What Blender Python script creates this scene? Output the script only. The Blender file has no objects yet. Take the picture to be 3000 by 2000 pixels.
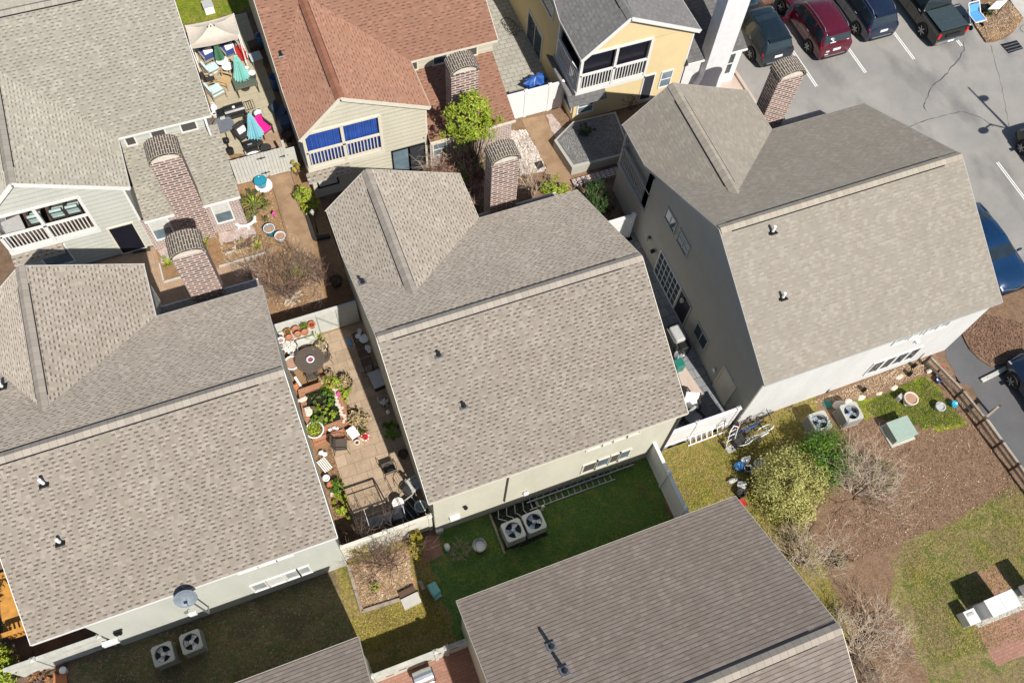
import bpy, bmesh, math, random
from mathutils import Vector, Matrix
rnd = random.Random(7)
R = math.radians
scene = bpy.context.scene
COL = scene.collection

# ------------------------------------------------------------------ camera
FPX = 2660.78                     # focal length in pixels of a 3000 px wide frame
CAM = Vector((0.0, 0.0, 36.0))
M = ((0.93317, -0.35619, 0.0483), (-0.29763, -0.84103, -0.45175), (0.20153, 0.40719, -0.89083))  # right, down, forward
cam_d = bpy.data.cameras.new('camera')
cam_d.sensor_width = 36.0; cam_d.lens = 36.0 * FPX / 3000.0
cam_d.clip_start = 0.5; cam_d.clip_end = 2000.0
cam = bpy.data.objects.new('camera', cam_d); COL.objects.link(cam)
cam.matrix_world = Matrix(((M[0][0], -M[1][0], -M[2][0], CAM.x), (M[0][1], -M[1][1], -M[2][1], CAM.y),
                           (M[0][2], -M[1][2], -M[2][2], CAM.z), (0, 0, 0, 1)))
scene.camera = cam

# ------------------------------------------------------------------ light
SUN_DIR = Vector((0.125, -0.89, 1.0)).normalized()
w = bpy.data.worlds.new('World'); scene.world = w; w.use_nodes = True
nt = w.node_tree; nt.nodes.clear()
sky = nt.nodes.new('ShaderNodeTexSky'); sky.sky_type = 'NISHITA'; sky.sun_disc = False
sky.sun_elevation = math.asin(SUN_DIR.z)
sky.sun_rotation = math.atan2(SUN_DIR.x, SUN_DIR.y)
sky.air_density = 1.0; sky.dust_density = 0.6; sky.ozone_density = 1.0
bg = nt.nodes.new('ShaderNodeBackground'); bg.inputs['Strength'].default_value = 0.065
wo = nt.nodes.new('ShaderNodeOutputWorld')
nt.links.new(sky.outputs[0], bg.inputs[0]); nt.links.new(bg.outputs[0], wo.inputs[0])
sd = bpy.data.lights.new('sun', 'SUN'); sd.energy = 4.4; sd.angle = R(0.5); sd.color = (1.0, 0.95, 0.87)
so = bpy.data.objects.new('sun', sd); COL.objects.link(so)
so.rotation_euler = (-SUN_DIR).to_track_quat('-Z', 'Y').to_euler()
so.location = (10, -20, 60)
scene.render.engine = 'CYCLES'
scene.view_settings.view_transform = 'Standard'; scene.view_settings.look = 'None'
scene.view_settings.exposure = 0.5; scene.view_settings.gamma = 1.0
scene.cycles.max_bounces = 6; scene.cycles.diffuse_bounces = 4; scene.cycles.glossy_bounces = 3
scene.cycles.transparent_max_bounces = 8
scene.render.resolution_x = 1024; scene.render.resolution_y = 682

# survey: a spot of the photograph (zoomed view, x, y) whose height z is known -> a point in metres
VIEW = dict(z1=(0,0,.4274),z2=(700,0,.4274),z3=(1400,0,.4274),z4=(2150,0,.4274),z5=(0,600,.4274),z6=(700,500,.4274),
 r1=(1600,500,.5102),r2=(2200,600,.4274),r3=(0,1330,.4274),r4=(700,1130,.5548),r5=(1400,1230,.4274),r6=(2100,1230,.491),
 a1=(540,20,.15947),a2=(580,240,.2041),a3=(800,920,.2105),a4=(840,1200,.2423),a5=(1880,880,.2679),a6=(1900,1150,.2359),
 b1=(2180,0,.1658),b2=(2450,0,.2424),b3=(2650,1050,.236),b4=(2700,1550,.2871),b5=(0,1800,.1913),b6=(1050,1780,.1701),
 b7=(560,480,.3062),c1=(380,680,.1956),c2=(1350,380,.2126),c3=(1280,100,.2233),c4=(2120,120,.1786),d1=(2780,0,.1674),
 d4=(0,540,.3125),o=(0,0,1.27551))
def ray(v, x, y):
    a = VIEW[v]; u = (a[0]+a[2]*x-1500)/FPX; t = (a[1]+a[2]*y-1000)/FPX
    return Vector([M[0][i]*u + M[1][i]*t + M[2][i] for i in range(3)])
def at(v, x, y, z=0.0):
    d = ray(v, x, y); return CAM + d*((z-CAM.z)/d.z)
def on(v, x, y, X=None, Y=None):
    d = ray(v, x, y); k = (X/d.x) if X is not None else (Y/d.y); return CAM + d*k

# ------------------------------------------------------------------ materials
MATS = {}
class NT:
    def __init__(s, name):
        s.m = bpy.data.materials.new(name); s.m.use_nodes = True; s.t = s.m.node_tree; s.t.nodes.clear()
        s.out = s.n('ShaderNodeOutputMaterial'); s.b = s.n('ShaderNodeBsdfPrincipled'); s.l(s.b.outputs[0], s.out.inputs[0])
        MATS[name] = s.m
    def n(s, ty, **kw):
        x = s.t.nodes.new(ty)
        for k, v in kw.items(): setattr(x, k, v)
        return x
    def l(s, a, b): s.t.links.new(a, b)
    def put(s, sock, v):
        if hasattr(v, 'is_output') or isinstance(v, bpy.types.NodeSocket): s.l(v, sock)
        else:
            if isinstance(v, (tuple, list)) and len(v) == 3 and sock.type == 'RGBA': v = (*v, 1)
            sock.default_value = v
    def math(s, op, a, b=None, c=None, clamp=False):
        x = s.n('ShaderNodeMath', operation=op, use_clamp=clamp)
        for i, v in enumerate((a, b, c)):
            if v is not None: s.put(x.inputs[i], v)
        return x.outputs[0]
    def mix(s, f, a, b, mode='MIX'):
        x = s.n('ShaderNodeMix', data_type='RGBA', blend_type=mode)
        s.put(x.inputs[0], f); s.put(x.inputs[6], a); s.put(x.inputs[7], b); return x.outputs[2]
    def coord(s, kind='Object'):
        return s.n('ShaderNodeTexCoord').outputs[kind]
    def noise(s, scale, detail=3, rough=.55, vec=None, out=0, dist=0.0):
        x = s.n('ShaderNodeTexNoise'); x.inputs['Scale'].default_value = scale; x.inputs['Detail'].default_value = detail
        x.inputs['Roughness'].default_value = rough; x.inputs['Distortion'].default_value = dist
        s.l(vec if vec is not None else s.coord(), x.inputs['Vector']); return x.outputs[out]
    def ramp(s, f, stops, interp='LINEAR'):
        x = s.n('ShaderNodeValToRGB'); r = x.color_ramp; r.interpolation = interp
        while len(r.elements) < len(stops): r.elements.new(.5)
        for e, (p, c) in zip(r.elements, stops):
            e.position = p; e.color = (*c, 1) if len(c) == 3 else c
        s.put(x.inputs[0], f); return x.outputs[0]
    def mr(s, f, a, b, c=0., d=1.):
        x = s.n('ShaderNodeMapRange'); s.put(x.inputs[0], f)
        for i, v in enumerate((a, b, c, d)): x.inputs[i+1].default_value = v
        return x.outputs[0]
    def bump(s, h, strength=.4, dist=.02):
        x = s.n('ShaderNodeBump'); x.inputs['Strength'].default_value = strength; x.inputs['Distance'].default_value = dist
        s.l(h, x.inputs['Height']); s.l(x.outputs[0], s.b.inputs['Normal'])
    def mapping(s, vec, scale=(1,1,1), rot=(0,0,0)):
        x = s.n('ShaderNodeMapping'); x.inputs['Scale'].default_value = scale; x.inputs['Rotation'].default_value = rot
        s.l(vec, x.inputs['Vector']); return x.outputs[0]
    def set(s, color=None, rough=None, metal=None, spec=None, **kw):
        if color is not None: s.put(s.b.inputs['Base Color'], color)
        if rough is not None: s.put(s.b.inputs['Roughness'], rough)
        if metal is not None: s.b.inputs['Metallic'].default_value = metal
        if spec is not None: s.b.inputs['Specular IOR Level'].default_value = spec
        for k, v in kw.items(): s.put(s.b.inputs[k], v)
        return s.m

def sc(c, k): return tuple(min(1, x*k) for x in c)
def plain(name, c, rough=.6, metal=0., spec=.4, var=.18, scale=6., bump=0.):
    k = NT(name); n = k.noise(scale, 4); n2 = k.noise(scale*9, 2)
    f = k.math('MULTIPLY_ADD', n2, .35, k.math('MULTIPLY', n, .65))
    col = k.mix(k.mr(f, .3, .7), sc(c, 1-var), sc(c, 1+var))
    if bump: k.bump(n2, bump, .01)
    return k.set(col, rough, metal, spec)
def two(name, c1, c2, scale=3., rough=.8, lo=.4, hi=.6, detail=4, bump=.3):
    k = NT(name); n = k.noise(scale, detail, .6); g = k.noise(scale*14, 2)
    col = k.mix(k.mr(n, lo, hi), c1, c2); col = k.mix(k.mr(g, .3, .7, 0, .35), col, sc(c1, .6))
    k.bump(g, bump, .02); return k.set(col, rough, spec=.25)

def shingle(name, base, tab, dark, gray, row=.143, w=.27, prob=.86, line=0., dash_h=.40, tint=.12, contrast=1.):
    k = NT(name); uv = k.coord('UV'); sx = k.n('ShaderNodeSeparateXYZ'); k.l(uv, sx.inputs[0])
    v = k.math('DIVIDE', sx.outputs[1], row); rw = k.math('FLOOR', v); fv = k.math('FRACT', v)
    wn = k.n('ShaderNodeTexWhiteNoise', noise_dimensions='1D'); k.l(rw, wn.inputs['W'])
    u = k.math('ADD', k.math('DIVIDE', sx.outputs[0], w), k.math('MULTIPLY', wn.outputs[0], 7.3))
    cu = k.math('FLOOR', u); fu = k.math('FRACT', u)
    def cellnoise(a, b):
        cv = k.n('ShaderNodeCombineXYZ'); k.put(cv.inputs[0], a); k.put(cv.inputs[1], b)
        w2 = k.n('ShaderNodeTexWhiteNoise', noise_dimensions='2D'); k.l(cv.outputs[0], w2.inputs['Vector'])
        sp = k.n('ShaderNodeSeparateColor'); k.l(w2.outputs[1], sp.inputs[0]); return w2.outputs[0], sp.outputs[1], sp.outputs[2]
    r1, r2, r3 = cellnoise(cu, rw)
    st = k.mr(r2, 0, 1, .02, .36); en = k.math('ADD', st, k.mr(r3, 0, 1, .34, .60))
    in_tab = k.math('MULTIPLY', k.math('MULTIPLY', k.math('GREATER_THAN', fu, st), k.math('LESS_THAN', fu, en)), k.math('LESS_THAN', r1, prob))
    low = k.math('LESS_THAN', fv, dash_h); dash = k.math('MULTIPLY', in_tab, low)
    # each laminated tab has its own granule blend; the dark dash under it is the tab's shadow line, painted in like a printed band
    q1, q2, q3 = cellnoise(k.math('FLOOR', k.math('MULTIPLY', u, 1.9)), k.math('ADD', rw, 31.7))
    col = k.mix(in_tab, base, sc(tab, 1.05)); bl = k.math('GREATER_THAN', q3, .55); col = k.mix(k.math('MULTIPLY', bl, .30), col, sc(base, .72)); col = k.mix(k.math('MULTIPLY', k.math('LESS_THAN', q3, .18), .6), col, sc(tab, 1.12))
    st_ = k.noise(1.3, 5, .7, k.mapping(uv, (1.6, .3, 1))); col = k.mix(k.mr(st_, .46, .7, 0, .42), col, sc(base, .70)); lt = k.noise(.8, 5, .68, k.mapping(uv, (1, .6, 1), (0, 0, .7))); col = k.mix(k.mr(lt, .5, .7, 0, .35), col, sc(gray, 1.14))
    col = k.mix(k.mr(q1, 0, 1, 0, tint*3.2), col, gray); col = k.mix(k.mr(q2, .5, 1, 0, tint*2.6), col, sc(base, .74))
    big = k.noise(.55, 4, .6, uv); col = k.mix(k.mr(big, .35, .7, 0, .34), col, sc(base, .78))
    med = k.noise(2.6, 3, .6, uv); col = k.mix(k.mr(med, .4, .75, 0, .3), col, gray)
    g = k.noise(70, 2, .6, uv); col = k.mix(k.mr(g, .3, .7, 0, .16), col, sc(base, .7))
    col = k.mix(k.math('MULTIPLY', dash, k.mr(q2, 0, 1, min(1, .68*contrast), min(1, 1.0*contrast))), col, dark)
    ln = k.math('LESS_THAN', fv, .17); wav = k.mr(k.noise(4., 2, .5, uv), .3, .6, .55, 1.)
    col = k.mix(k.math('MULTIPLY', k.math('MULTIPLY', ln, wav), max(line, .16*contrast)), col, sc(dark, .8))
    h = k.math('ADD', k.math('MULTIPLY', k.math('SUBTRACT', 1., fv), .6), k.math('MULTIPLY', in_tab, .3)); h = k.math('SUBTRACT', h, k.math('MULTIPLY', dash, .6))
    k.bump(h, .3*contrast, .01)
    k.b.inputs['Diffuse Roughness'].default_value = .25 if 'sand' in name else 1.0     # mineral granules
    return k.set(col, .92, spec=.15)

def siding(name, c, lap=.17, strength=.9, dirt=.14):
    k = NT(name); sx = k.n('ShaderNodeSeparateXYZ'); k.l(k.coord(), sx.inputs[0])
    f = k.math('FRACT', k.math('DIVIDE', sx.outputs[2], lap))
    gap = k.math('LESS_THAN', f, .09)  # crevice shade at each lap, painted as a darker line
    vec = k.mapping(k.coord(), (1., 1., .25)); n = k.noise(1.6, 5, .65, vec); n2 = k.noise(30, 2)
    row = k.n('ShaderNodeTexWhiteNoise', noise_dimensions='1D'); k.l(k.math('FLOOR', k.math('DIVIDE', sx.outputs[2], lap)), row.inputs['W'])
    col = k.mix(k.mr(n, .4, .75, 0, 1), c, sc(c, 1-dirt)); col = k.mix(k.mr(row.outputs[0], 0, 1, 0, .5), col, sc(c, .93))
    col = k.mix(k.math('MULTIPLY', gap, .45), col, sc(c, .45))
    k.bump(k.math('SUBTRACT', 1., f), strength, .02)
    return k.set(col, .6, spec=.3)

def brick(name, c1, c2, mortar, bw=.21, bh=.075, ms=.014, smear=.35, wash=(.75,.70,.66), uvs='UV', rot=0.):
    k = NT(name); uv = k.coord(uvs)
    if rot: uv = k.mapping(uv, rot=(0,0,rot))
    b = k.n('ShaderNodeTexBrick'); k.l(uv, b.inputs['Vector'])
    for nme, v in (('Scale', 1.), ('Mortar Size', ms), ('Brick Width', bw), ('Row Height', bh), ('Mortar Smooth', .25), ('Bias', 0.)):
        b.inputs[nme].default_value = v
    b.inputs['Color1'].default_value = (*c1, 1); b.inputs['Color2'].default_value = (*c2, 1); b.inputs['Mortar'].default_value = (*mortar, 1)
    n = k.noise(2.2, 5, .65, uv); n2 = k.noise(26, 3, .6, uv)
    col = k.mix(k.mr(n, .42, .72, 0, smear), b.outputs[0], wash)
    col = k.mix(k.mr(n2, .35, .7, 0, .3), col, sc(c1, .7))
    k.bump(k.math('SUBTRACT', k.math('MULTIPLY', n2, .3), b.outputs[1]), .5, .012)
    return k.set(col, .88, spec=.2)

def pavers(name, c1, c2, mortar, bw, bh, ms=.012, off=.5, stain=(.1,.08,.06), stain_amt=.5, rot=0., rough=.85):
    k = NT(name); uv = k.coord('Object')
    if rot: uv = k.mapping(uv, rot=(0,0,rot))
    wob = k.noise(1.1, 2, .5, uv, out=1); uv2 = k.mix(.03, uv, wob)
    b = k.n('ShaderNodeTexBrick'); k.l(uv2, b.inputs['Vector']); b.offset = off
    for nme, v in (('Scale', 1.), ('Mortar Size', ms), ('Brick Width', bw), ('Row Height', bh), ('Mortar Smooth', .3), ('Bias', 0.)):
        b.inputs[nme].default_value = v
    b.inputs['Color1'].default_value = (*c1, 1); b.inputs['Color2'].default_value = (*c2, 1); b.inputs['Mortar'].default_value = (*mortar, 1)
    n = k.noise(1.3, 6, .65); n2 = k.noise(18, 3, .6); n3 = k.noise(5, 4, .6)
    col = k.mix(k.mr(n, .42, .72, 0, stain_amt), b.outputs[0], stain)
    col = k.mix(k.mr(n3, .5, .7, 0, .35), col, sc(c2, 1.25)); col = k.mix(k.mr(n2, .3, .7, 0, .3), col, sc(c1, .6))
    k.bump(k.math('SUBTRACT', k.math('MULTIPLY', n2, .3), b.outputs[1]), .4, .01)
    return k.set(col, rough, spec=.25)

def lawn(name, green, yellow, straw, dirt, g_amt=.5, d_amt=.3, scale=1.):
    k = NT(name); n = k.noise(.9*scale, 6, .68); m = k.noise(1.9*scale, 5, .66, k.mapping(k.coord(), rot=(0, 0, .8))); p = k.noise(.7*scale, 5, .66, k.mapping(k.coord(), rot=(0, 0, 1.7)))
    f = k.noise(24, 4, .75, k.mapping(k.coord(), (1, .4, 1), (0, 0, .6))); f2 = k.noise(20, 4, .75, k.mapping(k.coord(), (.4, 1, 1), (0, 0, .2))); tu = k.noise(7, 4, .7)
    col = k.mix(k.mr(n, .60-g_amt*.3, .70-g_amt*.3), straw, yellow); col = k.mix(k.mr(m, .66-g_amt*.3, .76-g_amt*.3), col, green)
    col = k.mix(k.mr(p, .68-d_amt*.3, .76-d_amt*.3, 0, .9), col, dirt)
    col = k.mix(k.mr(tu, .46, .62, 0, .6), col, sc(green, .6)); col = k.mix(k.mr(f, .4, .62, 0, .7), col, sc(green, .42)); col = k.mix(k.mr(f2, .52, .68, 0, .6), col, sc(straw, 1.25))
    g = k.noise(60, 2); col = k.mix(k.mr(g, .55, .75, 0, .5), col, sc(yellow, 1.3))
    k.bump(f, .9, .05); return k.set(col, .95, spec=.1)

def mulch(name, c1, c2, c3, scale=1.):
    k = NT(name); a = k.noise(34*scale, 3, .75, k.mapping(k.coord(), (1, .2, 1), (0, 0, .5))); b = k.noise(34*scale, 3, .75, k.mapping(k.coord(), (.2, 1, 1), (0, 0, .2)))
    n = k.noise(.9, 6, .68); n2 = k.noise(3.1, 5, .68); f = k.math('MAXIMUM', a, b)
    col = k.mix(k.mr(f, .46, .66), c1, c2); col = k.mix(k.mr(n, .42, .62, 0, .7), col, c3); col = k.mix(k.mr(n2, .48, .66, 0, .55), col, sc(c1, .75))
    h = k.noise(80, 2); col = k.mix(k.mr(h, .6, .78, 0, .65), col, sc(c2, 1.7))
    k.bump(f, 1., .05); return k.set(col, .95, spec=.1)

def asphalt(name, c, light, dark, blot=.6):
    k = NT(name); n = k.noise(.22, 6, .62); m = k.noise(.9, 5, .65); g = k.noise(120, 2, .5); s = k.noise(.55, 3, .5, k.mapping(k.coord(), (1, .45, 1), (0, 0, -.5)))
    col = k.mix(k.mr(n, .38, .66), c, light); col = k.mix(k.mr(m, .42, .7, 0, .35), col, sc(c, .8))
    col = k.mix(k.mr(s, .53, .68, 0, blot), col, dark); col = k.mix(k.mr(k.noise(3.5, 5, .7), .55, .75, 0, .25), col, sc(light, 1.12)); col = k.mix(k.mr(g, .3, .7, 0, .22), col, sc(c, .5))
    k.bump(g, .25, .01); return k.set(col, .9, spec=.25)

def leaf(name, c, c2=None, rough=.55, var=.5):
    k = NT(name); c2 = c2 or sc(c, 1.7)
    oi = k.n('ShaderNodeNewGeometry').outputs['Random Per Island']; n = k.noise(2.0, 2)
    col = k.mix(oi, c, c2); col = k.mix(k.mr(n, .4, .65, 0, var), col, sc(c, .6))
    k.set(col, rough, spec=.3); k.b.inputs['Subsurface Weight'].default_value = 0.
    return k.m
def glass(name, c=(.03,.045,.06), rough=.06):
    k = NT(name); n = k.noise(1.2, 3); col = k.mix(k.mr(n, .35, .7), c, sc(c, 1.8))
    return k.set(col, rough, spec=.9)
def paint(name, c, rough=.25, metal=0.2, coat=.7, var=.06):
    k = NT(name); n = k.noise(5, 3); col = k.mix(k.mr(n, .35, .65), sc(c, 1-var), sc(c, 1+var))
    k.set(col, rough, metal, .5); k.b.inputs['Coat Weight'].default_value = coat; k.b.inputs['Coat Roughness'].default_value = .06
    return k.m
# ------------------------------------------------------------------ mesh building
def wl(o):
    p = Vector((0, 0, 0))
    while o is not None: p += o.location; o = o.parent
    return p
class MB:
    def __init__(s): s.v = []; s.f = []; s.uv = {}; s.mi = {}
    def add(s, vs, fs, m=0):
        b = len(s.v); s.v += [tuple(p) for p in vs]
        for f in fs:
            if m: s.mi[len(s.f)] = m
            s.f.append([b+i for i in f])
    def poly(s, pts, uv=None, m=0):
        b = len(s.v); s.v += [tuple(p) for p in pts]
        if uv is not None: s.uv[len(s.f)] = uv
        if m: s.mi[len(s.f)] = m
        s.f.append(list(range(b, b+len(pts)))); return s
    def box(s, c, d, rz=0., rx=0., ry=0., mtx=None, m=0):
        c = Vector(c); h = [x/2 for x in d]
        q = Matrix.Rotation(rz, 3, 'Z') @ Matrix.Rotation(ry, 3, 'Y') @ Matrix.Rotation(rx, 3, 'X')
        vs = [c + q @ Vector((i*h[0], j*h[1], k*h[2])) for i in (-1, 1) for j in (-1, 1) for k in (-1, 1)]
        if mtx is not None: vs = [mtx @ p for p in vs]
        s.add(vs, [(0,1,3,2),(4,6,7,5),(0,4,5,1),(2,3,7,6),(0,2,6,4),(1,5,7,3)], m); return s
    def bb(s, lo, hi, m=0):
        lo = Vector(lo); hi = Vector(hi); return s.box((lo+hi)/2, hi-lo, m=m)
    def beam(s, p, q, wd, ht, up=(0, 0, 1), m=0):
        p = Vector(p); q = Vector(q); d = (q-p).normalized(); u = Vector(up); sd = d.cross(u)
        if sd.length < 1e-4: sd = d.cross(Vector((1, 0, 0)))
        sd.normalize(); u = sd.cross(d)
        vs = [a + sd*i*wd/2 + u*j*ht/2 for a in (p, q) for i in (-1, 1) for j in (-1, 1)]
        s.add(vs, [(0,1,3,2),(4,6,7,5),(0,4,5,1),(2,3,7,6),(0,2,6,4),(1,5,7,3)], m); return s
    def tube(s, p, q, r0, r1=None, n=6, caps=True, m=0):
        p = Vector(p); q = Vector(q); r1 = r0 if r1 is None else r1
        d = (q-p); 
        if d.length < 1e-6: return s
        d.normalize(); a = d.orthogonal().normalized(); b = d.cross(a)
        vs = []
        for c, r in ((p, r0), (q, r1)):
            for i in range(n):
                t = 2*math.pi*i/n; vs.append(c + a*math.cos(t)*r + b*math.sin(t)*r)
        fs = [(i, (i+1) % n, n+(i+1) % n, n+i) for i in range(n)]
        if caps: fs += [tuple(range(n))[::-1], tuple(range(n, 2*n))]
        s.add(vs, fs, m); return s
    def path(s, pts, r, n=5, m=0):
        for i in range(len(pts)-1):
            a = r(i/(len(pts)-1)) if callable(r) else r; b = r((i+1)/(len(pts)-1)) if callable(r) else r
            s.tube(pts[i], pts[i+1], a, b, n, True, m)
        return s
    def lathe(s, prof, c=(0, 0, 0), n=14, mtx=None, m=0, sx=1., sy=1., ph=0.):
        c = Vector(c); vs = []
        for r, z in prof:
            for i in range(n):
                t = 2*math.pi*i/n + ph; p = Vector((r*math.cos(t)*sx, r*math.sin(t)*sy, z))
                vs.append(c + (mtx @ p if mtx is not None else p))
        fs = []
        for j in range(len(prof)-1):
            for i in range(n):
                fs.append((j*n+i, j*n+(i+1) % n, (j+1)*n+(i+1) % n, (j+1)*n+i))
        if prof[0][0] > 1e-4: fs.append(tuple(range(n))[::-1])
        if prof[-1][0] > 1e-4: fs.append(tuple(range((len(prof)-1)*n, len(prof)*n)))
        s.add(vs, fs, m); return s
    def ring(s, c, R0, r, n=18, k=6, mtx=None, m=0):
        vs = []
        for i in range(n):
            t = 2*math.pi*i/n
            for j in range(k):
                q = 2*math.pi*j/k; p = Vector(((R0+r*math.cos(q))*math.cos(t), (R0+r*math.cos(q))*math.sin(t), r*math.sin(q)))
                vs.append(Vector(c) + (mtx @ p if mtx is not None else p))
        s.add(vs, [(i*k+j, ((i+1) % n)*k+j, ((i+1) % n)*k+(j+1) % k, i*k+(j+1) % k) for i in range(n) for j in range(k)], m); return s
    def prism(s, pts, z0, z1, m=0):
        n = len(pts); vs = [(p[0], p[1], z0) for p in pts] + [(p[0], p[1], z1) for p in pts]
        s.add(vs, [tuple(range(n))[::-1], tuple(range(n, 2*n))] + [(i, (i+1) % n, n+(i+1) % n, n+i) for i in range(n)], m); return s
    def blob(s, c, r, n=8, jit=.2, m=0, g=None):
        g = g or rnd; rings = 5; vs = []; c = Vector(c)
        for j in range(1, rings):
            ph = math.pi*j/rings
            for i in range(n):
                t = 2*math.pi*i/n; k = 1 + g.uniform(-jit, jit)
                vs.append(c + Vector((r[0]*math.sin(ph)*math.cos(t)*k, r[1]*math.sin(ph)*math.sin(t)*k, r[2]*math.cos(ph)*k)))
        top = len(vs); vs += [c + Vector((0, 0, r[2])), c - Vector((0, 0, r[2]))]
        fs = []
        for j in range(rings-2):
            for i in range(n): fs.append((j*n+i, (j+1)*n+i, (j+1)*n+(i+1) % n, j*n+(i+1) % n))
        for i in range(n):
            fs.append((top, i, (i+1) % n)); b = (rings-2)*n; fs.append((top+1, b+(i+1) % n, b+i))
        s.add(vs, fs, m); return s
    def build(s, name, mat, parent=None, smooth=False, local=False, bevel=0., tri=False, boxuv=False, recalc=True):
        off = Vector((0, 0, 0)) if local or parent is None else wl(parent)
        me = bpy.data.meshes.new(name)
        me.from_pydata([tuple(Vector(p)-off) for p in s.v], [], s.f)
        mats = mat if isinstance(mat, (list, tuple)) else [mat]
        for m in mats: me.materials.append(MATS[m])
        if s.mi:
            for i, k in s.mi.items(): me.polygons[i].material_index = k
        if s.uv or boxuv:
            ul = me.uv_layers.new(name='UVMap').data
            for i, p in enumerate(me.polygons):
                if i in s.uv:
                    for li, q in zip(p.loop_indices, s.uv[i]): ul[li].uv = q
                else:
                    nrm = p.normal; ax = max(range(3), key=lambda k: abs(nrm[k]))
                    for li in p.loop_indices:
                        co = me.vertices[me.loops[li].vertex_index].co
                        ul[li].uv = ((co.y, co.z) if ax == 0 else (co.x, co.z) if ax == 1 else (co.x, co.y))
        if recalc or tri:
            bm = bmesh.new(); bm.from_mesh(me)
            if tri: bmesh.ops.triangulate(bm, faces=[f for f in bm.faces if len(f.verts) > 4])
            if recalc: bmesh.ops.recalc_face_normals(bm, faces=bm.faces)
            bm.to_mesh(me); bm.free()
        if smooth:
            for p in me.polygons: p.use_smooth = True
        o = bpy.data.objects.new(name, me); COL.objects.link(o)
        if parent is not None: o.parent = parent
        if bevel:
            b = o.modifiers.new('bevel', 'BEVEL'); b.width = bevel; b.segments = 2; b.limit_method = 'ANGLE'
        return o
def tag(o, label=None, cat=None, group=None, kind=None):
    if label: o['label'] = label
    if cat: o['category'] = cat
    if group: o['group'] = group
    if kind: o['kind'] = kind
    return o
def empty(name, loc=(0, 0, 0), rz=0., label=None, cat=None, group=None):
    o = bpy.data.objects.new(name, None); COL.objects.link(o); o.location = loc; o.rotation_euler = (0, 0, rz)
    o.empty_display_size = .2
    return tag(o, label, cat, group)
def kids(o): return [c for c in bpy.data.objects if c.parent == o]
def copy_tree(o, parent=None):
    c = o.copy(); COL.objects.link(c); c.parent = parent
    for ch in kids(o): copy_tree(ch, c)
    return c
def dup(root, loc, rz, label, scale=None):
    c = copy_tree(root); c.location = loc; c.rotation_euler = (0, 0, rz); c['label'] = label
    if scale: c.scale = (scale,)*3
    return c
def sheet(name, pts, z, mat, kind='structure', label=None, cat=None, thick=0.):
    m = MB()
    if name in ('lawn', 'mulch_ground', 'planting_bed', 'dry_grass', 'gravel_bed') and not thick:      # ragged natural edge
        gg = random.Random(len(pts)*7+int(abs(pts[0][0])*10)); q = []; amp = .07 if name != 'lawn' else .11
        for i in range(len(pts)):
            a, b = Vector((pts[i][0], pts[i][1], 0)), Vector((pts[(i+1) % len(pts)][0], pts[(i+1) % len(pts)][1], 0)); n = max(1, int((b-a).length/.16)); off = 0.
            for k in range(n):
                off = off*.6+gg.gauss(0, amp*.5); d = (b-a).normalized(); p = a.lerp(b, k/n) + Vector((-d.y, d.x, 0))*(off if 0 < k else 0); q.append((p.x, p.y))
        pts = q
    if thick: m.prism(pts, z-thick, z)
    else: m.poly([(p[0], p[1], z) for p in pts])
    o = m.build(name, mat, tri=True)
    if not thick:
        bm = bmesh.new(); bm.from_mesh(o.data)
        for f in bm.faces:
            if f.normal.z < 0: f.normal_flip()
        bm.to_mesh(o.data); bm.free()
    return tag(o, label, cat, kind=kind)
def A(v, pts, z=0.): return [at(v, x, y, z) for x, y in pts]

# ------------------------------------------------------------------ colours of things
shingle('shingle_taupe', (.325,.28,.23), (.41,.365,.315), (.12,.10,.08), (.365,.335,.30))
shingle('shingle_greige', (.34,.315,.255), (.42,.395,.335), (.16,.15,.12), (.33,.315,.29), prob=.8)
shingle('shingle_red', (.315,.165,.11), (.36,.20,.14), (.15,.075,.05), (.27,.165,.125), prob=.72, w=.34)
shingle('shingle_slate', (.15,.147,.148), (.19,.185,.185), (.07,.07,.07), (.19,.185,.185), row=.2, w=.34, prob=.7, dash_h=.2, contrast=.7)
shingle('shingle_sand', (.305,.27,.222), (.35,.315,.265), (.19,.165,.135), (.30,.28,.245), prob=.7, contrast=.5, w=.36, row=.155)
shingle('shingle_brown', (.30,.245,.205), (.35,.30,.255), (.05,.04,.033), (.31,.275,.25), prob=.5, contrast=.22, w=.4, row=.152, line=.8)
for nm, c in (('taupe', (.35,.31,.265)), ('greige', (.33,.305,.26)), ('red', (.30,.135,.085)), ('slate', (.2,.195,.19)), ('sand', (.37,.33,.27)), ('brown', (.34,.30,.255))):
    k = NT('cap_'+nm); uv = k.coord('UV'); sx = k.n('ShaderNodeSeparateXYZ'); k.l(uv, sx.inputs[0])
    t = k.math('DIVIDE', sx.outputs[0], .27); wn = k.n('ShaderNodeTexWhiteNoise', noise_dimensions='1D'); k.l(k.math('FLOOR', t), wn.inputs['W'])
    ln = k.math('LESS_THAN', k.math('FRACT', t), .07)
    col = k.mix(wn.outputs[0], sc(c, .88), sc(c, 1.06)); col = k.mix(k.mr(k.noise(60, 2, .6, uv), .3, .7, 0, .25), col, sc(c, .6))
    col = k.mix(k.math('MULTIPLY', ln, .55), col, sc(c, .45)); k.bump(k.math('FRACT', t), .4, .01); k.set(col, .9, spec=.15)
plain('vent_black', (.012,.012,.014), .7)
siding('siding_sage', (.49,.50,.45), .27, 1.); siding('siding_cream', (.54,.51,.41), .25); siding('siding_putty', (.60,.57,.45), .16, .5, .1)
siding('siding_white', (.62,.62,.61), .2, .45); plain('stucco_yellow', (.66,.53,.30), .85, var=.06, scale=1.2, bump=.3)
plain('stucco_grey', (.40,.385,.345), .85, var=.07, scale=1.1, bump=.3); siding('siding_ivory', (.56,.54,.45), .24, .5)
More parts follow.
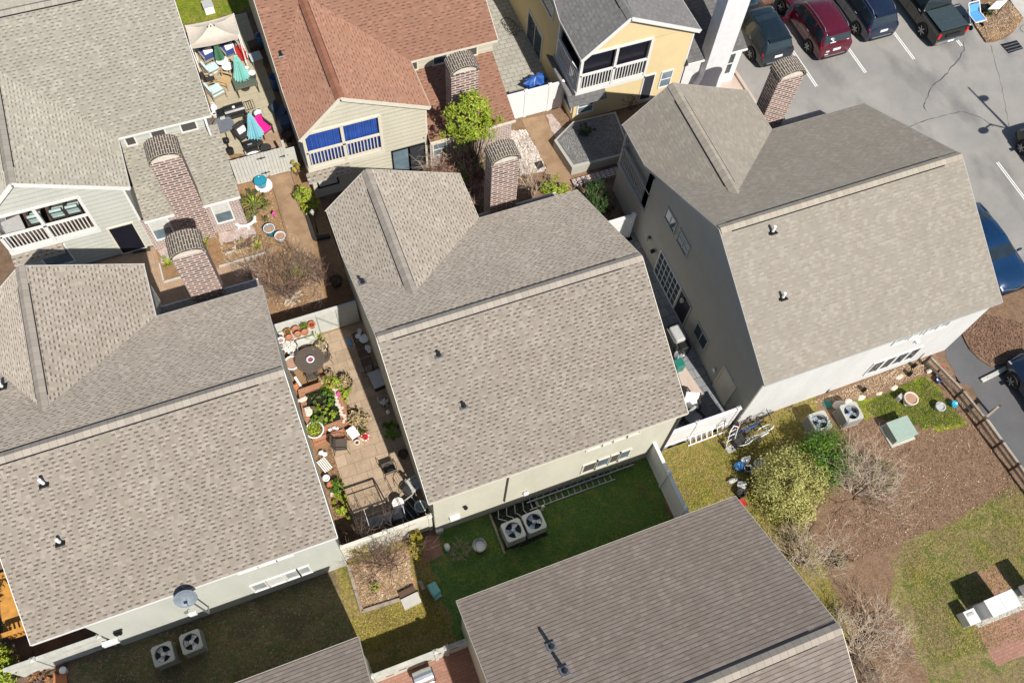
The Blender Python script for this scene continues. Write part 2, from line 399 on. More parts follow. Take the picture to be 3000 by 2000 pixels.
plain('trim_white', (.68,.68,.66), .45, var=.05); plain('trim_cream', (.62,.58,.48), .5, var=.07); plain('trim_grey', (.38,.38,.37), .5, var=.08)
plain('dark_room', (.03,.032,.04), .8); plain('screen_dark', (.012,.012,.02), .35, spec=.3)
plain('shade_cloth', (.07,.065,.06), .8); glass('pane'); glass('pane_blue', (.10,.14,.17), .05); glass('pane_pale', (.30,.33,.32), .08); plain('blind', (.55,.55,.53), .5); plain('blue_tarp', (.03,.085,.34), .45, var=.3, scale=2.)
brick('chimney_brick', (.055,.028,.024), (.27,.15,.12), (.60,.51,.46), bw=.46, bh=.15, ms=.036, smear=.3, wash=(.52,.42,.37))
brick('arch_brick', (.065,.048,.038), (.13,.095,.07), (.55,.50,.42), bw=.44, bh=.105, ms=.015, smear=.12, wash=(.3,.26,.22))
brick('wall_brick', (.10,.045,.038), (.30,.17,.14), (.64,.58,.54), bw=.25, bh=.092, ms=.024, smear=.35, wash=(.6,.53,.5))
plain('mortar', (.58,.54,.47), .9, var=.2, scale=4, bump=.4); plain('white_brick', (.66,.66,.67), .7, var=.12, scale=3., bump=.6)
plain('black_metal', (.012,.012,.013), .4, .3); plain('grey_metal', (.35,.36,.37), .4, .6); plain('white_plastic', (.78,.78,.77), .4, var=.06)

# ------------------------------------------------------------------ houses
SH = {}
def roof_faces(polys, thick, name, mat, parent):
    """polys: list of (points, u_dir, v_dir); one slab with shared edges"""
    key = lambda p: (round(p[0], 3), round(p[1], 3), round(p[2], 3))
    cnt = {}
    for pts, u, v in polys:
        for i in range(len(pts)):
            e = (key(pts[i]), key(pts[(i+1) % len(pts)])); cnt[tuple(sorted(e))] = cnt.get(tuple(sorted(e)), 0)+1
    m = MB()
    for pts, u, v in polys:
        u = Vector(u); v = Vector(v)
        uv = [(Vector(p).dot(u), Vector(p).dot(v)) for p in pts]
        m.poly(pts, uv); m.poly([(p[0], p[1], p[2]-thick) for p in reversed(pts)])
        for i in range(len(pts)):
            a, b = pts[i], pts[(i+1) % len(pts)]
            if cnt[tuple(sorted((key(a), key(b))))] == 1:
                m.poly([a, b, (b[0], b[1], b[2]-thick), (a[0], a[1], a[2]-thick)])
    return m.build(name, mat, parent, tri=True, recalc=False)
def slope_vec(dx, dy, dz):
    v = Vector((dx, dy, dz)); v.normalize(); return v
def ridge_cap(roof, p, q, side, dz_side, mat, gap=(.5, .5), name='ridge_cap', w=.19):
    """p,q ridge ends; side: unit horizontal vector across the ridge; dz_side: (fall per metre on +side, on -side)"""
    p = Vector(p); q = Vector(q); d = (q-p).normalized(); L = (q-p).length; sd = Vector(side); m = MB(); h = .045
    for sg, fall in ((1, dz_side[0]), (-1, dz_side[1])):
        e = sd*sg*w + Vector((0, 0, -fall*w)); up = Vector((0, 0, h))
        a, b, c, f = p+up, q+up, q+up+e, p+up+e
        m.poly([a, b, c, f], [(0, 0), (L, 0), (L, w), (0, w)]); m.poly([f, c, c-Vector((0, 0, .02)), f-Vector((0, 0, .02))])
    for t in (p, q): m.poly([t+Vector((0, 0, h)), t+Vector((0, 0, h-dz_side[0]*w))+sd*w, t, t+Vector((0, 0, h-dz_side[1]*w))-sd*w])
    o = m.build(name, mat, roof, recalc=False)
    v = MB()
    for sg, fall in ((1, dz_side[0]), (-1, dz_side[1])):
        e = sd*sg*(w+.012) + Vector((0, 0, -fall*(w+.012)+.012))
        v.beam(p+d*gap[0]+e, q-d*gap[1]+e, .035, .05)
    v.build('ridge_vent', 'vent_black', o); return o
def vent_pipe(roof, p, kind='white', h=.35):
    p = Vector(p); m = MB(); m.box(p+Vector((0, 0, .02)), (.3, .34, .05), rx=-.49 if kind != 'flat' else 0)
    o = m.build('vent_pipe', 'vent_black' if kind == 'white' else 'grey_metal', roof)
    t = MB(); t.tube(p, p+Vector((0, 0, h)), .062, .058, 10); t.build('pipe', 'white_plastic' if kind == 'white' else 'vent_black', o)
    b = MB(); b.tube(p+Vector((0, 0, .0)), p+Vector((0, 0, .1)), .12, .07, 10); b.build('collar', 'vent_black', o); return o
def window(root, ax, pos, sg, u0, u1, z0, z1, frame='trim_white', pane='pane', mull=1, fw=.07, bars=None, name='window', half_blind=False):
    """ax 'x': wall plane x=pos, u is y; ax 'y': wall plane y=pos, u is x; sg outward sign"""
    def P(u, z, d): return (pos+sg*d, u, z) if ax == 'x' else (u, pos+sg*d, z)
    m = MB()
    def bar(ua, ub, za, zb, d): m.bb([min(a, b) for a, b in zip(P(ua, za, 0.), P(ub, zb, d))], [max(a, b) for a, b in zip(P(ua, za, 0.), P(ub, zb, d))])
    bar(u0-fw, u1+fw, z0-fw, z0, .06); bar(u0-fw, u1+fw, z1, z1+fw, .05); bar(u0-fw, u0, z0, z1, .05); bar(u1, u1+fw, z0, z1, .05)
    if mull: bar(u0, u1, (z0+z1)/2-.025, (z0+z1)/2+.025, .04)
    if bars:
        for i in range(1, bars[0]): u = u0+(u1-u0)*i/bars[0]; bar(u-.018, u+.018, z0, z1, .036)
        for i in range(1, bars[1]): z = z0+(z1-z0)*i/bars[1]; bar(u0, u1, z-.015, z+.015, .033)
    f = m.build(name, frame, root)
    g = MB(); lo = P(u0, z0, .012); hi = P(u1, (z0+z1)/2 if half_blind else z1, .02)
    g.bb([min(a, b) for a, b in zip(lo, hi)], [max(a, b) for a, b in zip(lo, hi)]); g.build('pane', pane, f)
    if half_blind:
        g = MB(); lo = P(u0, (z0+z1)/2, .012); hi = P(u1, z1, .02)
        g.bb([min(a, b) for a, b in zip(lo, hi)], [max(a, b) for a, b in zip(lo, hi)]); g.build('blind', 'blind', f)
    return f
def chimney(root, x0, x1, y0, y1, z, mat='chimney_brick', sg=-1):
    """y0 = face towards the court side with sign sg"""
    m = MB(); ya, yb = sorted((y0, y1)); m.bb((x0, ya, 0), (x1, yb, z))
    o = m.build('chimney', mat, root, boxuv=True)
    a = MB(); n = 14; cx = (x0+x1)/2; rx = (x1-x0)/2+.05; rise = .40; z0 = z
    pts = []; prev = None
    for i in range(n+1):
        t = math.pi*(1-i/n); pts.append((cx+rx*math.cos(t), z0+rise*math.sin(t)+.07, cx+(rx-.1)*math.cos(t), z0+max(0, (rise-.09)*math.sin(t))+.05))
    arc = 0
    for i in range(n):
        xa, za, ia, iza = pts[i]; xb, zb, ib, izb = pts[i+1]; L = math.hypot(xb-xa, zb-za); yA, yB = ya-.05, yb+.05
        a.poly([(xa, yA, za), (xa, yB, za), (xb, yB, zb), (xb, yA, zb)], [(0, arc), (yB-yA, arc), (yB-yA, arc+L), (0, arc+L)])
        a.poly([(ia, yA, iza), (ib, yA, izb), (ib, yB, izb), (ia, yB, iza)], [(0, arc), (0, arc+L), (yB-yA, arc+L), (yB-yA, arc)])
        for y in (yA, yB): a.poly([(xa, y, za), (xb, y, zb), (ib, y, izb), (ia, y, iza)], [(arc, 0), (arc+L, 0), (arc+L, .1), (arc, .1)])
        arc += L
    for xq in (0, n):
        xa, za, ia, iza = pts[xq]
        a.poly([(xa, ya-.05, za), (xa, yb+.05, za), (xa, yb+.05, z-.02), (xa, ya-.05, z-.02)], [(0, 0), (.9, 0), (.9, .1), (0, .1)])
        a.poly([(xa, ya-.05, z-.02), (xa, yb+.05, z-.02), (ia, yb+.05, z-.02), (ia, ya-.05, z-.02)])
        a.poly([(ia, ya-.05, iza), (ia, yb+.05, iza), (ia, yb+.05, z-.02), (ia, ya-.05, z-.02)])
    cap = a.build('chimney_arch', 'arch_brick', o, boxuv=True)
    c = MB(); ins = .04
    prof = [(cx+(rx-.13)*math.cos(math.pi*(1-i/n)), z+.012+(rise-.16)*math.sin(math.pi*(1-i/n))) for i in range(n+1)]
    f0, f1 = (ya+ins, yb-ins)
    c.add([(x, f0, zz) for x, zz in prof]+[(x, f1, zz) for x, zz in prof], [tuple(range(n+1)), tuple(range(n+1, 2*n+2))]+[(i, i+1, n+2+i, n+1+i) for i in range(n)])
    c.build('chimney_crown', 'mortar', o); return o
def railing(parent, pts, zf, h=1.05, mat='trim_white', step=.15, rail_h=.09, bal=.045):
    m = MB()
    for a, b in zip(pts[:-1], pts[1:]):
        a = Vector((a[0], a[1], zf)); b = Vector((b[0], b[1], zf)); L = (b-a).length
        m.beam(a+Vector((0, 0, h)), b+Vector((0, 0, h)), .1, rail_h); m.beam(a+Vector((0, 0, .14)), b+Vector((0, 0, .14)), .06, .07)
        n = max(2, int(L/step))
        for i in range(1, n):
            p = a.lerp(b, i/n); m.box(p+Vector((0, 0, .14+(h-.14)/2)), (bal, bal, h-.14))
    return m.build('railing', mat, parent)
ZE, ZR, ZX = 4.6, 7.5, 6.55
def house(key, label, x0, x1, xg, ax, y0, y1, y2, sh, wallmat, trim, low=None, balc=None, wing=True, zu=0., ov=.13, ovl=None, lowmat=None, front_cut=0., lowwall=None, group=None, wall_lo=None):
    s = 1 if y1 > y0 else -1; ZE, ZR, ZX = 4.6+zu, 7.5+zu, 6.55+zu
    root = empty('house', ((x0+x1)/2, (y0+y1)/2, 0), 0, label, 'house', group); SH[key] = root
    yr = (y0+y1)/2; m_ = (ZR-ZE)/abs(yr-y0); yv = yr+s*(ZR-ZX)/m_
    mf = slope_vec(0, s, m_); mb = slope_vec(0, -s, m_); X1 = (1, 0, 0)
    P = []
    P.append(([(x0, y0, ZE), (x1, y0, ZE), (x1, yr, ZR), (x0, yr, ZR)], X1, mf))
    if wing:
        P.append(([(x0, yr, ZR), (x1, yr, ZR), (x1, y1, ZE), (xg, y1, ZE), (ax, yv, ZX), (x0, y1, ZE)], X1, mb))
        sl = slope_vec(ax-x0, 0, ZX-ZE); sr = slope_vec(ax-xg, 0, ZX-ZE)
        P.append(([(x0, y1, ZE), (ax, yv, ZX), (ax, y2, ZX), (x0, y2, ZE)], (0, 1, 0), sl))
        P.append(([(xg, y1, ZE), (ax, yv, ZX), (ax, y2, ZX), (xg, y2, ZE)], (0, 1, 0), sr))
    else:
        P.append(([(x0, yr, ZR), (x1, yr, ZR), (x1, y1, ZE), (x0, y1, ZE)], X1, mb))
    fl = [(p if s == 1 else p[::-1], u, v) for p, u, v in P]
    fl2 = []
    for p, u, v in fl:
        nrm = Vector((0, 0, 0))
        for i in range(len(p)): nrm += Vector(p[i]).cross(Vector(p[(i+1) % len(p)]))
        fl2.append((p if nrm.z > 0 else p[::-1], u, v))
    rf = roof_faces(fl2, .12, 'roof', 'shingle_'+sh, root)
    ridge_cap(rf, (x0+.02, yr, ZR), (x1-.02, yr, ZR), (0, 1, 0), (m_, m_), 'cap_'+sh, (.45, .9))
    if wing: ridge_cap(rf, (ax, y2+s*-.02, ZX), (ax, yv-s*.12, ZX), (1, 0, 0), ((ZX-ZE)/(xg-ax), (ZX-ZE)/(ax-x0)), 'cap_'+sh, (.8, .7))
    # walls
    o = ov; xi0, xi1, xgi = x0+(o if ovl is None else ovl), x1-o, xg-o if wing else x1-o; yi0 = y0+s*.16; yi1 = y1-s*.16 if not wing else y1-s*.3; yi2 = y2-s*.25 if wing else yi1
    def rz(y): return ZE+m_*min(abs(y-y0), abs(y-y1))-.12
    W = MB(); xa = xi0+front_cut
    W.poly([(xa, yi0, 0), (xi1, yi0, 0), (xi1, yi0, rz(yi0)), (xa, yi0, rz(yi0))])
    def side(x, ya, yb): W.poly([(x, ya, 0), (x, yb, 0), (x, yb, rz(yb)), (x, yr, ZR-.12), (x, ya, rz(ya))])
    side(xi1, yi0, yi1)
    if front_cut:
        yc = yi0+s*3.2
        W.poly([(xa, yi0, 0), (xa, yc, 0), (xa, yc, rz(yc)), (xa, yi0, rz(yi0))]); W.poly([(xa, yc, 0), (xi0, yc, 0), (xi0, yc, rz(yc)), (xa, yc, rz(yc))]); side(xi0, yc, yi1)
    else: side(xi0, yi0, yi1)
    if wing:
        W.poly([(xgi, yi1, 0), (xi1, yi1, 0), (xi1, yi1, rz(yi1)), (xgi, yi1, rz(yi1))])
        zr_ = ZE+(ZX-ZE)/(xg-ax)*o-.12; zl_ = ZE+(ZX-ZE)/(ax-x0)*o-.12
        W.poly([(xgi, yi1, 0), (xgi, yi2, 0), (xgi, yi2, zr_), (xgi, yi1, zr_)])
        if balc:
            xb, dep, zf, zt = balc; yb = yi2-s*dep
            W.poly([(xi0, yi2, 0), (xgi, yi2, 0), (xgi, yi2, zf-.22), (xi0, yi2, zf-.22)])
            W.poly([(xb, yi2, zf-.22), (xgi, yi2, zf-.22), (xgi, yi2, zt), (xb, yi2, zt)])
            W.poly([(xi0, yi2, zt), (xgi, yi2, zt), (xgi, yi2, zr_), (ax, yi2, ZX-.12), (xi0, yi2, zl_)] if zl_ > zt+.02 else [(xi0, yi2, zt), (xgi, yi2, zt), (xgi, yi2, zr_), (ax, yi2, ZX-.12)])
            W.poly([(xi0, yi1, 0), (xi0, yi2, 0), (xi0, yi2, zf-.22), (xi0, yi1, zf-.22)])
            W.poly([(xi0, yi1, zf-.22), (xi0, yb, zf-.22), (xi0, yb, zl_), (xi0, yi1, zl_)])
            W.poly([(xi0, yb, zf), (xb, yb, zf), (xb, yb, zt), (xi0, yb, zt)])
            W.poly([(xb, yb, zf), (xb, yi2, zf), (xb, yi2, zt), (xb, yb, zt)])
        else:
            W.poly([(xi0, yi2, 0), (xgi, yi2, 0), (xgi, yi2, zr_), (ax, yi2, ZX-.12), (xi0, yi2, zl_)])
            W.poly([(xi0, yi1, 0), (xi0, yi2, 0), (xi0, yi2, zl_), (xi0, yi1, zl_)])
    else:
        W.poly([(xi0, yi1, 0), (xi1, yi1, 0), (xi1, yi1, rz(yi1)), (xi0, yi1, rz(yi1))])
    wo_ = W.build('wall', wallmat, root, tri=True, recalc=False)
    md = wo_.modifiers.new('thick', 'SOLIDIFY'); md.thickness = .02; md.offset = 0
    # fascia boards and gutters
    F = MB(); t = .02
    def fb(p, q, out, h=.12): 
        out = Vector(out)*(t/2+.003); F.beam(Vector(p)+out+Vector((0, 0, -h/2-.012)), Vector(q)+out+Vector((0, 0, -h/2-.012)), t, h)
    fb((x0, y0, ZE), (x1, y0, ZE), (0, -s, 0)); 
    for x, sx in ((x0, -1), (x1, 1)):
        fb((x, y0, ZE), (x, yr, ZR), (sx, 0, 0)); fb((x, yr, ZR), (x, y1, ZE), (sx, 0, 0))
    if wing:
        fb((xg, y1, ZE), (x1, y1, ZE), (0, s, 0)); fb((xg, y1, ZE), (xg, y2, ZE), (1, 0, 0)); fb((x0, y1, ZE), (x0, y2, ZE), (-1, 0, 0))
        fb((x0, y2, ZE), (ax, y2, ZX), (0, s, 0), .2); fb((ax, y2, ZX), (xg, y2, ZE), (0, s, 0), .2)
        F.bb((xgi-.08, min(yi2, yi2+s*.02), 0), (xgi+.015, max(yi2, yi2+s*.02), zr_-.05))
    else: fb((x0, y1, ZE), (x1, y1, ZE), (0, s, 0))
    F.build('fascia', trim, root)
    # one-storey lean-to in the corner of the L
    if low:
        xl0, xl1, yl, zl, zt_ = low; lm = (zt_-zl)/abs(y1-yl)
        v = slope_vec(0, -s, lm)
        pts = [(xl0, yl, zl), (xl1, yl, zl), (xl1, yi1, zl+lm*abs(yi1-yl)), (xl0, yi1, zl+lm*abs(yi1-yl))]
        if s == 1: pts = pts[::-1]
        lr = roof_faces([(pts, X1, v)], .1, 'porch_roof', 'shingle_'+sh, root)
        G = MB(); yw = yl-s*.15; zw = zl-.06
        G.poly([(xgi, yw, 0), (xl1-.12, yw, 0), (xl1-.12, yw, zw), (xgi, yw, zw)])
        G.poly([(xl1-.12, yw, 0), (xl1-.12, yi1, 0), (xl1-.12, yi1, zt_-.2), (xl1-.12, yw, zw)])
        go = G.build('porch_wall', lowwall or 'wall_brick', root, boxuv=True, recalc=False); mm = go.modifiers.new('thick', 'SOLIDIFY'); mm.thickness = .02; mm.offset = 0
        H = MB(); H.beam((xl0, yl+s*.035, zl-.055), (xl1, yl+s*.035, zl-.055), .06, .1); H.build('gutter', trim, root)
    if balc:
        xb, dep, zf, zt = balc; yb = yi2-s*dep
        bo = MB(); ya, yb_ = sorted((yi2+s*.06, yb)); bo.bb((xi0-.06, ya, zf-.22), (xb+.05, yb_, zf))
        # roofed ceiling and posts
        bal = bo.build('balcony', trim, root)
        q = MB(); xm = (xi0+xb)/2
        for x in (xi0+.05, xm, xb-.03): q = MB(); q.bb((x-.07, yi2-.07, zf), (x+.07, yi2+.07, zt)); q.build('post', trim, bal)
        q = MB(); q.bb((xi0-.02, yb-.07, zf), (xi0+.12, yb+.07, zt)); q.build('post', trim, bal); q = MB(); q.beam((xi0, yi2, zt+.04), (xb, yi2, zt+.04), .14, .1); q.build('lintel', trim, bal)
        railing(bal, [(xb-.1, yi2+s*.02), (xi0+.03, yi2+s*.02), (xi0+.03, yb)], zf, 1.1, trim)
    return root
# ------------------------------------------------------------------ the eight houses
W0 = 10.15
house('E', 'two-storey house with light taupe shingle roof in the centre of the photo', 2.02, 12.3, 7.85, 3.9, 9.32, 20.18, 22.6, 'taupe', 'siding_ivory', 'trim_cream', ovl=.2, low=(7.7, 12.2, 21.75, 2.4, 3.3))
house('D', 'two-storey house with taupe shingle roof and a grey satellite dish on its front wall', -11.55, -1.33, -5.47, -9.39, 9.28, 19.95, 22.45, 'taupe', 'siding_sage', 'trim_white', low=(-5.6, -1.5, 21.7, 2.4, 3.3), front_cut=1.35)
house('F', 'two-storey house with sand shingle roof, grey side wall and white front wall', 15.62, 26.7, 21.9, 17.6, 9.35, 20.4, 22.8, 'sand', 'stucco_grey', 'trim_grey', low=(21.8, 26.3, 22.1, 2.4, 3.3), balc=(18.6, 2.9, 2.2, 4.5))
house('A', 'two-storey house with greige roof and pale sage siding with a covered balcony', -11.3, -1.33, -5.3, -9.21, 39.9, 29.05, 26.35, 'greige', 'siding_sage', 'trim_white', ov=.3, low=(-5.42, -1.22, 26.15, 2.4, 3.55), balc=(-7.33, 2.6, 2.2, 4.5))
house('B', 'two-storey house with red-brown shingle roof and blue curtains in its balcony', 1.93, 12.1, 7.85, 3.95, 40.1, 29.3, 26.5, 'red', 'siding_cream', 'trim_cream', low=(7.7, 11.95, 26.3, 2.4, 3.55), balc=(5.58, 2.6, 2.25, 4.55))
house('C', 'two-storey house with slate grey roof, yellow walls and a white balcony', 15.35, 25.5, 21.55, 17.55, 40.3, 29.6, 26.9, 'slate', 'stucco_yellow', 'trim_white', low=(21.4, 24.75, 26.9, 2.4, 3.5), balc=(19.15, 2.6, 2.15, 4.55), lowwall='white_brick')
house('G', 'house with ribbed brown shingle roof cut off by the bottom edge of the photo', 1.81, 12.38, 0, 0, -5.0, 5.74, 0, 'brown', 'siding_putty', 'trim_cream', wing=False, zu=.3)
house('H', 'house with brown roof of which only one corner shows at the bottom left', -11.8, -1.58, 0, 0, -5.0, 5.77, 0, 'brown', 'siding_putty', 'trim_cream', wing=False, zu=.3)
# the white front of F: painted boards on its front wall
m = MB(); m.bb((15.77, 9.478, 0), (26.55, 9.496, 4.55)); m.build('front_cladding', 'siding_white', SH['F'])
# chimneys
chimney(SH['A'], -4.12, -2.86, 26.05, 26.95, 5.95); chimney(SH['D'], -4.22, -2.95, 21.35, 22.2, 5.9)
chimney(SH['E'], 8.92, 10.15, 21.6, 22.35, 5.9); chimney(SH['B'], 8.9, 10.17, 26.65, 27.45, 5.95); chimney(SH['F'], 22.62, 23.92, 21.9, 22.65, 5.9)
# tall white chimney of C, flared at the foot
m = MB(); xa, xb, ya, yb = 22.35, 23.62, 26.62, 27.4
m.add([(xa-.5, ya-.05, 0), (xb+.02, ya-.05, 0), (xb+.02, yb, 0), (xa-.5, yb, 0), (xa, ya, 1.3), (xb, ya, 1.3), (xb, yb, 1.3), (xa, yb, 1.3), (xa, ya, 6.6), (xb, ya, 6.6), (xb, yb, 6.6), (xa, yb, 6.6)],
      [(0, 1, 5, 4), (1, 2, 6, 5), (2, 3, 7, 6), (3, 0, 4, 7), (4, 5, 9, 8), (5, 6, 10, 9), (6, 7, 11, 10), (7, 4, 8, 11), (8, 9, 10, 11), (3, 2, 1, 0)])
wc = m.build('chimney', 'white_brick', SH['C']); m = MB(); m.bb((xa+.1, ya+.1, 6.6), (xb-.1, yb-.1, 6.75)); m.build('chimney_cap', 'mortar', wc)
# vent pipes
def on_front(key, p, y0, m_): return p
def pipe_at(key, v, x, y, y0, yr, kind, h=.36, ZE=4.6):
    ZR = ZE+2.9; d = ray(v, x, y); sl = (ZR-ZE)/abs(yr-y0); s = 1 if yr > y0 else -1
    # intersect the roof plane z = ZE + sl*s*(Y-y0)
    k = (ZE - sl*s*y0 - CAM.z)/(d.z - sl*s*d.y); p = CAM + d*k
    rf = [c for c in kids(SH[key]) if c.name.startswith('roof')][0]
    return vent_pipe(rf, p, kind, h)
pipe_at('E', 'z6', 1370, 1268, 9.32, 14.75, 'black', .3); pipe_at('E', 'r4', 1187, 110, 9.32, 14.75, 'black', .3); pipe_at('E', 'z6', 850, 770, 20.18, 14.75, 'black', .3)
pipe_at('D', 'r3', 305, 205, 9.28, 14.62, 'white', .42); pipe_at('D', 'r3', 415, 605, 9.28, 14.62, 'white', .34)
pipe_at('F', 'r2', 145, 190, 9.35, 14.87, 'white', .42); pipe_at('F', 'r2', 215, 640, 9.35, 14.87, 'white', .38)
pipe_at('G', 'r5', 505, 1555, 5.74, .37, 'black', .4, 4.9); pipe_at('G', 'o', 1297, 1541, 5.74, .37, 'black', .4, 4.9)
pipe_at('B', 'z2', 290, 385, 29.3, 34.7, 'black', .3)
pipe_at('D', 'z5', 20, 1250, 19.95, 14.62, 'white', .3)
# windows and doors
yw = 9.35+.131
def row(h, y, sg, ws, z0, z1, frame, pane, mull=0):
    for a, b, pn in ws: window(SH[h], 'y', y, sg, a, b, z0, z1, frame, pn or pane, mull)
E_w = 9.32+.15; D_w = 9.28+.15
row('E', E_w, -1, [(8.42, 8.95, 'shade_cloth'), (9.0, 9.5, 'pane_blue'), (9.6, 9.95, 'shade_cloth'), (10.0, 10.42, 'pane_blue')], 1.15, 2.05, 'trim_cream', 'pane', 0)
row('E', E_w, -1, [(8.3, 8.85, None), (8.95, 9.3, None), (9.4, 9.9, None), (9.98, 10.45, None)], 3.86, 4.38, 'trim_cream', 'pane_pale', 0)
row('D', D_w, -1, [(-4.86, -4.4, 'pane_pale'), (-4.28, -3.75, 'blind'), (-3.62, -3.2, 'pane_pale'), (-3.12, -2.76, 'pane_pale')], 1.0, 1.92, 'trim_white', 'pane', 0)
row('D', D_w, -1, [(-4.85, -4.3, None), (-4.1, -3.6, None), (-3.5, -3.0, None)], 3.95, 4.38, 'trim_white', 'pane_pale', 0)
row('F', 9.475, -1, [(21.95, 22.45, None), (22.6, 23.05, 'shade_cloth'), (23.2, 23.7, None), (23.85, 24.3, None)], .75, 1.85, 'trim_white', 'pane', 0)
row('F', 9.475, -1, [(21.95, 22.5, None), (22.75, 23.2, None), (23.5, 23.95, None), (24.1, 24.5, None)], 3.68, 4.3, 'trim_white', 'pane_pale', 0)
xF = 15.62+.12
window(SH['F'], 'x', xF, -1, 17.35, 18.2, 3.7, 4.4, 'trim_grey', 'pane_blue', 0, bars=(2, 1)); window(SH['F'], 'x', xF, -1, 16.1, 16.98, 3.65, 4.4, 'trim_grey', 'pane_blue', 0, bars=(2, 2))
window(SH['F'], 'x', xF-.0, -1, 15.65, 17.65, .05, 1.75, 'trim_white', 'pane', 0, bars=(6, 4), name='patio_door'); window(SH['F'], 'x', xF, -1, 14.62, 15.5, .05, 1.75, 'trim_grey', 'screen_dark', 0, name='door')
window(SH['F'], 'x', xF, -1, 12.9, 13.85, .8, 1.65, 'trim_grey', 'pane', 0, bars=(2, 1)); window(SH['F'], 'x', xF, -1, 10.5, 11.45, .05, 1.95, 'trim_cream', 'trim_cream', 0, name='door')
yA = 29.05+.3; yB = 29.3+.3
row('A', yA, -1, [(-5.1, -4.75, 'shade_cloth'), (-4.0, -3.45, 'shade_cloth'), (-2.72, -2.1, 'shade_cloth')], 3.7, 4.25, 'trim_white', 'pane', 0)
row('B', yB, -1, [(7.98, 8.2, 'shade_cloth'), (9.03, 9.65, 'pane'), (10.55, 11.15, 'shade_cloth')], 3.72, 4.42, 'trim_cream', 'pane', 0)
window(SH['A'], 'y', 26.3, -1, -5.3, -4.55, .75, 2.08, 'trim_white', 'pane_blue', 0, half_blind=True); window(SH['A'], 'y', 26.3, -1, -2.55, -1.85, .75, 2.08, 'trim_white', 'pane_blue', 0, half_blind=True)
window(SH['A'], 'y', 26.59, -1, -7.0, -6.0, .05, 2.0, 'trim_cream', 'screen_dark', 0, name='door')
window(SH['A'], 'y', 26.59, -1, -10.1, -9.0, .5, 1.7, 'trim_white', 'pane_blue', 0)
window(SH['B'], 'y', 26.74, -1, 2.32, 3.2, .78, 1.62, 'black_metal', 'blind', 1); window(SH['B'], 'y', 26.74, -1, 5.98, 6.72, .05, 1.9, 'black_metal', 'pane_blue', 0, name='door'); window(SH['B'], 'y', 26.74, -1, 6.82, 7.5, .05, 1.9, 'black_metal', 'dark_room', 0, name='door')
window(SH['B'], 'y', 26.45, -1, 7.9, 8.5, 1.2, 2.0, 'trim_cream', 'pane_blue', 1)
window(SH['C'], 'y', 27.14, -1, 15.72, 16.5, .55, 1.4, 'trim_white', 'pane_blue', 1); window(SH['C'], 'y', 27.14, -1, 19.2, 19.75, .3, 2.0, 'trim_white', 'dark_room', 0, name='door'); window(SH['C'], 'y', 27.14, -1, 20.2, 20.75, .9, 1.95, 'trim_white', 'pane_blue', 1)
window(SH['C'], 'y', 27.04, -1, 23.95, 24.25, .7, 2.1, 'trim_white', 'pane', 1)
xC = 15.35+.12
window(SH['C'], 'x', xC, -1, 31.45, 33.35, .0, 1.75, 'trim_white', 'pane', 0, bars=(2, 1), name='patio_door'); window(SH['C'], 'x', xC, -1, 30.6, 31.85, 3.7, 4.4, 'trim_white', 'pane', 0); window(SH['C'], 'x', xC, -1, 27.35, 28.3, .6, 1.5, 'trim_white', 'pane', 1)
# little pent roofs under the balconies
def pent(h, x0, x1, y, sg, mat, z=2.0, d=.42):
    m = MB(); m.poly([(x0, y, z), (x1, y, z), (x1, y+sg*d, z-.28), (x0, y+sg*d, z-.28)], [(0, 0), (x1-x0, 0), (x1-x0, d), (0, d)])
    m.poly([(x0, y, z-.34), (x1, y, z-.34), (x1, y+sg*d, z-.34), (x0, y+sg*d, z-.34)]); m.poly([(x0, y+sg*d, z-.28), (x1, y+sg*d, z-.28), (x1, y+sg*d, z-.34), (x0, y+sg*d, z-.34)])
    for x in (x0, x1): m.poly([(x, y, z), (x, y+sg*d, z-.28), (x, y+sg*d, z-.34), (x, y, z-.34)])
    m.build('pent_roof', mat, SH[h])
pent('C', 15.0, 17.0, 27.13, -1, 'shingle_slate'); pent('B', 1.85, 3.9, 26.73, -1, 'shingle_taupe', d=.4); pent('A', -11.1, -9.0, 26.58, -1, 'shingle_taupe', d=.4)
m = MB(); m.box((15.25, 28.5, 1.86), (.42, 3.1, .06), ry=.6); m.build('pent_roof', 'shingle_slate', SH['C'], boxuv=True)
# blue curtains in B's balcony, screens in C's, seats in A's balcony
m = MB(); n = 40
for a, b in ((2.15, 3.78), (3.92, 5.5)):
    cols = []
    for i in range(n+1):
        x = a+(b-a)*i/n; y = 26.93+.03*math.sin(i*1.9)+.015*math.sin(i*.7); cols.append((x, y))
    for i in range(n): m.poly([(cols[i][0], cols[i][1], 2.3), (cols[i+1][0], cols[i+1][1], 2.3), (cols[i+1][0], cols[i+1][1], 4.5), (cols[i][0], cols[i][1], 4.5)])
cu = m.build('curtain', 'blue_tarp', SH['B'], smooth=True, recalc=False)
m = MB()
for i in range(n): 
    y = 26.7+(28.9-26.7)*i/n; y2 = 26.7+(28.9-26.7)*(i+1)/n; m.poly([(2.22+.03*math.sin(i*1.9), y, 2.3), (2.22+.03*math.sin((i+1)*1.9), y2, 2.3), (2.22+.03*math.sin((i+1)*1.9), y2, 4.4), (2.22+.03*math.sin(i*1.9), y, 4.4)])
m.build('curtain', 'blue_tarp', SH['B'], smooth=True, recalc=False)
m = MB(); 
for a, b in ((15.65, 17.2), (17.42, 19.05)): m.bb((a, 27.32, 2.2), (b, 27.34, 4.5))
m.build('balcony_screen', 'screen_dark', SH['C'])
m = MB(); m.bb((15.98, 19.9, 2.22), (16.03, 22.55, 4.45)); m.build('balcony_screen', 'stucco_grey', SH['F'])  # F: added grey panel hiding the unlit balcony interior behind the railing
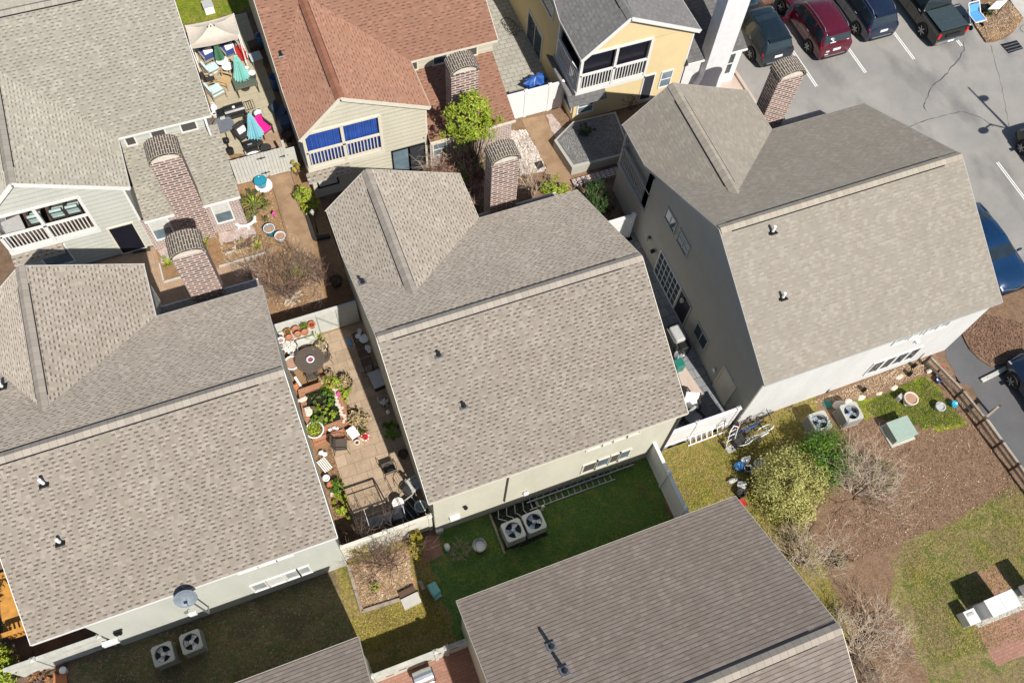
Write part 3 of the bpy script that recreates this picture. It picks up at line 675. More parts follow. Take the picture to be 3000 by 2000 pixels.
# ------------------------------------------------------------------ ground
two('soil', (.20,.13,.085), (.13,.085,.055), 2.2); asphalt('asphalt_pale', (.27,.26,.245), (.36,.34,.31), (.135,.133,.13)); asphalt('asphalt_dark', (.115,.115,.12), (.15,.148,.148), (.075,.075,.08), .5)
lawn('lawn_shade', (.10,.21,.05), (.21,.27,.06), (.30,.26,.11), (.18,.13,.08), .85, .3)
lawn('lawn_gold', (.13,.165,.03), (.30,.25,.06), (.36,.255,.105), (.26,.175,.10), .38, .5)
lawn('lawn_mixed', (.125,.165,.04), (.28,.24,.075), (.34,.26,.13), (.30,.20,.13), .5, .7)
lawn('lawn_litter', (.13,.19,.06), (.28,.22,.11), (.32,.22,.13), (.17,.11,.08), .4, .6)
lawn('lawn_bright', (.16,.23,.02), (.30,.33,.03), (.33,.27,.07), (.25,.2,.08), .6, .1)
mulch('mulch_brown', (.165,.10,.065), (.35,.235,.15), (.25,.16,.10)); mulch('mulch_tan', (.25,.14,.07), (.40,.26,.14), (.32,.20,.11)); mulch('mulch_orange', (.30,.155,.07), (.47,.28,.13), (.38,.22,.11))
mulch('gravel_white', (.36,.28,.25), (.70,.62,.57), (.5,.36,.3), 1.0); mulch('gravel_dark', (.10,.10,.10), (.30,.29,.28), (.17,.165,.16), .8)
pavers('pavers_grey', (.36,.34,.29), (.42,.40,.35), (.16,.15,.13), .42, .28, .016, .5, (.25,.235,.2), .4)
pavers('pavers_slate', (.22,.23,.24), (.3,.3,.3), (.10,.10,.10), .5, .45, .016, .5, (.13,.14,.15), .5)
pavers('slabs_tan', (.37,.275,.19), (.46,.35,.25), (.22,.165,.115), .62, .5, .012, .4, (.24,.18,.125), .6)
pavers('patio_brick', (.37,.245,.16), (.43,.30,.20), (.27,.195,.14), .22, .105, .010, .5, (.27,.19,.13), .5, rot=math.pi/2)
pavers('brick_red', (.32,.165,.12), (.38,.21,.155), (.22,.13,.10), .24, .115, .010, .5, (.25,.14,.105), .5)
pavers('patio_concrete', (.43,.38,.27), (.46,.41,.30), (.30,.26,.19), .95, .5, .012, .5, (.32,.27,.19), .5)
two('path_tan', (.35,.235,.145), (.27,.175,.105), 1.6, .9); plain('concrete', (.46,.44,.40), .85, var=.14, scale=2.5, bump=.3); plain('concrete_warm', (.50,.40,.34), .85, var=.12, scale=2., bump=.3)
plain('wood_edge', (.24,.155,.10), .85, var=.25, scale=5); plain('wood_grey', (.30,.25,.20), .85, var=.3, scale=4, bump=.3); plain('line_white', (.72,.72,.70), .8, var=.12, scale=9); plain('crack', (.075,.075,.08), .9)
L4 = .004
sheet('ground', [(-160, -80), (200, -80), (200, 260), (-160, 260)], 0, 'soil')
def quad(x0, x1, y0, y1): return [(x0, y0), (x1, y0), (x1, y1), (x0, y1)]
# parking lot and drive
edge = A('b3', [(1480, 1410), (1020, 770), (960, 640), (920, 500), (830, 340), (640, 290), (620, 150), (520, 0)])
sheet('parking_lot', [(120, 3), (120, 200), (25.2, 200), (25.2, 21), (27.2, 20), (27.2, 10)] + [(p.x, p.y) for p in edge[::-1]] + [(26.6, 3)], L4, 'asphalt_pale')
sheet('drive', [(120, 3), (120, 9.4), (33, 9.2), (27.9, 10.3), (27.0, 10.2)] + [(p.x, p.y) for p in edge[::-1]] + [(26.6, 3)], 2*L4, 'asphalt_dark')
for i, (pts) in enumerate(([(1430,860),(1470,950),(1500,1000),(1560,1060),(1640,1110),(1750,1085),(1870,1050)],)):
    q = A('r2', pts)
    sheet('planting_bed', [(p.x, p.y) for p in q] + [(31.4, 7.9), (32.4, 11.3), (31.0, 11.35), (29.0, 10.65)], .09, 'mulch_brown', thick=.08)
q = A('b2', [(1660,310),(1740,430),(1800,520),(1900,515),(2030,470),(2130,400),(2190,320),(2250,240),(2080,40),(1900,-60),(1640,-60)])
sheet('planting_bed', [(p.x, p.y) for p in q], .1, 'mulch_brown', thick=.1)
q = A('d1', [(1020, 30), (1110, 150), (1280, 350), (1225, 460), (1010, 620), (840, 720), (690, 720), (640, 560), (900, 600), (1060, 480), (1120, 300), (1060, 150)])
sheet('dry_grass', [(p.x, p.y) for p in q], .106, 'mulch_orange')
sheet('pavement', [(p.x, p.y) for p in A('d1', [(1040, 0), (1120, 130), (1290, 340), (1600, 340), (1600, -200), (900, -200)])], .11, 'concrete', thick=.11)
# painted lines: pairs of thin lines between the bays
LN = MB(); z = 2*L4
for x in (28.78, 31.82, 34.9, 38.0): 
    for dx in (-.055, .055): LN.poly([(x+dx-.03, 25.2, z), (x+dx+.03, 25.2, z), (x+dx+.03, 31.5, z), (x+dx-.03, 31.5, z)])
for x in (35.2,): 
    for dx in (-.055, .055): LN.poly([(x+dx-.03, 12.0, z), (x+dx+.03, 12.0, z), (x+dx+.03, 17.75, z), (x+dx-.03, 17.75, z)])
tag(LN.build('painted_lines', 'line_white', recalc=False), kind='structure')
CR = MB(); g = random.Random(3)
def crack(v, pts, wd):
    q = [at(v, x, y, .007) for x, y in pts]; fine = []
    for a, b in zip(q[:-1], q[1:]):
        n = max(2, int((b-a).length/.25))
        for i in range(n): fine.append(a.lerp(b, i/n)+Vector((g.uniform(-.04, .04), g.uniform(-.04, .04), 0)))
    fine.append(q[-1])
    for a, b in zip(fine[:-1], fine[1:]):
        d = (b-a).normalized(); n = Vector((-d.y, d.x, 0))*wd*g.uniform(.3, 1.)
        CR.poly([a-n, b-n*.9, b+n*.9, a+n])
crack('b2', [(1540,510),(1545,600),(1500,690),(1420,780),(1340,880),(1250,970),(1165,1040),(1120,1130),(1080,1200),(1050,1280),(1090,1350)], .035)
crack('b2', [(880,1530),(1080,1460),(1280,1400),(1480,1350),(1600,1370),(1740,1420),(1900,1530)], .03)
crack('b2', [(1870,540),(1900,680),(1930,790),(1960,900),(2000,1060),(2050,1330),(2090,1540)], .018)
crack('b2', [(2260,400),(2210,340),(2270,300)], .03)
crack('b3', [(750,0),(830,90),(870,180),(700,270)], .035); crack('b3', [(870,180),(960,80)], .035); crack('b3', [(900,500),(960,640),(1020,720)], .03)
crack('c4', [(340,400),(450,560),(520,680),(620,800)], .02)
tag(CR.build('asphalt_cracks', 'crack', recalc=False), kind='structure')
# drain
# lawns
sheet('lawn', quad(1.5, 11.45, 5.0, 9.46), .0052, 'lawn_shade'); sheet('lawn', quad(-12.5, -2.0, 5.0, 9.4), L4, 'lawn_litter'); sheet('lawn', quad(-2.0, 1.6, 5.0, 9.6), .0065, 'lawn_gold')
sheet('lawn', quad(11.55, 19.8, 0, 9.5), L4, 'lawn_gold')
q = A('r6', [(1900,430),(1760,380),(1600,490),(1440,590),(1270,660),(1100,740),(1040,860),(1060,930),(1030,1080),(1080,1200),(1180,1350),(1250,1500),(1350,1700),(1900,1800)])
sheet('mulch_ground', [(19.9, 9.5), (18.2, 6.6), (16.5, 5.0), (16.0, -6), (30, -6), (26.6, 2.9), (26.4, 5.8), (26.35, 8.8), (26.0, 9.5)], 2*L4, 'mulch_brown')
sheet('lawn', [(p.x, p.y) for p in q] + [(30, -4), (30, 2.5), (26.5, 2.9)], 3*L4, 'lawn_mixed')
q = A('r2', [(720,1350),(850,1320),(960,1300),(1030,1240),(1190,1180),(1290,1250),(1330,1330),(1400,1410),(1480,1520),(1200,1545),(1050,1450),(850,1450),(760,1480)])
sheet('lawn', [(p.x, p.y) for p in q], 3*L4, 'lawn_bright')
# orange mulch bed with timber edging
q = A('r4', [(582, 950), (655, 1180), (940, 1090), (890, 850)])
sheet('planting_bed', [(p.x, p.y) for p in q], 3*L4, 'mulch_orange')
E_ = MB(); e = A('r4', [(575, 945), (650, 1190), (950, 1095)], .07)
for a, b in zip(e[:-1], e[1:]): E_.beam(a, b, .12, .14)
tag(E_.build('kerb', 'wood_grey'), kind='structure')
# brick pad in the middle lawn
q = A('r4', [(985, 795), (1050, 785), (1080, 890), (950, 950), (960, 880)]); sheet('brick_pad', [(p.x, p.y) for p in q], 2*L4, 'brick_red')
# patio between D and E
sheet('patio', quad(-1.45, 2.25, 9.75, 19.6), L4, 'mulch_tan')
sheet('patio', [(-.68, 9.75), (2.25, 9.75), (2.25, 19.6), (-.0, 19.6), (-.05, 17.4), (.45, 16.9), (.45, 14.4), (-.72, 14.4)], 2*L4, 'slabs_tan')
# court between A, D, B and E
sheet('court_bed', quad(-5.6, 2.2, 19.6, 28.65), L4, 'mulch_tan')
q = A('b7', [(750,120),(960,85),(1110,490),(1280,1300),(1130,1340),(990,870),(940,770),(830,350)]); sheet('path', [(p.x, p.y) for p in q], 2*L4, 'path_tan')
sheet('brick_patio', [(-12.5, 22), (-1.35, 22), (-1.35, 24.45), (-4.93, 24.42), (-5.59, 24.42), (-5.6, 26.5), (-12.5, 26.5)], 2*L4, 'patio_brick')
sheet('planting_bed', quad(-5.5, -1.0, 24.6, 26.2), 3*L4, 'mulch_tan')
sheet('gravel_bed', quad(-2.75, -1.15, 25.55, 26.25), 4*L4, 'gravel_white'); sheet('gravel_bed', quad(-5.55, -4.3, 25.5, 26.25), 4*L4, 'gravel_white')
K = MB(); 
K.beam((-5.6, 24.46, .05), (-4.6, 24.46, .05), .07, .1); K.beam((-5.58, 24.46, .05), (-5.58, 25.5, .05), .07, .1); K.beam((-3.1, 24.46, .05), (-.9, 24.5, .05), .07, .1); K.beam((-2.7, 25.0, .05), (-2.2, 25.1, .05), .06, .1); K.beam((-2.2, 25.1, .05), (-2.1, 25.6, .05), .06, .1)
tag(K.build('kerb', 'concrete'), kind='structure')
q = A('b7', [(750,110),(780,110),(870,420),(950,740),(935,770),(850,430)], .06); E2 = MB()
for a, b in zip(A('b7', [(752,115),(830,350),(940,770)], .06), A('b7', [(830,350),(940,770),(955,800)], .06)): E2.beam(a, b, .09, .13)
for a, b in zip(A('b7', [(965,85),(1060,400)], .06), A('b7', [(1060,400),(1090,490)], .06)): E2.beam(a, b, .09, .13)
tag(E2.build('kerb', 'wood_edge'), kind='structure')
# court between B, C, E and F
sheet('court_bed', quad(7.6, 15.5, 19.6, 28.25), L4, 'mulch_brown')
q = A('z3', [(300,820),(455,790),(530,960),(600,1120),(680,1310),(520,1340),(450,1150),(400,1020)]); sheet('path', [(p.x, p.y) for p in q], 2*L4, 'path_tan')
q = A('c2', [(560,30),(900,10),(960,130),(1050,270),(1180,560),(820,650),(790,300)]); sheet('gravel_bed', [(p.x, p.y) for p in q], 2*L4, 'gravel_white')
q = A('z3', [(465,790),(500,780),(610,890),(560,960),(525,940)]); sheet('gravel_bed', [(p.x, p.y) for p in q], 2*L4, 'gravel_white')
# passages
sheet('patio', [(-1.35, 28.7), (1.75, 28.7), (1.75, 39.6), (-1.5, 39.6)], L4, 'patio_concrete'); sheet('patio', [(.35, 28.7), (1.75, 28.7), (1.75, 31.3), (.4, 31.3)], 2*L4, 'patio_brick'); sheet('planting_bed', [(-1.3, 28.7), (-.3, 28.7), (-.55, 30.4), (-1.3, 30.6)], 2*L4, 'mulch_tan')
sheet('lawn', quad(-12, 2.1, 39.75, 60), L4, 'lawn_bright')
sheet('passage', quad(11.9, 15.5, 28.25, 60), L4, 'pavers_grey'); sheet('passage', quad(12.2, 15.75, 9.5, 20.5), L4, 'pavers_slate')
sheet('walkway', quad(21, 25.2, 19.5, 28.0), L4, 'concrete_warm'); sheet('walkway', quad(25.2, 28.0, 20.6, 60), 2*L4, 'asphalt_pale')
m = MB(); m.bb((24.95, 22.0, 0), (25.12, 27.3, .14)); tag(m.build('kerb', 'concrete_warm'), kind='structure')
m = MB(); 
for a, b in zip(A('b3', [(1020, 770), (1240, 1080)], .06), A('b3', [(1240, 1080), (1500, 1440)], .06)): m.beam(a, b, .14, .14)
q = A('b3', [(1500, 1440), (1700, 1720)], .06); m.beam(q[0], q[1], .14, .14)
tag(m.build('kerb', 'concrete'), kind='structure')
# patio south of the GH fence
sheet('patio', quad(-1.9, 2.4, -4, 4.9), L4, 'brick_red')
# ------------------------------------------------------------------ fences and garden walls
plain('fence_sage', (.50,.50,.46), .7, var=.14, scale=3.); plain('fence_sage_dark', (.33,.35,.32), .7, var=.12); plain('fence_cream', (.60,.58,.50), .7, var=.1, scale=2.); plain('fence_vinyl', (.70,.70,.70), .35, var=.03)
plain('fence_weathered', (.46,.46,.42), .8, var=.25, scale=2.4, bump=.4); plain('wood_pale', (.50,.34,.18), .7, var=.25, scale=4); plain('wood_orange', (.50,.24,.05), .6, var=.3, scale=4); plain('wood_dark', (.09,.06,.045), .7, var=.3)
def fence(label, p, q, h, mat, style='board', posts=(), cap=True, group=None, name='fence', th=.05, name_post='post', bw=.14):
    p = Vector((p[0], p[1], 0)); q = Vector((q[0], q[1], 0)); d = (q-p).normalized(); L = (q-p).length; n = Vector((-d.y, d.x, 0))
    root = empty(name, (p+q)/2, 0, label, 'fence', group); m = MB()
    if style == 'board':
        k = int(L/bw); w_ = L/k
        for i in range(k):
            c = p + d*(w_*(i+.5)); hh = h + rnd.uniform(-.015, .015); m.box(c+Vector((0, 0, hh/2)), (w_*.93, th*.55, hh), rz=math.atan2(d.y, d.x))
        for z in (.3, h-.3): m.beam(p+n*.045+Vector((0, 0, z)), q+n*.045+Vector((0, 0, z)), .05, .09)
    elif style == 'lap':
        k = int(h/.17); 
        for i in range(k): m.beam(p+Vector((0, 0, (i+.5)*h/k)), q+Vector((0, 0, (i+.5)*h/k)), th*.6+.01*(i % 2), h/k*.95)
    else:
        m.beam(p+Vector((0, 0, h/2)), q+Vector((0, 0, h/2)), th, h-.02); m.beam(p+Vector((0, 0, h-.05)), q+Vector((0, 0, h-.05)), .08, .12); m.beam(p+Vector((0, 0, .12)), q+Vector((0, 0, .12)), .08, .14)
    m.build('panel', mat, root)
    if cap:
        c = MB(); c.beam(p+Vector((0, 0, h+.02)), q+Vector((0, 0, h+.02)), th+.09, .04); c.build('cap_rail', mat, root)
    for t in posts:
        c = p + d*(L*t); m = MB(); m.box(c+Vector((0, 0, (h+.08)/2)), (.13, .13, h+.08), rz=math.atan2(d.y, d.x)); m.lathe([(.13, h+.08), (.13, h+.11), (.02, h+.17)], c, 4, ph=math.pi/4)
        m.build(name_post, mat, root)
    return root
f = fence('pale sage board fence with black hinged gates between the sage house and the red-roofed house', (-1.25, 28.72), (1.28, 28.72), 1.78, 'fence_sage', 'board', (), False, bw=.15)
m = MB()
for x, z in ((.15, 1.45), (.15, .35), (1.2, 1.2)): m.box((x, 28.68, z), (.42, .02, .05)); m.box((x, 28.675, z), (.06, .03, .12))
m.build('hinge', 'black_metal', f); m = MB(); m.box((1.3, 28.72, 1.1), (.12, .12, 2.2)); m.build('post', 'fence_sage', f); m = MB(); m.box((1.55, 28.72, .8), (.42, .05, 1.6)); m.build('side_panel', 'fence_sage', f)
f = fence('pale green garden fence with a braced gate at the top of the narrow patio', (-1.42, 19.68), (2.1, 19.68), 1.72, 'fence_sage', 'plain', (), True)
m = MB(); m.bb((.3, 19.62, .12), (1.2, 19.655, 1.6)); g_ = m.build('gate', 'fence_sage', f)
m = MB(); m.beam((.35, 19.6, 1.5), (1.15, 19.6, .25), .03, .08); m.beam((.32, 19.6, .2), (.32, 19.6, 1.6), .03, .08, (0, 1, 0)); m.beam((1.18, 19.6, .2), (1.18, 19.6, 1.6), .03, .08, (0, 1, 0)); m.build('gate_brace', 'fence_sage_dark', g_)
fence('cream clapboard fence closing the bottom of the narrow patio', (-1.55, 9.68), (2.15, 9.68), 1.75, 'fence_cream', 'lap', (0.02, .5, .98), True)
fence('white vinyl fence in front of the alley where the bicycles lean', (11.55, 9.62), (15.5, 9.62), 1.72, 'fence_vinyl', 'vinyl', (.0, .52, 1.), True, 'white vinyl fences')
fence('white vinyl fence seen end-on whose shaded grey face looks over the dark lawn', (11.55, 9.5), (11.55, 5.4), 1.72, 'fence_vinyl', 'vinyl', (.34, .72), True, 'white vinyl fences')
fence('white vinyl fence with gate joining the red-roofed house and the yellow house', (12.2, 28.25), (15.25, 28.25), 1.8, 'fence_vinyl', 'vinyl', (0, .36, .78, 1.), True, 'white vinyl fences')
fence('white vinyl gate in the shade between the two grey-roofed houses', (12.5, 19.85), (15.35, 19.85), 1.75, 'fence_vinyl', 'vinyl', (.5, 1.), True, 'white vinyl fences')
f = fence('weathered grey fence with holed boards at the bottom edge of the photo', (-1.78, 4.9), (1.98, 4.9), 1.7, 'fence_weathered', 'lap', (.02, .66, .77), True)
m = MB()
for x, z in ((-1.1, .55), (-.6, .9), (.35, .4), (1.4, 1.1), (.75, 1.2)): m.box((x, 4.86, z), (.3, .012, .05), ry=.2)
m.build('board_gap', 'wood_dark', f)
fence('weathered grey fence with bicycles against it at the bottom left corner', (-13.6, 9.58), (-10.25, 9.58), 1.7, 'fence_weathered', 'lap', (.3, .98), True)
# timber rail fence beside the drive
root = empty('rail_fence', (25.8, 5.6, 0), 0, 'old timber rail fence throwing a black shadow on the mulch beside the drive', 'fence')
m = MB(); q = [(25.15, 9.2), (25.62, 7.3), (25.8, 5.85), (25.95, 3.6), (26.1, 1.2)]
for a, b in zip(q[:-1], q[1:]): m.beam((*a, .78), (*b, .78), .09, .13); m.beam((*a, .36), (*b, .36), .05, .12)
m.beam((25.75, 5.85, .8), (26.75, 6.15, .8), .09, .13); m.build('rail', 'wood_grey', root)
for x, y in q + [(26.7, 6.13), (25.88, 4.7), (26.02, 2.4)]:
    m = MB(); m.box((x, y, .45), (.1, .1, .9)); m.build('post', 'wood_dark', root)
# raised gravel planter below the yellow house
root = empty('raised_planter', (15.5, 25, 0), 0, 'long raised planter of dark gravel below the yellow wall', 'planter')
m = MB(); pl = [(14.15, 24.05), (17.3, 23.95), (17.6, 26.6), (15.3, 26.7), (13.95, 25.9)]
m.prism(pl, 0, .58); m.build('planter_wall', 'stucco_grey', root); m = MB(); m.prism([(14.3, 24.2), (17.2, 24.1), (17.5, 26.5), (15.3, 26.6), (14.1, 25.85)], .5, .615); m.build('gravel', 'gravel_dark', root)
m = MB()
for i in range(13): m.box((14.1+i*.25, 23.45, .1), (.21, .42, .2))
tag(m.build('brick_edging', 'wall_brick', boxuv=True), 'row of bricks on edge in front of the gravel planter wall', 'edging')

# ------------------------------------------------------------------ air conditioners
plain('ac_paint', (.40,.40,.37), .5, var=.07); plain('ac_dark', (.02,.022,.026), .6); plain('ac_blade', (.42,.48,.55), .35, .5); plain('ac_light', (.58,.59,.57), .45, var=.05)
def ac_unit(label, loc, rz, paintm, w=.8, h=.78, blade='ac_blade'):
    root = empty('air_conditioner', loc, rz, label, 'air conditioner', 'air conditioning units'); b = MB(); a = w/2
    b.box((0, 0, .05), (w, w, .1))
    for sx, sy in ((1, 0), (-1, 0), (0, 1), (0, -1)):
        for i in range(11):
            o = -a+.06+i*(w-.12)/10
            b.box((sx*(a-.015) if sx else o, sy*(a-.015) if sy else o, h/2), (.03 if sx else .045, .03 if sy else .045, h-.12))
    b2 = MB(); b2.bb((-a+.035, -a+.035, .05), (a-.035, a-.035, h-.22)); n = 32; top = []; 
    for i in range(n):
        t = 2*math.pi*i/n + math.pi/n; c, s_ = math.cos(t), math.sin(t); k = a/max(abs(c), abs(s_)); k = min(k, a*1.28); top.append(((c*k, s_*k), (c*a*.80, s_*a*.80)))
    for i in range(n):
        (o0, i0), (o1, i1) = top[i], top[(i+1) % n]
        for z0, z1 in ((h, h),): b.poly([(*o0, z0), (*o1, z0), (*i1, z0), (*i0, z0)]); 
        b.poly([(*o0, h), (*o1, h), (*o1, h-.1), (*o0, h-.1)]); b.poly([(*i0, h), (*i1, h), (*i1, h-.2), (*i0, h-.2)])
    b.build('cabinet', paintm, root, local=True); b2.build('coil', 'ac_dark', root, local=True)
    f = MB()
    for k in range(3):
        t = k*2.094+rz*3+loc[0]; c, s_ = math.cos(t), math.sin(t); pts = [(.07, -.04, .0), (a*.72, -.14, .04), (a*.74, .12, -.05), (.07, .06, -.03)]
        f.poly([(x*c-y*s_, x*s_+y*c, z+h-.12) for x, y, z in pts])
    fb_ = f.build('fan', blade, root, local=True, recalc=False); hb = MB(); hb.lathe([(.09, h-.16), (.09, h-.08), (.02, h-.07)], (0, 0, 0), 12); hb.build('hub', blade, fb_, local=True)
    g_ = MB()
    for rr in (.3, .55): g_.ring((0, 0, h-.02), a*.8*rr, .006, 20, 4)
    g_.build('fan_guard', 'ac_dark', root, local=True); return root
ac_unit('grey air conditioner left of its twin below the satellite dish', (-8.6, 8.45, 0), .04, 'ac_paint', .74, .75, 'ac_light')
ac_unit('grey air conditioner right of its twin below the satellite dish', (-7.56, 8.52, 0), .04, 'ac_paint', .74, .75, 'ac_light')
ac_unit('beige air conditioner on the left corner of the timber-edged pad by the dark lawn', (5.06, 8.32, .0), .04, 'ac_light', .8, .75)
ac_unit('beige air conditioner on the dark lawn side of the timber-edged pad', (5.96, 8.36, 0), .04, 'ac_light', .8, .75)
ac_unit('grey air conditioner half hidden behind the dark green bush', (18.95, 8.2, 0), -.05, 'ac_paint', .82, .82)
ac_unit('grey air conditioner between the stone slab bed and the green utility box', (20.45, 8.1, 0), -.05, 'ac_paint', .82, .82)
m = MB(); m.bb((4.45, 7.7, 0), (4.53, 9.4, .12)); m.bb((6.4, 9.0, 0), (6.47, 9.42, .1)); tag(m.build('kerb', 'wood_grey'), kind='structure')
sheet('gravel_bed', quad(4.53, 6.4, 7.8, 9.45), .016, 'soil_black') if 'soil_black' in MATS else (plain('soil_black', (.02,.018,.018), .9, var=.4), sheet('gravel_bed', quad(4.53, 6.4, 7.8, 9.45), .016, 'soil_black'))
m = MB()
for k in range(4):
    pts = [Vector((4.8+.35*k, 9.3, .5)), Vector((4.75+.36*k, 9.1, .1)), Vector((5.0+.3*k, 8.95+.05*math.sin(k), .05)), Vector((5.1+.28*k, 8.75, .2))]
    m.path(pts, .015, 5)
tag(m.build('cable', 'white_plastic'), 'white pipes looping from the wall to the two beige air conditioners', 'pipe')

# ------------------------------------------------------------------ plants
leaf('leaf_yellowgreen', (.27,.27,.06), (.52,.48,.18)); leaf('leaf_green', (.05,.13,.012), (.16,.28,.025)); leaf('leaf_dark', (.02,.05,.012), (.05,.10,.02)); leaf('leaf_lime', (.16,.26,.02), (.40,.42,.04)); leaf('leaf_gold', (.30,.26,.02), (.45,.36,.05))
leaf('leaf_olive', (.09,.10,.03), (.20,.19,.06)); leaf('leaf_red', (.11,.035,.03), (.22,.08,.06)); leaf('leaf_redtwig', (.14,.055,.04), (.36,.20,.14)); leaf('leaf_straw', (.33,.24,.11), (.55,.44,.25)); leaf('leaf_rust', (.28,.12,.05), (.45,.24,.10))
plain('bark_pale', (.42,.34,.26), .9, var=.3, scale=9); plain('bark_brown', (.16,.105,.08), .9, var=.3, scale=9); plain('bark_red', (.33,.16,.125), .9, var=.3, scale=9); plain('bark_dark', (.06,.045,.035), .9, var=.3)
def leafy(name, label, cat, c, r, n, size, mat, stem='bark_brown', seed=1, clumps=34, group=None, base=None, flat=1., twigs=True):
    g = random.Random(seed); c = Vector(c); base = Vector(base) if base is not None else Vector((c.x, c.y, 0))
    root = empty(name, base, 0, label, cat, group); m = MB(); T = MB(); cl = []
    for i in range(clumps):
        while True:
            p = Vector((g.uniform(-1, 1), g.uniform(-1, 1), g.uniform(-.9, 1)))
            if .3 < p.length < 1: break
        k = g.uniform(.6, 1.05) if g.random() < .85 else g.uniform(1.05, 1.28); p = p.normalized()*k; q = c+Vector((p.x*r[0], p.y*r[1], p.z*r[2])); cl.append((q, p, g.uniform(.16, .36)))
    for i in range(n):
        q, p, cr = cl[i % clumps]; o = Vector((g.gauss(0, 1), g.gauss(0, 1), g.gauss(0, .8)))*cr*.62*min(r)
        a = q+o; 
        if a.z < .03: a.z = .03+abs(o.z)*.3
        nr = (p*.8+Vector((g.gauss(0, .6), g.gauss(0, .6), .55*flat+g.gauss(0, .5)))).normalized(); t = nr.orthogonal().normalized(); b = nr.cross(t); th = g.uniform(0, 6.28)
        t, b = t*math.cos(th)+b*math.sin(th), b*math.cos(th)-t*math.sin(th); s_ = size*g.uniform(.6, 1.35)
        m.poly([a-t*s_, a-b*s_*.42, a+t*s_, a+b*s_*.42])
    m.build('foliage', mat, root, recalc=False)
    if twigs:
        for q, p, cr in cl[:22]:
            mid = base.lerp(q, .5)+Vector((g.uniform(-.1, .1), g.uniform(-.1, .1), .05)); T.path([base, mid, q], lambda u: .035*(1-u)+.008, 4)
        T.build('stem', stem, root)
    return root
def twiggy(name, label, cat, base, h, spread, n, mat, seed=1, depth=4, r0=.03, lean=(0, 0), up=.9, group=None, fine=3):
    g = random.Random(seed); base = Vector(base); root = empty(name, base, 0, label, cat, group); m = MB(); T = MB()
    def grow(p, d, L, r, lev):
        k = 3; pts = [p]; 
        for i in range(k):
            d = (d+Vector((g.gauss(0, .24), g.gauss(0, .24), g.gauss(0, .14)+.02))).normalized(); pts.append(pts[-1]+d*L/k)
        (m if lev < 2 else T).path(pts, lambda u: r*(1-.45*u), 5 if lev < 1 else 3)
        if lev < depth:
            for j in range(g.choice((2, fine, fine))):
                u = g.uniform(.35, 1.); q = pts[min(k-1, int(u*k))].lerp(pts[min(k, int(u*k)+1)], .5)
                ax = Vector((g.gauss(0, 1), g.gauss(0, 1), g.gauss(0, .5))).normalized(); nd = (d+ax*.75).normalized(); grow(q, nd, L*g.uniform(.6, .95), max(r*.55, .006), lev+1)
    for i in range(n):
        t = 6.283*i/n+g.uniform(-.4, .4); e = g.uniform(.3, 1)*spread/h
        d = Vector((math.cos(t)*e+lean[0], math.sin(t)*e+lean[1], up)).normalized(); b0 = base+Vector((math.cos(t)*.12, math.sin(t)*.12, 0))
        grow(b0, d, h*.45*g.uniform(.75, 1.15), r0*g.uniform(.7, 1.1), 0)
    m.build('branch', mat, root); T.build('twig', mat, root); return root
def spiky(name, label, cat, c, n, L, mat, seed=1, droop=.5, wd=.03, up=.7, group=None):
    g = random.Random(seed); c = Vector(c); m = MB()
    for i in range(n):
        t = g.uniform(0, 6.283); e = g.uniform(.15, 1.2); d = Vector((math.cos(t)*e, math.sin(t)*e, up)).normalized(); l = L*g.uniform(.6, 1.1); sd = Vector((-math.sin(t), math.cos(t), 0))*wd; p = c.copy(); prev = None
        for k in range(4):
            w_ = (1-k/4)**.6; cur = (p+sd*w_, p-sd*w_)
            if prev: m.poly([prev[0], prev[1], cur[1], cur[0]])
            prev = cur; p = p+d*l/3.; d = (d+Vector((0, 0, -droop*.5))).normalized()
            if p.z < .015: p.z = .015
    return tag(m.build(name, mat, recalc=False), label, cat, group)
# right-hand yard
p = at('r6', 430, 400, .9); leafy('shrub', 'rounded yellow-green variegated bush beside the corner of the brown roof', 'shrub', (p.x, p.y, 1.05), (1.2, 1.25, 1.15), 24000, .046, 'leaf_yellowgreen', seed=4, clumps=95)
p = at('r6', 640, 215, .8); leafy('shrub', 'dark green leafy bush behind the tangled bare shrub', 'shrub', (p.x, p.y, .9), (.95, 1.0, .95), 9000, .055, 'leaf_green', seed=5, clumps=70)
p = at('r6', 820, 430, 0); twiggy('bare_shrub', 'large tangle of pale bare branches beside the dark green bush', 'shrub', (p.x, p.y, 0), 2.5, 2.9, 18, 'bark_pale', 11, 4, .034, (.15, .3), fine=3)
p = at('r6', 980, 330, .5); leafy('shrub', 'sparse olive ground shrub under the large tangle of bare branches', 'shrub', (p.x, p.y, .4), (.95, .8, .45), 1500, .04, 'leaf_olive', seed=6, clumps=36)
p = at('r6', 500, 850, 0); twiggy('bare_shrub', 'low grey bare shrub against the right edge of the brown roof', 'shrub', (p.x, p.y, 0), 2.0, 2.6, 16, 'bark_pale', 12, 4, .028, (.22, .35), fine=3)
p = at('r6', 720, 830, .1); leafy('shrub', 'small sparse yellowing plant in front of the low grey bare shrub', 'shrub', (p.x, p.y, .25), (.5, .35, .28), 420, .05, 'leaf_olive', seed=8, clumps=16)
p = at('r6', 830, 1380, 0); twiggy('bare_shrub', 'wide spreading bare shrub at the lower end of the brown roof', 'shrub', (p.x, p.y, 0), 2.2, 3.0, 20, 'bark_pale', 13, 4, .028, (.25, .3), fine=3)
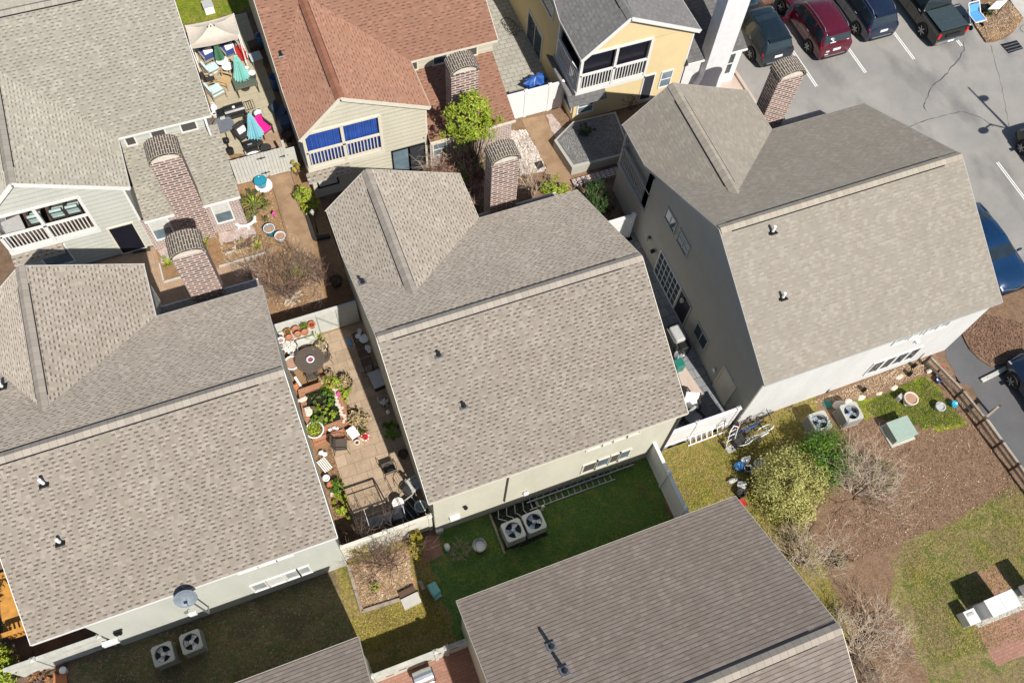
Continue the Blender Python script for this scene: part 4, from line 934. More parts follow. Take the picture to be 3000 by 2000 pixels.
# garden court
p = at('b7', 950, 1270, 0); twiggy('bare_tree', 'multi-stemmed bare garden tree in the tan bed left of the path', 'tree', (p.x, p.y, 0), 2.7, 1.6, 13, 'bark_brown', 14, 4, .03, (-.02, .25), fine=3)
m = MB(); g = random.Random(5)
for i in range(60): a_ = g.uniform(0, 6.28); rr = g.uniform(.1, .5); m.blob((p.x+rr*math.cos(a_), p.y+rr*math.sin(a_), .06), (.09, .07, .05), 5, .3, g=g)
tag(m.build('stones', 'bark_pale'), 'ring of broken stones and bark round the foot of the bare garden tree', 'stones')
p = at('b7', 720, 1080, 0); twiggy('bare_tree', 'slim pale bare sapling leaning over the stone edging', 'tree', (p.x, p.y, 0), 2.2, 1.0, 2, 'bark_pale', 21, 3, .03, (-.45, .35))
p = at('b7', 1260, 1150, 0); twiggy('bare_shrub', 'small bare shrub in the shade at the top left corner of the taupe house', 'shrub', (p.x, p.y, 0), 1.3, .7, 8, 'bark_brown', 23, 4, .02, (0, .25))
p = at('b7', 620, 440, 0); spiky('sago_palm', 'spiky lime sago palm in the mulch below the sage fence', 'palm', (p.x, p.y, .35), 34, .62, 'leaf_lime', 3, .4, .025)
leafy('shrub', 'low dark olive bushes beside the sago palm', 'shrub', (p.x-.1, p.y+.1, .3), (.75, .85, .35), 1800, .06, 'leaf_olive', seed=31, clumps=30); 
spiky('sago_palm', 'small bright palm tuft left of the front brick chimney', 'palm', (*at('c1', 600, 510, 0).xy, .15), 26, .45, 'leaf_lime', 5, .35); spiky('sago_palm', 'small bright palm tuft right of the front brick chimney', 'palm', (*at('c1', 1140, 200, 0).xy, .15), 26, .5, 'leaf_lime', 6, .35)
p = at('b7', 1070, 310, .6); leafy('shrub', 'bright lime leafy shrub against the cream wall by the path', 'shrub', (p.x, p.y, .7), (.42, .35, .45), 900, .06, 'leaf_lime', seed=41, clumps=22); 
p = at('b7', 1140, 390, .5); leafy('shrub', 'bright green shrub at the corner of the shaded cream wall', 'shrub', (p.x, p.y, .55), (.36, .34, .4), 700, .06, 'leaf_lime', seed=42, clumps=20)
p = at('a2', 1390, 1230, .6); leafy('shrub', 'thin yellowing plant by the end of the sage board fence', 'shrub', (p.x, p.y, .7), (.2, .25, .4), 200, .05, 'leaf_gold', seed=43, clumps=10)
spiky('ornamental_grass', 'lime grass tuft at the foot of the bare garden tree', 'plant', (*at('b7', 1010, 1090, 0).xy, .25), 60, .6, 'leaf_lime', 8, .3, .012); spiky('ornamental_grass', 'lime grass tuft in the mulch beside the pale sapling', 'plant', (*at('b7', 640, 810, 0).xy, .1), 40, .45, 'leaf_lime', 9, .3, .015)
p = at('b7', 480, 780, .1); leafy('shrub', 'low brown perennials in the bed beside the front brick chimney', 'shrub', (p.x, p.y, .15), (.9, .4, .18), 600, .05, 'leaf_straw', seed=51, clumps=24)
# by the red-roofed house chimney
p = on('c3', 450, 1010, Y=25.45); leafy('shrub', 'tall green and gold shrub in front of the chimney on the red roof', 'shrub', (p.x, p.y, p.z-.45), (1.15, .7, 1.5), 8500, .06, 'leaf_lime', seed=61, clumps=80, base=(p.x, p.y-.1, 0))
leafy('shrub', 'dark green lower leaves of the shrubbery behind the middle chimney', 'shrub', (p.x-.2, p.y-.3, 1.0), (.8, .6, .9), 2200, .07, 'leaf_green', seed=62, clumps=36)
p = at('z2', 1480, 1050, 0); p.y = min(p.y, 25.5); twiggy('bare_shrub', 'reddish bare shrub with pale branches left of the middle chimney', 'shrub', (p.x, p.y, 0), 2.4, 1.8, 18, 'bark_pale', 16, 4, .024, (.05, .15)); 
p = at('z2', 1600, 1300, 0); twiggy('bare_shrub', 'dense red-brown twiggy shrub between the taupe roof and the middle chimney', 'shrub', (p.x, p.y, 0), 2.0, 1.1, 24, 'bark_red', 17, 4, .02, (0, .1), fine=3)
p = at('z2', 1420, 1120, 0); twiggy('bare_shrub', 'red-brown twiggy shrub below the window of the red-roofed house', 'shrub', (p.x, min(p.y, 25.3), 0), 1.9, 1.2, 22, 'bark_red', 18, 4, .02, (0, .1), fine=3)
for k_, (x_, y_, zc, r_) in enumerate(((8.35, 22.9, .9, (.55, .6, .8)), (8.1, 24.2, 1.0, (.6, .8, .85)), (9.3, 25.2, 1.1, (.9, .5, .9)))):
    leafy('shrub', ('red-brown twiggy bush tucked in the corner of the taupe roof', 'red-brown bush with fine leaves left of the middle chimney', 'brown dry bush below the tall green and gold shrub')[k_], 'shrub', (x_, y_, zc), r_, 2600, .075, 'leaf_redtwig', 'bark_pale', seed=160+k_, clumps=40)
    twiggy('bare_shrub', ('pale bare stems rising through the red-brown twiggy bush', 'pale bare stems left of the middle chimney', 'pale bare stems below the tall green and gold shrub')[k_], 'shrub', (x_, y_, 0), 2.5, 1.3, 8, 'bark_pale', 170+k_, 3, .026, (.05, .05), fine=3)
p = at('z2', 1680, 1180, .6); leafy('shrub', 'narrow bright green shrub pressed against the middle chimney', 'shrub', (p.x, p.y, .8), (.3, .55, .8), 1000, .06, 'leaf_green', seed=63, clumps=20)
p = at('c2', 960, 780, 0); twiggy('bare_tree', 'pale branching sapling on the tan path right of the middle chimney', 'tree', (p.x-.1, p.y-.5, 0), 1.9, 1.3, 6, 'bark_pale', 19, 3, .024, (.05, .2))
p = at('c2', 1290, 810, .4); leafy('shrub', 'rounded green shrub at the top corner of the taupe roof', 'shrub', (p.x, p.y, .45), (.62, .5, .5), 1900, .05, 'leaf_lime', seed=64, clumps=34)
p = at('c2', 1850, 950, .5); leafy('shrub', 'dark shaded bush beside the balcony of the grey house', 'shrub', (p.x, p.y, .6), (.8, .75, .6), 2600, .06, 'leaf_dark', seed=65, clumps=40)
p = at('z3', 740, 915, .62); leafy('shrub', 'small black-green bush in the raised gravel planter', 'shrub', (p.x, p.y, .8), (.42, .32, .22), 700, .05, 'leaf_dark', seed=66, clumps=16, base=(p.x, p.y, .6)); p = at('z3', 1055, 740, .62); twiggy('bare_shrub', 'small dark dry shrub against the yellow wall', 'shrub', (p.x, p.y, .6), .7, .3, 8, 'bark_dark', 25, 3, .02)
# front beds
p = at('r4', 760, 890, .2); twiggy('bare_tree', 'bare multi-stemmed tree in the orange mulch bed', 'tree', (p.x, p.y-.25, 0), 2.3, 2.1, 14, 'bark_brown', 26, 4, .028, (-.05, .2)); 
p = at('r4', 940, 850, .7); leafy('shrub', 'yellow leafy shrub at the right edge of the orange mulch bed', 'shrub', (p.x, p.y, .8), (.3, .6, .6), 900, .06, 'leaf_gold', seed=71, clumps=30); p2 = at('r4', 720, 1055, .1); leafy('shrub', 'tiny yellow-green seedling in the orange mulch bed', 'shrub', (p2.x, p2.y, .12), (.2, .2, .13), 120, .05, 'leaf_lime', seed=72, clumps=8)
p = at('r4', 650, 850, .8); leafy('shrub', 'golden twiggy leaves in front of the cream clapboard fence', 'shrub', (p.x, p.y, .9), (.55, .3, .3), 420, .045, 'leaf_gold', seed=73, clumps=22)
p = at('b5', 60, 780, 1.0); leafy('shrub', 'bright sunlit shrub at the bottom left corner of the photo', 'shrub', (p.x-.2, p.y, 1.1), (.6, .7, .9), 1600, .08, 'leaf_lime', seed=74, clumps=30); p = at('r3', 15, 1250, 1.2); leafy('tree', 'green leafy tree cut by the left edge of the photo beside the orange deck', 'tree', (p.x-.9, p.y+.3, 1.8), (.8, 1.0, 1.1), 1800, .09, 'leaf_green', seed=75, clumps=30)
p = at('b5', 600, 1000, .2); leafy('shrub', 'small orange-leaved plants beside the terracotta step', 'shrub', (p.x, p.y, .2), (.5, .25, .2), 400, .06, 'leaf_rust', seed=76, clumps=16)
# ------------------------------------------------------------------ loose litter and grass blades
def inside(p, poly):
    c = False; n = len(poly)
    for i in range(n):
        a, b = poly[i], poly[(i+1) % n]
        if (a[1] > p[1]) != (b[1] > p[1]) and p[0] < (b[0]-a[0])*(p[1]-a[1])/(b[1]-a[1])+a[0]: c = not c
    return c
def scatter(name, label, cat, poly, n, mat, size=(.03, .09), z=.02, seed=1, asp=.3, up=.4):
    g = random.Random(seed); m = MB(); poly = [(p[0], p[1]) for p in poly]; xs = [p[0] for p in poly]; ys = [p[1] for p in poly]; k = 0
    while k < n:
        p = (g.uniform(min(xs), max(xs)), g.uniform(min(ys), max(ys)))
        if not inside(p, poly): continue
        k += 1; s_ = g.uniform(*size); t = g.uniform(0, 6.283); d = Vector((math.cos(t), math.sin(t), g.uniform(-up, up)))*s_; e = Vector((-math.sin(t), math.cos(t), g.uniform(-up, up)))*s_*asp; c = Vector((p[0], p[1], z+abs(d.z)+abs(e.z)))
        m.poly([c-d, c-e, c+d, c+e])
    return tag(m.build(name, mat, recalc=False), label, cat, kind='stuff')
def blades(label, poly, n, mat, h=(.04, .1), seed=1, wd=.012):
    g = random.Random(seed); m = MB(); poly = [(p[0], p[1]) for p in poly]; xs = [p[0] for p in poly]; ys = [p[1] for p in poly]; k = 0
    cl = [(g.uniform(min(xs), max(xs)), g.uniform(min(ys), max(ys))) for _ in range(60)]
    while k < n:
        p = (g.uniform(min(xs), max(xs)), g.uniform(min(ys), max(ys)))
        if g.random() < .5:
            c = g.choice(cl); p = (c[0]+g.gauss(0, .35), c[1]+g.gauss(0, .35))
        if not inside(p, poly): continue
        k += 1; t = g.uniform(0, 6.283); L = g.uniform(*h); e = Vector((math.cos(t), math.sin(t), 0)); b = Vector((p[0], p[1], .008)); s_ = Vector((-e.y, e.x, 0))*wd
        m.poly([b-s_, b+s_, b+e*L*g.uniform(.3, 1.1)+Vector((0, 0, L*.8))])
    return tag(m.build('grass_blades', mat, recalc=False), label, 'grass', kind='stuff')
leaf('litter_tan', (.36,.24,.14), (.62,.48,.33)); leaf('litter_brown', (.15,.08,.055), (.32,.19,.13)); leaf('litter_grey', (.16,.155,.15), (.42,.40,.38)); leaf('litter_pale', (.55,.47,.4), (.8,.75,.7)); leaf('blade_green', (.10,.16,.02), (.22,.27,.03)); leaf('blade_gold', (.30,.26,.04), (.50,.40,.10)); leaf('blade_dark', (.10,.19,.035), (.19,.29,.055))
mp = [(16.8, 2.5), (26, 2.6), (26.3, 8.4), (20, 8.4), (19.2, 6), (17, 4)]
scatter('mulch_chips', 'brown wood chips over the mulch ground', 'mulch', mp, 9000, 'litter_brown', (.02, .06), seed=1, asp=.25); scatter('fallen_leaves', 'pale dry leaves scattered on the brown mulch', 'leaves', mp, 900, 'litter_tan', (.02, .045), seed=2, asp=.6)
scatter('fallen_leaves', 'dry leaves along the wall of the white house front', 'leaves', A('r2', [(370,1360),(580,1290),(1220,1030),(1240,1130),(1000,1240),(720,1330)]), 1500, 'litter_tan', (.025, .07), seed=3)
scatter('mulch_chips', 'orange wood chips in the timber-edged bed', 'mulch', A('r4', [(585, 950), (655, 1175), (935, 1090), (890, 860)]), 3500, 'litter_tan', (.02, .07), seed=4, asp=.25)
scatter('fallen_leaves', 'dry leaves on the shaded lawn below the satellite dish', 'leaves', quad(-11, -2.2, 6, 9.3), 2600, 'litter_brown', (.02, .06), seed=5); scatter('fallen_leaves', 'pale leaves strewn on the shaded lawn by the wall', 'leaves', quad(-11, -2.2, 6.4, 9.35), 700, 'litter_pale', (.015, .045), seed=6, asp=.2)
scatter('fallen_leaves', 'fallen leaves in the garden court beds', 'leaves', [(-1.3, 20.1), (.9, 20.3), (.9, 24), (.2, 26), (.2, 28.4), (-1.1, 28.4), (-1.0, 26), (-1.3, 24.5)], 2600, 'litter_tan', (.02, .06), seed=7, asp=.3)
scatter('fallen_leaves', 'dry leaves in the bed beside the front brick chimney', 'leaves', quad(-2.8, -1., 24.6, 25.5), 700, 'litter_tan', (.02, .06), seed=8); scatter('pebbles', 'pale pebbles in the white gravel bed by the middle chimney', 'gravel', A('c2', [(560,30),(900,10),(960,130),(1050,270),(1180,560),(820,650),(790,300)]), 2200, 'litter_pale', (.02, .05), seed=9, asp=.8, up=.6)
scatter('pebbles', 'pebbles over the dark gravel planter', 'gravel', [(14.3, 24.2), (17.1, 24.1), (17.4, 26.4), (15.3, 26.5), (14.2, 25.8)], 2600, 'litter_grey', (.012, .032), z=.62, seed=10, asp=.7, up=.6)
scatter('fallen_leaves', 'dry leaves on the planting bed at the corner of the parking lot', 'leaves', A('b2', [(1660,310),(1800,520),(1900,515),(2130,400),(2250,240),(2080,40),(1680,60)]), 2200, 'litter_tan', (.03, .08), z=.11, seed=11)
scatter('fallen_leaves', 'dry leaves on the planting bed beside the drive', 'leaves', A('r2', [(1440,860),(1500,1000),(1640,1100),(1860,1040),(1860,820),(1560,750)]), 1800, 'litter_brown', (.03, .08), z=.1, seed=12)
blades('grass of the sunny lawn behind the white fence', quad(11.6, 18.3, 5, 9.4), 9000, 'blade_gold', seed=13); blades('green grass of the sunny lawn behind the white fence', quad(11.6, 18.3, 5, 9.4), 5000, 'blade_green', seed=14)
blades('grass of the dark shaded lawn', quad(2.4, 11.4, 5.8, 9.3), 9000, 'blade_dark', seed=15); blades('grass of the golden lawn round the orange bed', quad(-1.9, 1.5, 6.0, 7.4), 4000, 'blade_gold', seed=16); blades('grass tufts on the leaf-strewn shaded lawn', quad(-11, -2, 6, 9.3), 5000, 'blade_dark', seed=17)
RL = [(18.4, -2), (19.2, 1.5), (20, 2.4), (22.7, 2.5), (25.7, 3), (27, 2), (27, -3)]
blades('straw grass of the corner lawn', RL, 9000, 'blade_gold', seed=18); blades('green grass of the corner lawn', RL, 8000, 'blade_green', seed=19)
blades('bright grass patch in front of the white house front', [(p.x, p.y) for p in q] if False else [(p.x, p.y) for p in A('r2', [(760,1380),(1030,1240),(1190,1180),(1330,1330),(1460,1500),(1200,1530),(850,1450)])], 7000, 'blade_green', (.05, .13), seed=20); blades('bright grass of the lawn by the canopy', quad(-1.6, 2, 39.8, 43), 3000, 'blade_green', seed=22)
# ------------------------------------------------------------------ garden things
for nm, c, rg in (('teal_cloth', (.24,.55,.50), .7), ('aqua_cloth', (.24,.52,.60), .7), ('navy_cushion', (.025,.055,.20), .8), ('ice_cushion', (.50,.66,.68), .8), ('pink_cushion', (.85,.015,.25), .7), ('white_cloth', (.78,.76,.74), .8), ('canopy_cloth', (.52,.47,.41), .8),
                 ('green_cloth', (.07,.19,.11), .8), ('blue_glaze', (.03,.17,.40), .2), ('teal_glaze', (.01,.22,.32), .2), ('terracotta', (.46,.17,.07), .7), ('white_glaze', (.75,.75,.74), .25), ('charcoal', (.035,.032,.03), .6), ('bronze_mesh', (.095,.075,.062), .7), ('olive_tin', (.10,.115,.085), .5),
                 ('red_plastic', (.42,.025,.02), .4), ('cyan_plastic', (.02,.28,.40), .35), ('blue_plastic', (.03,.10,.36), .35), ('bucket_grey', (.42,.42,.41), .5), ('blue_bag', (.10,.32,.70), .4), ('sand_soil', (.36,.22,.15), .95), ('dark_soil', (.10,.06,.04), .95), ('green_plastic', (.02,.17,.13), .4), ('mint_lid', (.29,.37,.32), .6), ('steel', (.60,.62,.64), .25), ('stone_pale', (.62,.53,.44), .85), ('grill_black', (.018,.018,.019), .35), ('rope_yellow', (.55,.42,.02), .6), ('pond_liner', (.02,.025,.012), .15), ('glass_table', (.45,.52,.55), .1), ('flower_pink', (.75,.08,.35), .6), ('flower_white', (.8,.76,.72), .7), ('flower_red', (.6,.03,.04), .6), ('shade_blue', (.06,.10,.16), .6)):
    plain(nm, c, rg, var=.1, metal=.8 if nm == 'steel' else 0.)
plain('dish_grey', (.17,.20,.235), .5); plain('rail_white', (.7,.72,.75), .4); plain('aluminium', (.34,.36,.39), .4, .4)
def P0(v, x, y, z=0.): p = at(v, x, y, z); return (p.x, p.y, 0.)
def pot(label, loc, r, h, mat, soil='sand_soil', lip=.04, name='plant_pot', cat='pot', group=None, taper=.72, z0=0., plant=None, rim=None):
    root = empty(name, (loc[0], loc[1], z0), 0, label, cat, group); m = MB()
    m.lathe([(r*taper, 0), (r*.9, h*.55), (r, h-.03), (r+lip*.4, h), (r-lip, h), (r-lip-.01, h-.05), (r*.6, h-.08)], (0, 0, 0), 20); m.build('pot', mat, root, True, True)
    if rim: m = MB(); m.ring((0, 0, h), r-.01, .02, 20, 5); m.build('rim', rim, root, True, True)
    if soil: s_ = MB(); s_.lathe([(r-lip, h-.05), (0.01, h-.035)], (0, 0, 0), 16); s_.build('soil', soil, root, local=True)
    if plant:
        g = random.Random(int(loc[0]*97+loc[1]*31)); m = MB(); mt, n, sz, sp = plant
        for i in range(n):
            a_ = Vector((g.gauss(0, sp), g.gauss(0, sp), h+abs(g.gauss(0, sp*.6)))); t = Vector((g.gauss(0, 1), g.gauss(0, 1), g.gauss(0, .5))).normalized()*sz*g.uniform(.6, 1.3); b = Vector((g.gauss(0, 1), g.gauss(0, 1), g.gauss(0, .4))).normalized()*sz*.45
            m.poly([a_-t, a_-b, a_+t, a_+b])
        m.build('plant', mt, root, local=True, recalc=False)
    return root
def bucket(label, loc, r, h, mat, inner='dark_soil', group=None, name='bucket', cat='bucket', z0=0., tilt=0.):
    root = empty(name, (loc[0], loc[1], z0), 0, label, cat, group); root.rotation_euler = (tilt, 0, rnd.uniform(0, 6)); m = MB()
    m.lathe([(r*.8, 0), (r*.97, h), (r*1.05, h), (r*1.05, h-.03), (r*.9, h), (r*.78, .06)], (0, 0, 0), 20); m.build('shell', mat, root, True, True)
    s_ = MB(); s_.lathe([(r*.84, h*.55), (.01, h*.56)], (0, 0, 0), 14); s_.build('contents', inner, root, local=True)
    k = MB(); k.path([Vector((r*1.04*math.cos(t), r*1.04*math.sin(t)*.55, h-.03+r*.55*math.sin(t))) for t in [i*math.pi/8 for i in range(9)]], .008, 4); k.build('handle', 'black_metal', root, local=True); return root
def umbrella(label, loc, mat, h=2.1, r=.26, z0=.0, bottom=.75, rz=0., base=True):
    root = empty('closed_umbrella', (loc[0], loc[1], z0), rz, label, 'umbrella'); m = MB(); n = 32; rows = []
    for z, k in ((bottom, 1.), (bottom+.12, .98), (bottom+.5, .72), (h-.35, .42), (h-.08, .2), (h, .06)):
        rows.append([( (r*k*(1+.22*(-1)**i*(.4+k*.6)))*math.cos(2*math.pi*i/n), (r*k*(1+.22*(-1)**i*(.4+k*.6)))*math.sin(2*math.pi*i/n), z + (.05*math.sin(i*1.7) if z == bottom else 0)) for i in range(n)])
    for a_, b in zip(rows[:-1], rows[1:]):
        for i in range(n): m.poly([a_[i], a_[(i+1) % n], b[(i+1) % n], b[i]])
    m.build('canopy', mat, root, local=True); p_ = MB(); p_.tube((0, 0, 0), (0, 0, h+.06), .022, .018, 8); p_.lathe([(.03, h+.04), (.045, h+.08), (.01, h+.13)], (0, 0, 0), 8); p_.build('pole', 'wood_dark', root, local=True)
    if base: b = MB(); b.lathe([(.24, 0), (.24, .05), (.05, .09), (.04, .3)], (0, 0, 0), 16); b.build('base', 'charcoal', root, local=True)
    return root
def armchair(label, loc, rz, frame, cush, seat=.55, back=.85, arm=True, group=None, name='patio_chair', lounge=False, pillow=None, sw=.62):
    """local: faces -y"""
    root = empty(name, loc, rz, label, 'chair', group); a_ = sw/2; d = .55 if not lounge else .7; m = MB()
    for x in (-a_, a_):
        m.box((x, -d/2, .3), (.05, .05, .6)); m.box((x, d/2, .42), (.05, .05, .84)); 
        if arm: m.box((x, 0, .61), (.075, d+.08, .035))
    m.box((0, 0, .34), (sw, d, .04)); m.box((0, d/2+.02, .8), (sw, .04, .06)); m.build('frame', frame, root, local=True)
    if cush:
        s_ = MB(); s_.box((0, -.02, .42), (sw-.08, d-.04, .12)); s_.build('seat_cushion', cush, root, local=True, bevel=.03)
        s_ = MB(); s_.box((0, d/2-.06, .68), (sw-.1, .12, .46), rx=-.2); s_.build('back_cushion', cush, root, local=True, bevel=.03)
    if pillow: s_ = MB(); s_.box((.02, .08, .56), (sw*.6, .14, .34), rx=-.35); s_.build('pillow', pillow, root, local=True, bevel=.04)
    return root
def wire_chair(label, loc, rz, seatm='bronze_mesh', frame='charcoal', r=.24, group=None, boxy=False):
    root = empty('metal_chair', loc, rz, label, 'chair', group); m = MB(); s_ = MB()
    if boxy: s_.box((0, 0, .42), (.5, .5, .035)); s_.box((0, .3, .68), (.5, .04, .52), rx=-.28)
    else: s_.lathe([(r, .42), (r, .455), (.02, .465)], (0, 0, 0), 18)
    s_.build('seat', seatm, root, local=True)
    q = .23 if boxy else .17
    for sx in (-1, 1):
        for sy in (-1, 1): m.tube((sx*q, sy*q, .43), (sx*(q+.09), sy*(q+.1), 0), .014, .012, 6)
        m.path([Vector((sx*q, -q, .43)), Vector((sx*(q+.06), -q-.02, .62)), Vector((sx*(q+.07), 0, .66)), Vector((sx*(q+.04), q, .66)), Vector((sx*.2, q+.1, .85))], .013, 5)
    pts = [Vector((.25*math.cos(t), .24+.06*math.sin(t*2)*0+.03, .44+.48*math.sin(t))) for t in [i*math.pi/8 for i in range(9)]]; m.path(pts, .014, 5)
    for i in range(1, 5): x = -.25+.1*i; m.tube((x, .27, .45), (x, .28, .44+.48*math.sqrt(max(0, 1-(x/.25)**2))), .007, .007, 4)
    m.build('frame', frame, root, local=True); return root
def round_table(label, loc, r, h, mat, leg='charcoal', rim=.02):
    root = empty('round_table', loc, 0, label, 'table'); m = MB(); m.lathe([(r-.03, h-.03), (r, h-.025), (r, h), (r-.02, h+.006), (.02, h+.008)], (0, 0, 0), 28); m.build('table_top', mat, root, local=True); 
    for k in range(3):
        t = k*2.094+.4; g_ = MB(); g_.path([Vector((r*.5*math.cos(t), r*.5*math.sin(t), h-.03)), Vector((r*.3*math.cos(t), r*.3*math.sin(t), h*.5)), Vector((r*.75*math.cos(t), r*.75*math.sin(t), 0))], .016, 6); g_.build('leg', leg, root, local=True)
    return root
def rect_table(label, c, sx, sy, h, mat, leg, rz=0., name='table', slats=0):
    root = empty(name, c, rz, label, 'table'); m = MB()
    if slats:
        for i in range(slats): m.box((0, -sy/2+(i+.5)*sy/slats, h-.02), (sx, sy/slats*.86, .035))
    else: m.box((0, 0, h-.02), (sx, sy, .04))
    m.build('table_top', mat, root, local=True, bevel=.02 if not slats else 0)
    for x in (-sx/2+.06, sx/2-.06):
        for y in (-sy/2+.06, sy/2-.06): g_ = MB(); g_.box((x, y, (h-.04)/2), (.05, .05, h-.04)); g_.build('leg', leg, root, local=True)
    return root
# ---- patio beside the sage house
c = [at('a1', x, y, 2.35) for x, y in ((15, 345), (910, 125), (1000, 520), (105, 715))]
root = empty('canopy_tent', ((c[0]+c[2])/2).xy.to_3d(), 0, 'pale beige pop-up canopy at the top of the cluttered patio', 'canopy'); top = (c[0]+c[1]+c[2]+c[3])/4+Vector((0, 0, .42)); m = MB(); N = 6
for i in range(4):
    a_, b = c[i], c[(i+1) % 4]
    for u in range(N):
        for v_ in range(N):
            def pt(s_, t): 
                e = a_.lerp(b, s_); p = e.lerp(top, t); p.z -= .28*math.sin(math.pi*t)*.6 + .08*math.sin(math.pi*s_)*(1-t); return p
            q = [pt(u/N, v_/N), pt((u+1)/N, v_/N), pt((u+1)/N, (v_+1)/N), pt(u/N, (v_+1)/N)]; m.poly(q)
    for u in range(N): 
        p, q = a_.lerp(b, u/N), a_.lerp(b, (u+1)/N); dz = Vector((0, 0, .22)); s0 = .08*math.sin(math.pi*u/N); s1 = .08*math.sin(math.pi*(u+1)/N); m.poly([p-Vector((0, 0, s0)), q-Vector((0, 0, s1)), q-Vector((0, 0, s1))-dz, p-Vector((0, 0, s0))-dz])
m.build('canopy', 'canopy_cloth', root, smooth=True, recalc=False)
m = MB(); 
for i in (-1, 0, 1): m.box((top.x+.16*i, top.y-.14, top.z-.05), (.05, .09, .03))
m.build('vent_flap', 'shade_cloth', root)
for p in c: g_ = MB(); g_.box((p.x*.985+top.x*.015, p.y*.985+top.y*.015, (p.z)/2), (.05, .05, p.z)); g_.build('pole', 'white_plastic', root)
GA = 'things on the patio under the pale canopy'
armchair('navy cushioned armchair under the canopy with a long white pillow', P0('a1', 450, 860, .45), .3, 'wood_grey', 'navy_cushion', pillow='white_cloth', sw=.8); armchair('navy cushioned armchair under the canopy with a striped pillow', P0('a1', 840, 780, .45), .3, 'wood_grey', 'navy_cushion', pillow='white_cloth', sw=.8)
umbrella('closed dark green umbrella between the two navy armchairs', P0('a1', 640, 900, .9), 'green_cloth', 1.9, .2, 0, .7); round_table('small round white table in front of the closed dark green umbrella', P0('a1', 690, 985, .7), .3, .7, 'white_cloth'); round_table('small white side table with crumpled cloth in the middle of the patio', P0('a1', 790, 1090, .5), .28, .5, 'white_cloth')
armchair('grey wooden lounge chair with pale ice-blue cushion nearest the canopy', P0('a1', 510, 1150, .4), 1.9, 'wood_grey', 'ice_cushion', sw=.75, lounge=True); armchair('grey wooden lounge chair with pale ice-blue cushion beside the black grill', P0('a1', 570, 1540, .4), 1.9, 'wood_grey', 'ice_cushion', sw=.75, lounge=True)
armchair('bare orange wooden chair beside the olive tin table', P0('a1', 740, 1350, .4), .9, 'wood_pale', None, sw=.6); armchair('dark brown wooden chair against the sage house wall', P0('a1', 460, 1370, .4), 1.5, 'wood_pale', 'charcoal', sw=.6)
rect_table('low olive metal table holding the closed teal umbrella', P0('a1', 1110, 1370, .65), 1.15, .8, .66, 'olive_tin', 'charcoal', .05); umbrella('closed teal umbrella standing through the olive metal table', P0('a1', 1060, 1300, .75), 'teal_cloth', 2.3, .34, 0, .8)
bucket('white bucket on the corner of the olive metal table', P0('a1', 1250, 1240, .9), .17, .35, 'white_plastic', 'white_cloth', z0=.66); pot('white ceramic jar beside the foot of the closed teal umbrella', P0('a1', 1160, 1170, .8), .1, .35, 'white_glaze', None, z0=.66, name='jar', cat='jar')
root = empty('folding_cart', P0('a1', 1020, 800, .5), .1, 'red mesh folding cart with a white frame beside the canopy pole', 'cart'); m = MB(); m.box((0, 0, .3), (.45, .7, .4)); m.build('basket', 'red_plastic', root, local=True); m = MB()
for x in (-.25, .25):
    m.tube((x, -.38, .1), (x, .38, .9), .015, .015, 6); m.tube((x, .38, .1), (x, -.38, .6), .015, .015, 6)
m.tube((-.25, .38, .9), (.25, .38, .9), .015, .015, 6); m.build('frame', 'white_plastic', root, local=True)
for x in (-.26, .26):
    for y in (-.3, .3): g_ = MB(); g_.lathe([(.09, -.02), (.09, .02)], (x, y, .09), 12, Matrix.Rotation(math.pi/2, 3, 'Y')); g_.build('wheel', 'charcoal', root, local=True)
# black barrel grill
p = P0('a2', 520, 400, .9); root = empty('barrel_grill', p, .05, 'large black barrel grill with a wire side shelf', 'grill'); m = MB(); 
m.lathe([(.02, -.5), (.32, -.48), (.33, 0), (.32, .48), (.02, .5)], (0, 0, .85), 20, Matrix.Rotation(math.pi/2, 3, 'Y')); m.build('barrel', 'grill_black', root, local=True); m = MB(); m.box((0, -.38, .82), (1.1, .16, .04)); m.build('front_shelf', 'charcoal', root, local=True)
m = MB(); m.box((-.66, 0, .8), (.32, .5, .4)); m.build('firebox', 'grill_black', root, local=True, bevel=.04); m = MB(); m.lathe([(.07, 0), (.07, .04)], (.0, -.1, 1.17), 14); m.build('thermometer', 'white_plastic', root, local=True)
m = MB(); 
for a_, b in (((.55, -.25), (.98, -.25)), ((.98, -.25), (.98, .3)), ((.98, .3), (.55, .3)), ((.65, -.25), (.65, .3)), ((.76, -.25), (.76, .3)), ((.87, -.25), (.87, .3))): m.tube((*a_, .9), (*b, .9), .014, .014, 5)
m.build('side_shelf', 'charcoal', root, local=True); m = MB()
for x in (-.45, .45):
    for y in (-.25, .25): m.tube((x, y, .7), (x*1.05, y*1.2, 0), .02, .02, 6)
m.build('stand', 'charcoal', root, local=True); m = MB(); m.lathe([(.15, -.03), (.15, .03), (.05, .05)], (.35, -.42, .15), 16, Matrix.Rotation(math.pi/2, 3, 'X')); m.build('wheel', 'white_plastic', root, local=True)
root = empty('gas_bottle', P0('a2', 225, 360, .4), 0, 'white gas bottle beside the black barrel grill', 'gas bottle'); m = MB(); m.lathe([(.14, 0), (.17, .06), (.17, .42), (.1, .52), (.06, .54), (.06, .6)], (0, 0, 0), 16); m.build('bottle', 'white_glaze', root, True, True); m = MB(); m.ring((0, 0, .62), .09, .015, 14, 5); m.build('collar', 'white_plastic', root, local=True)
pot('white planter jug on the ground by the corner of the sage house', P0('a2', 240, 480, .2), .13, .35, 'white_glaze', 'dark_soil')
round_table('round galvanised fire-pit table at the corner of the sage house', P0('a2', 365, 610, .85), .5, .85, 'steel'); 
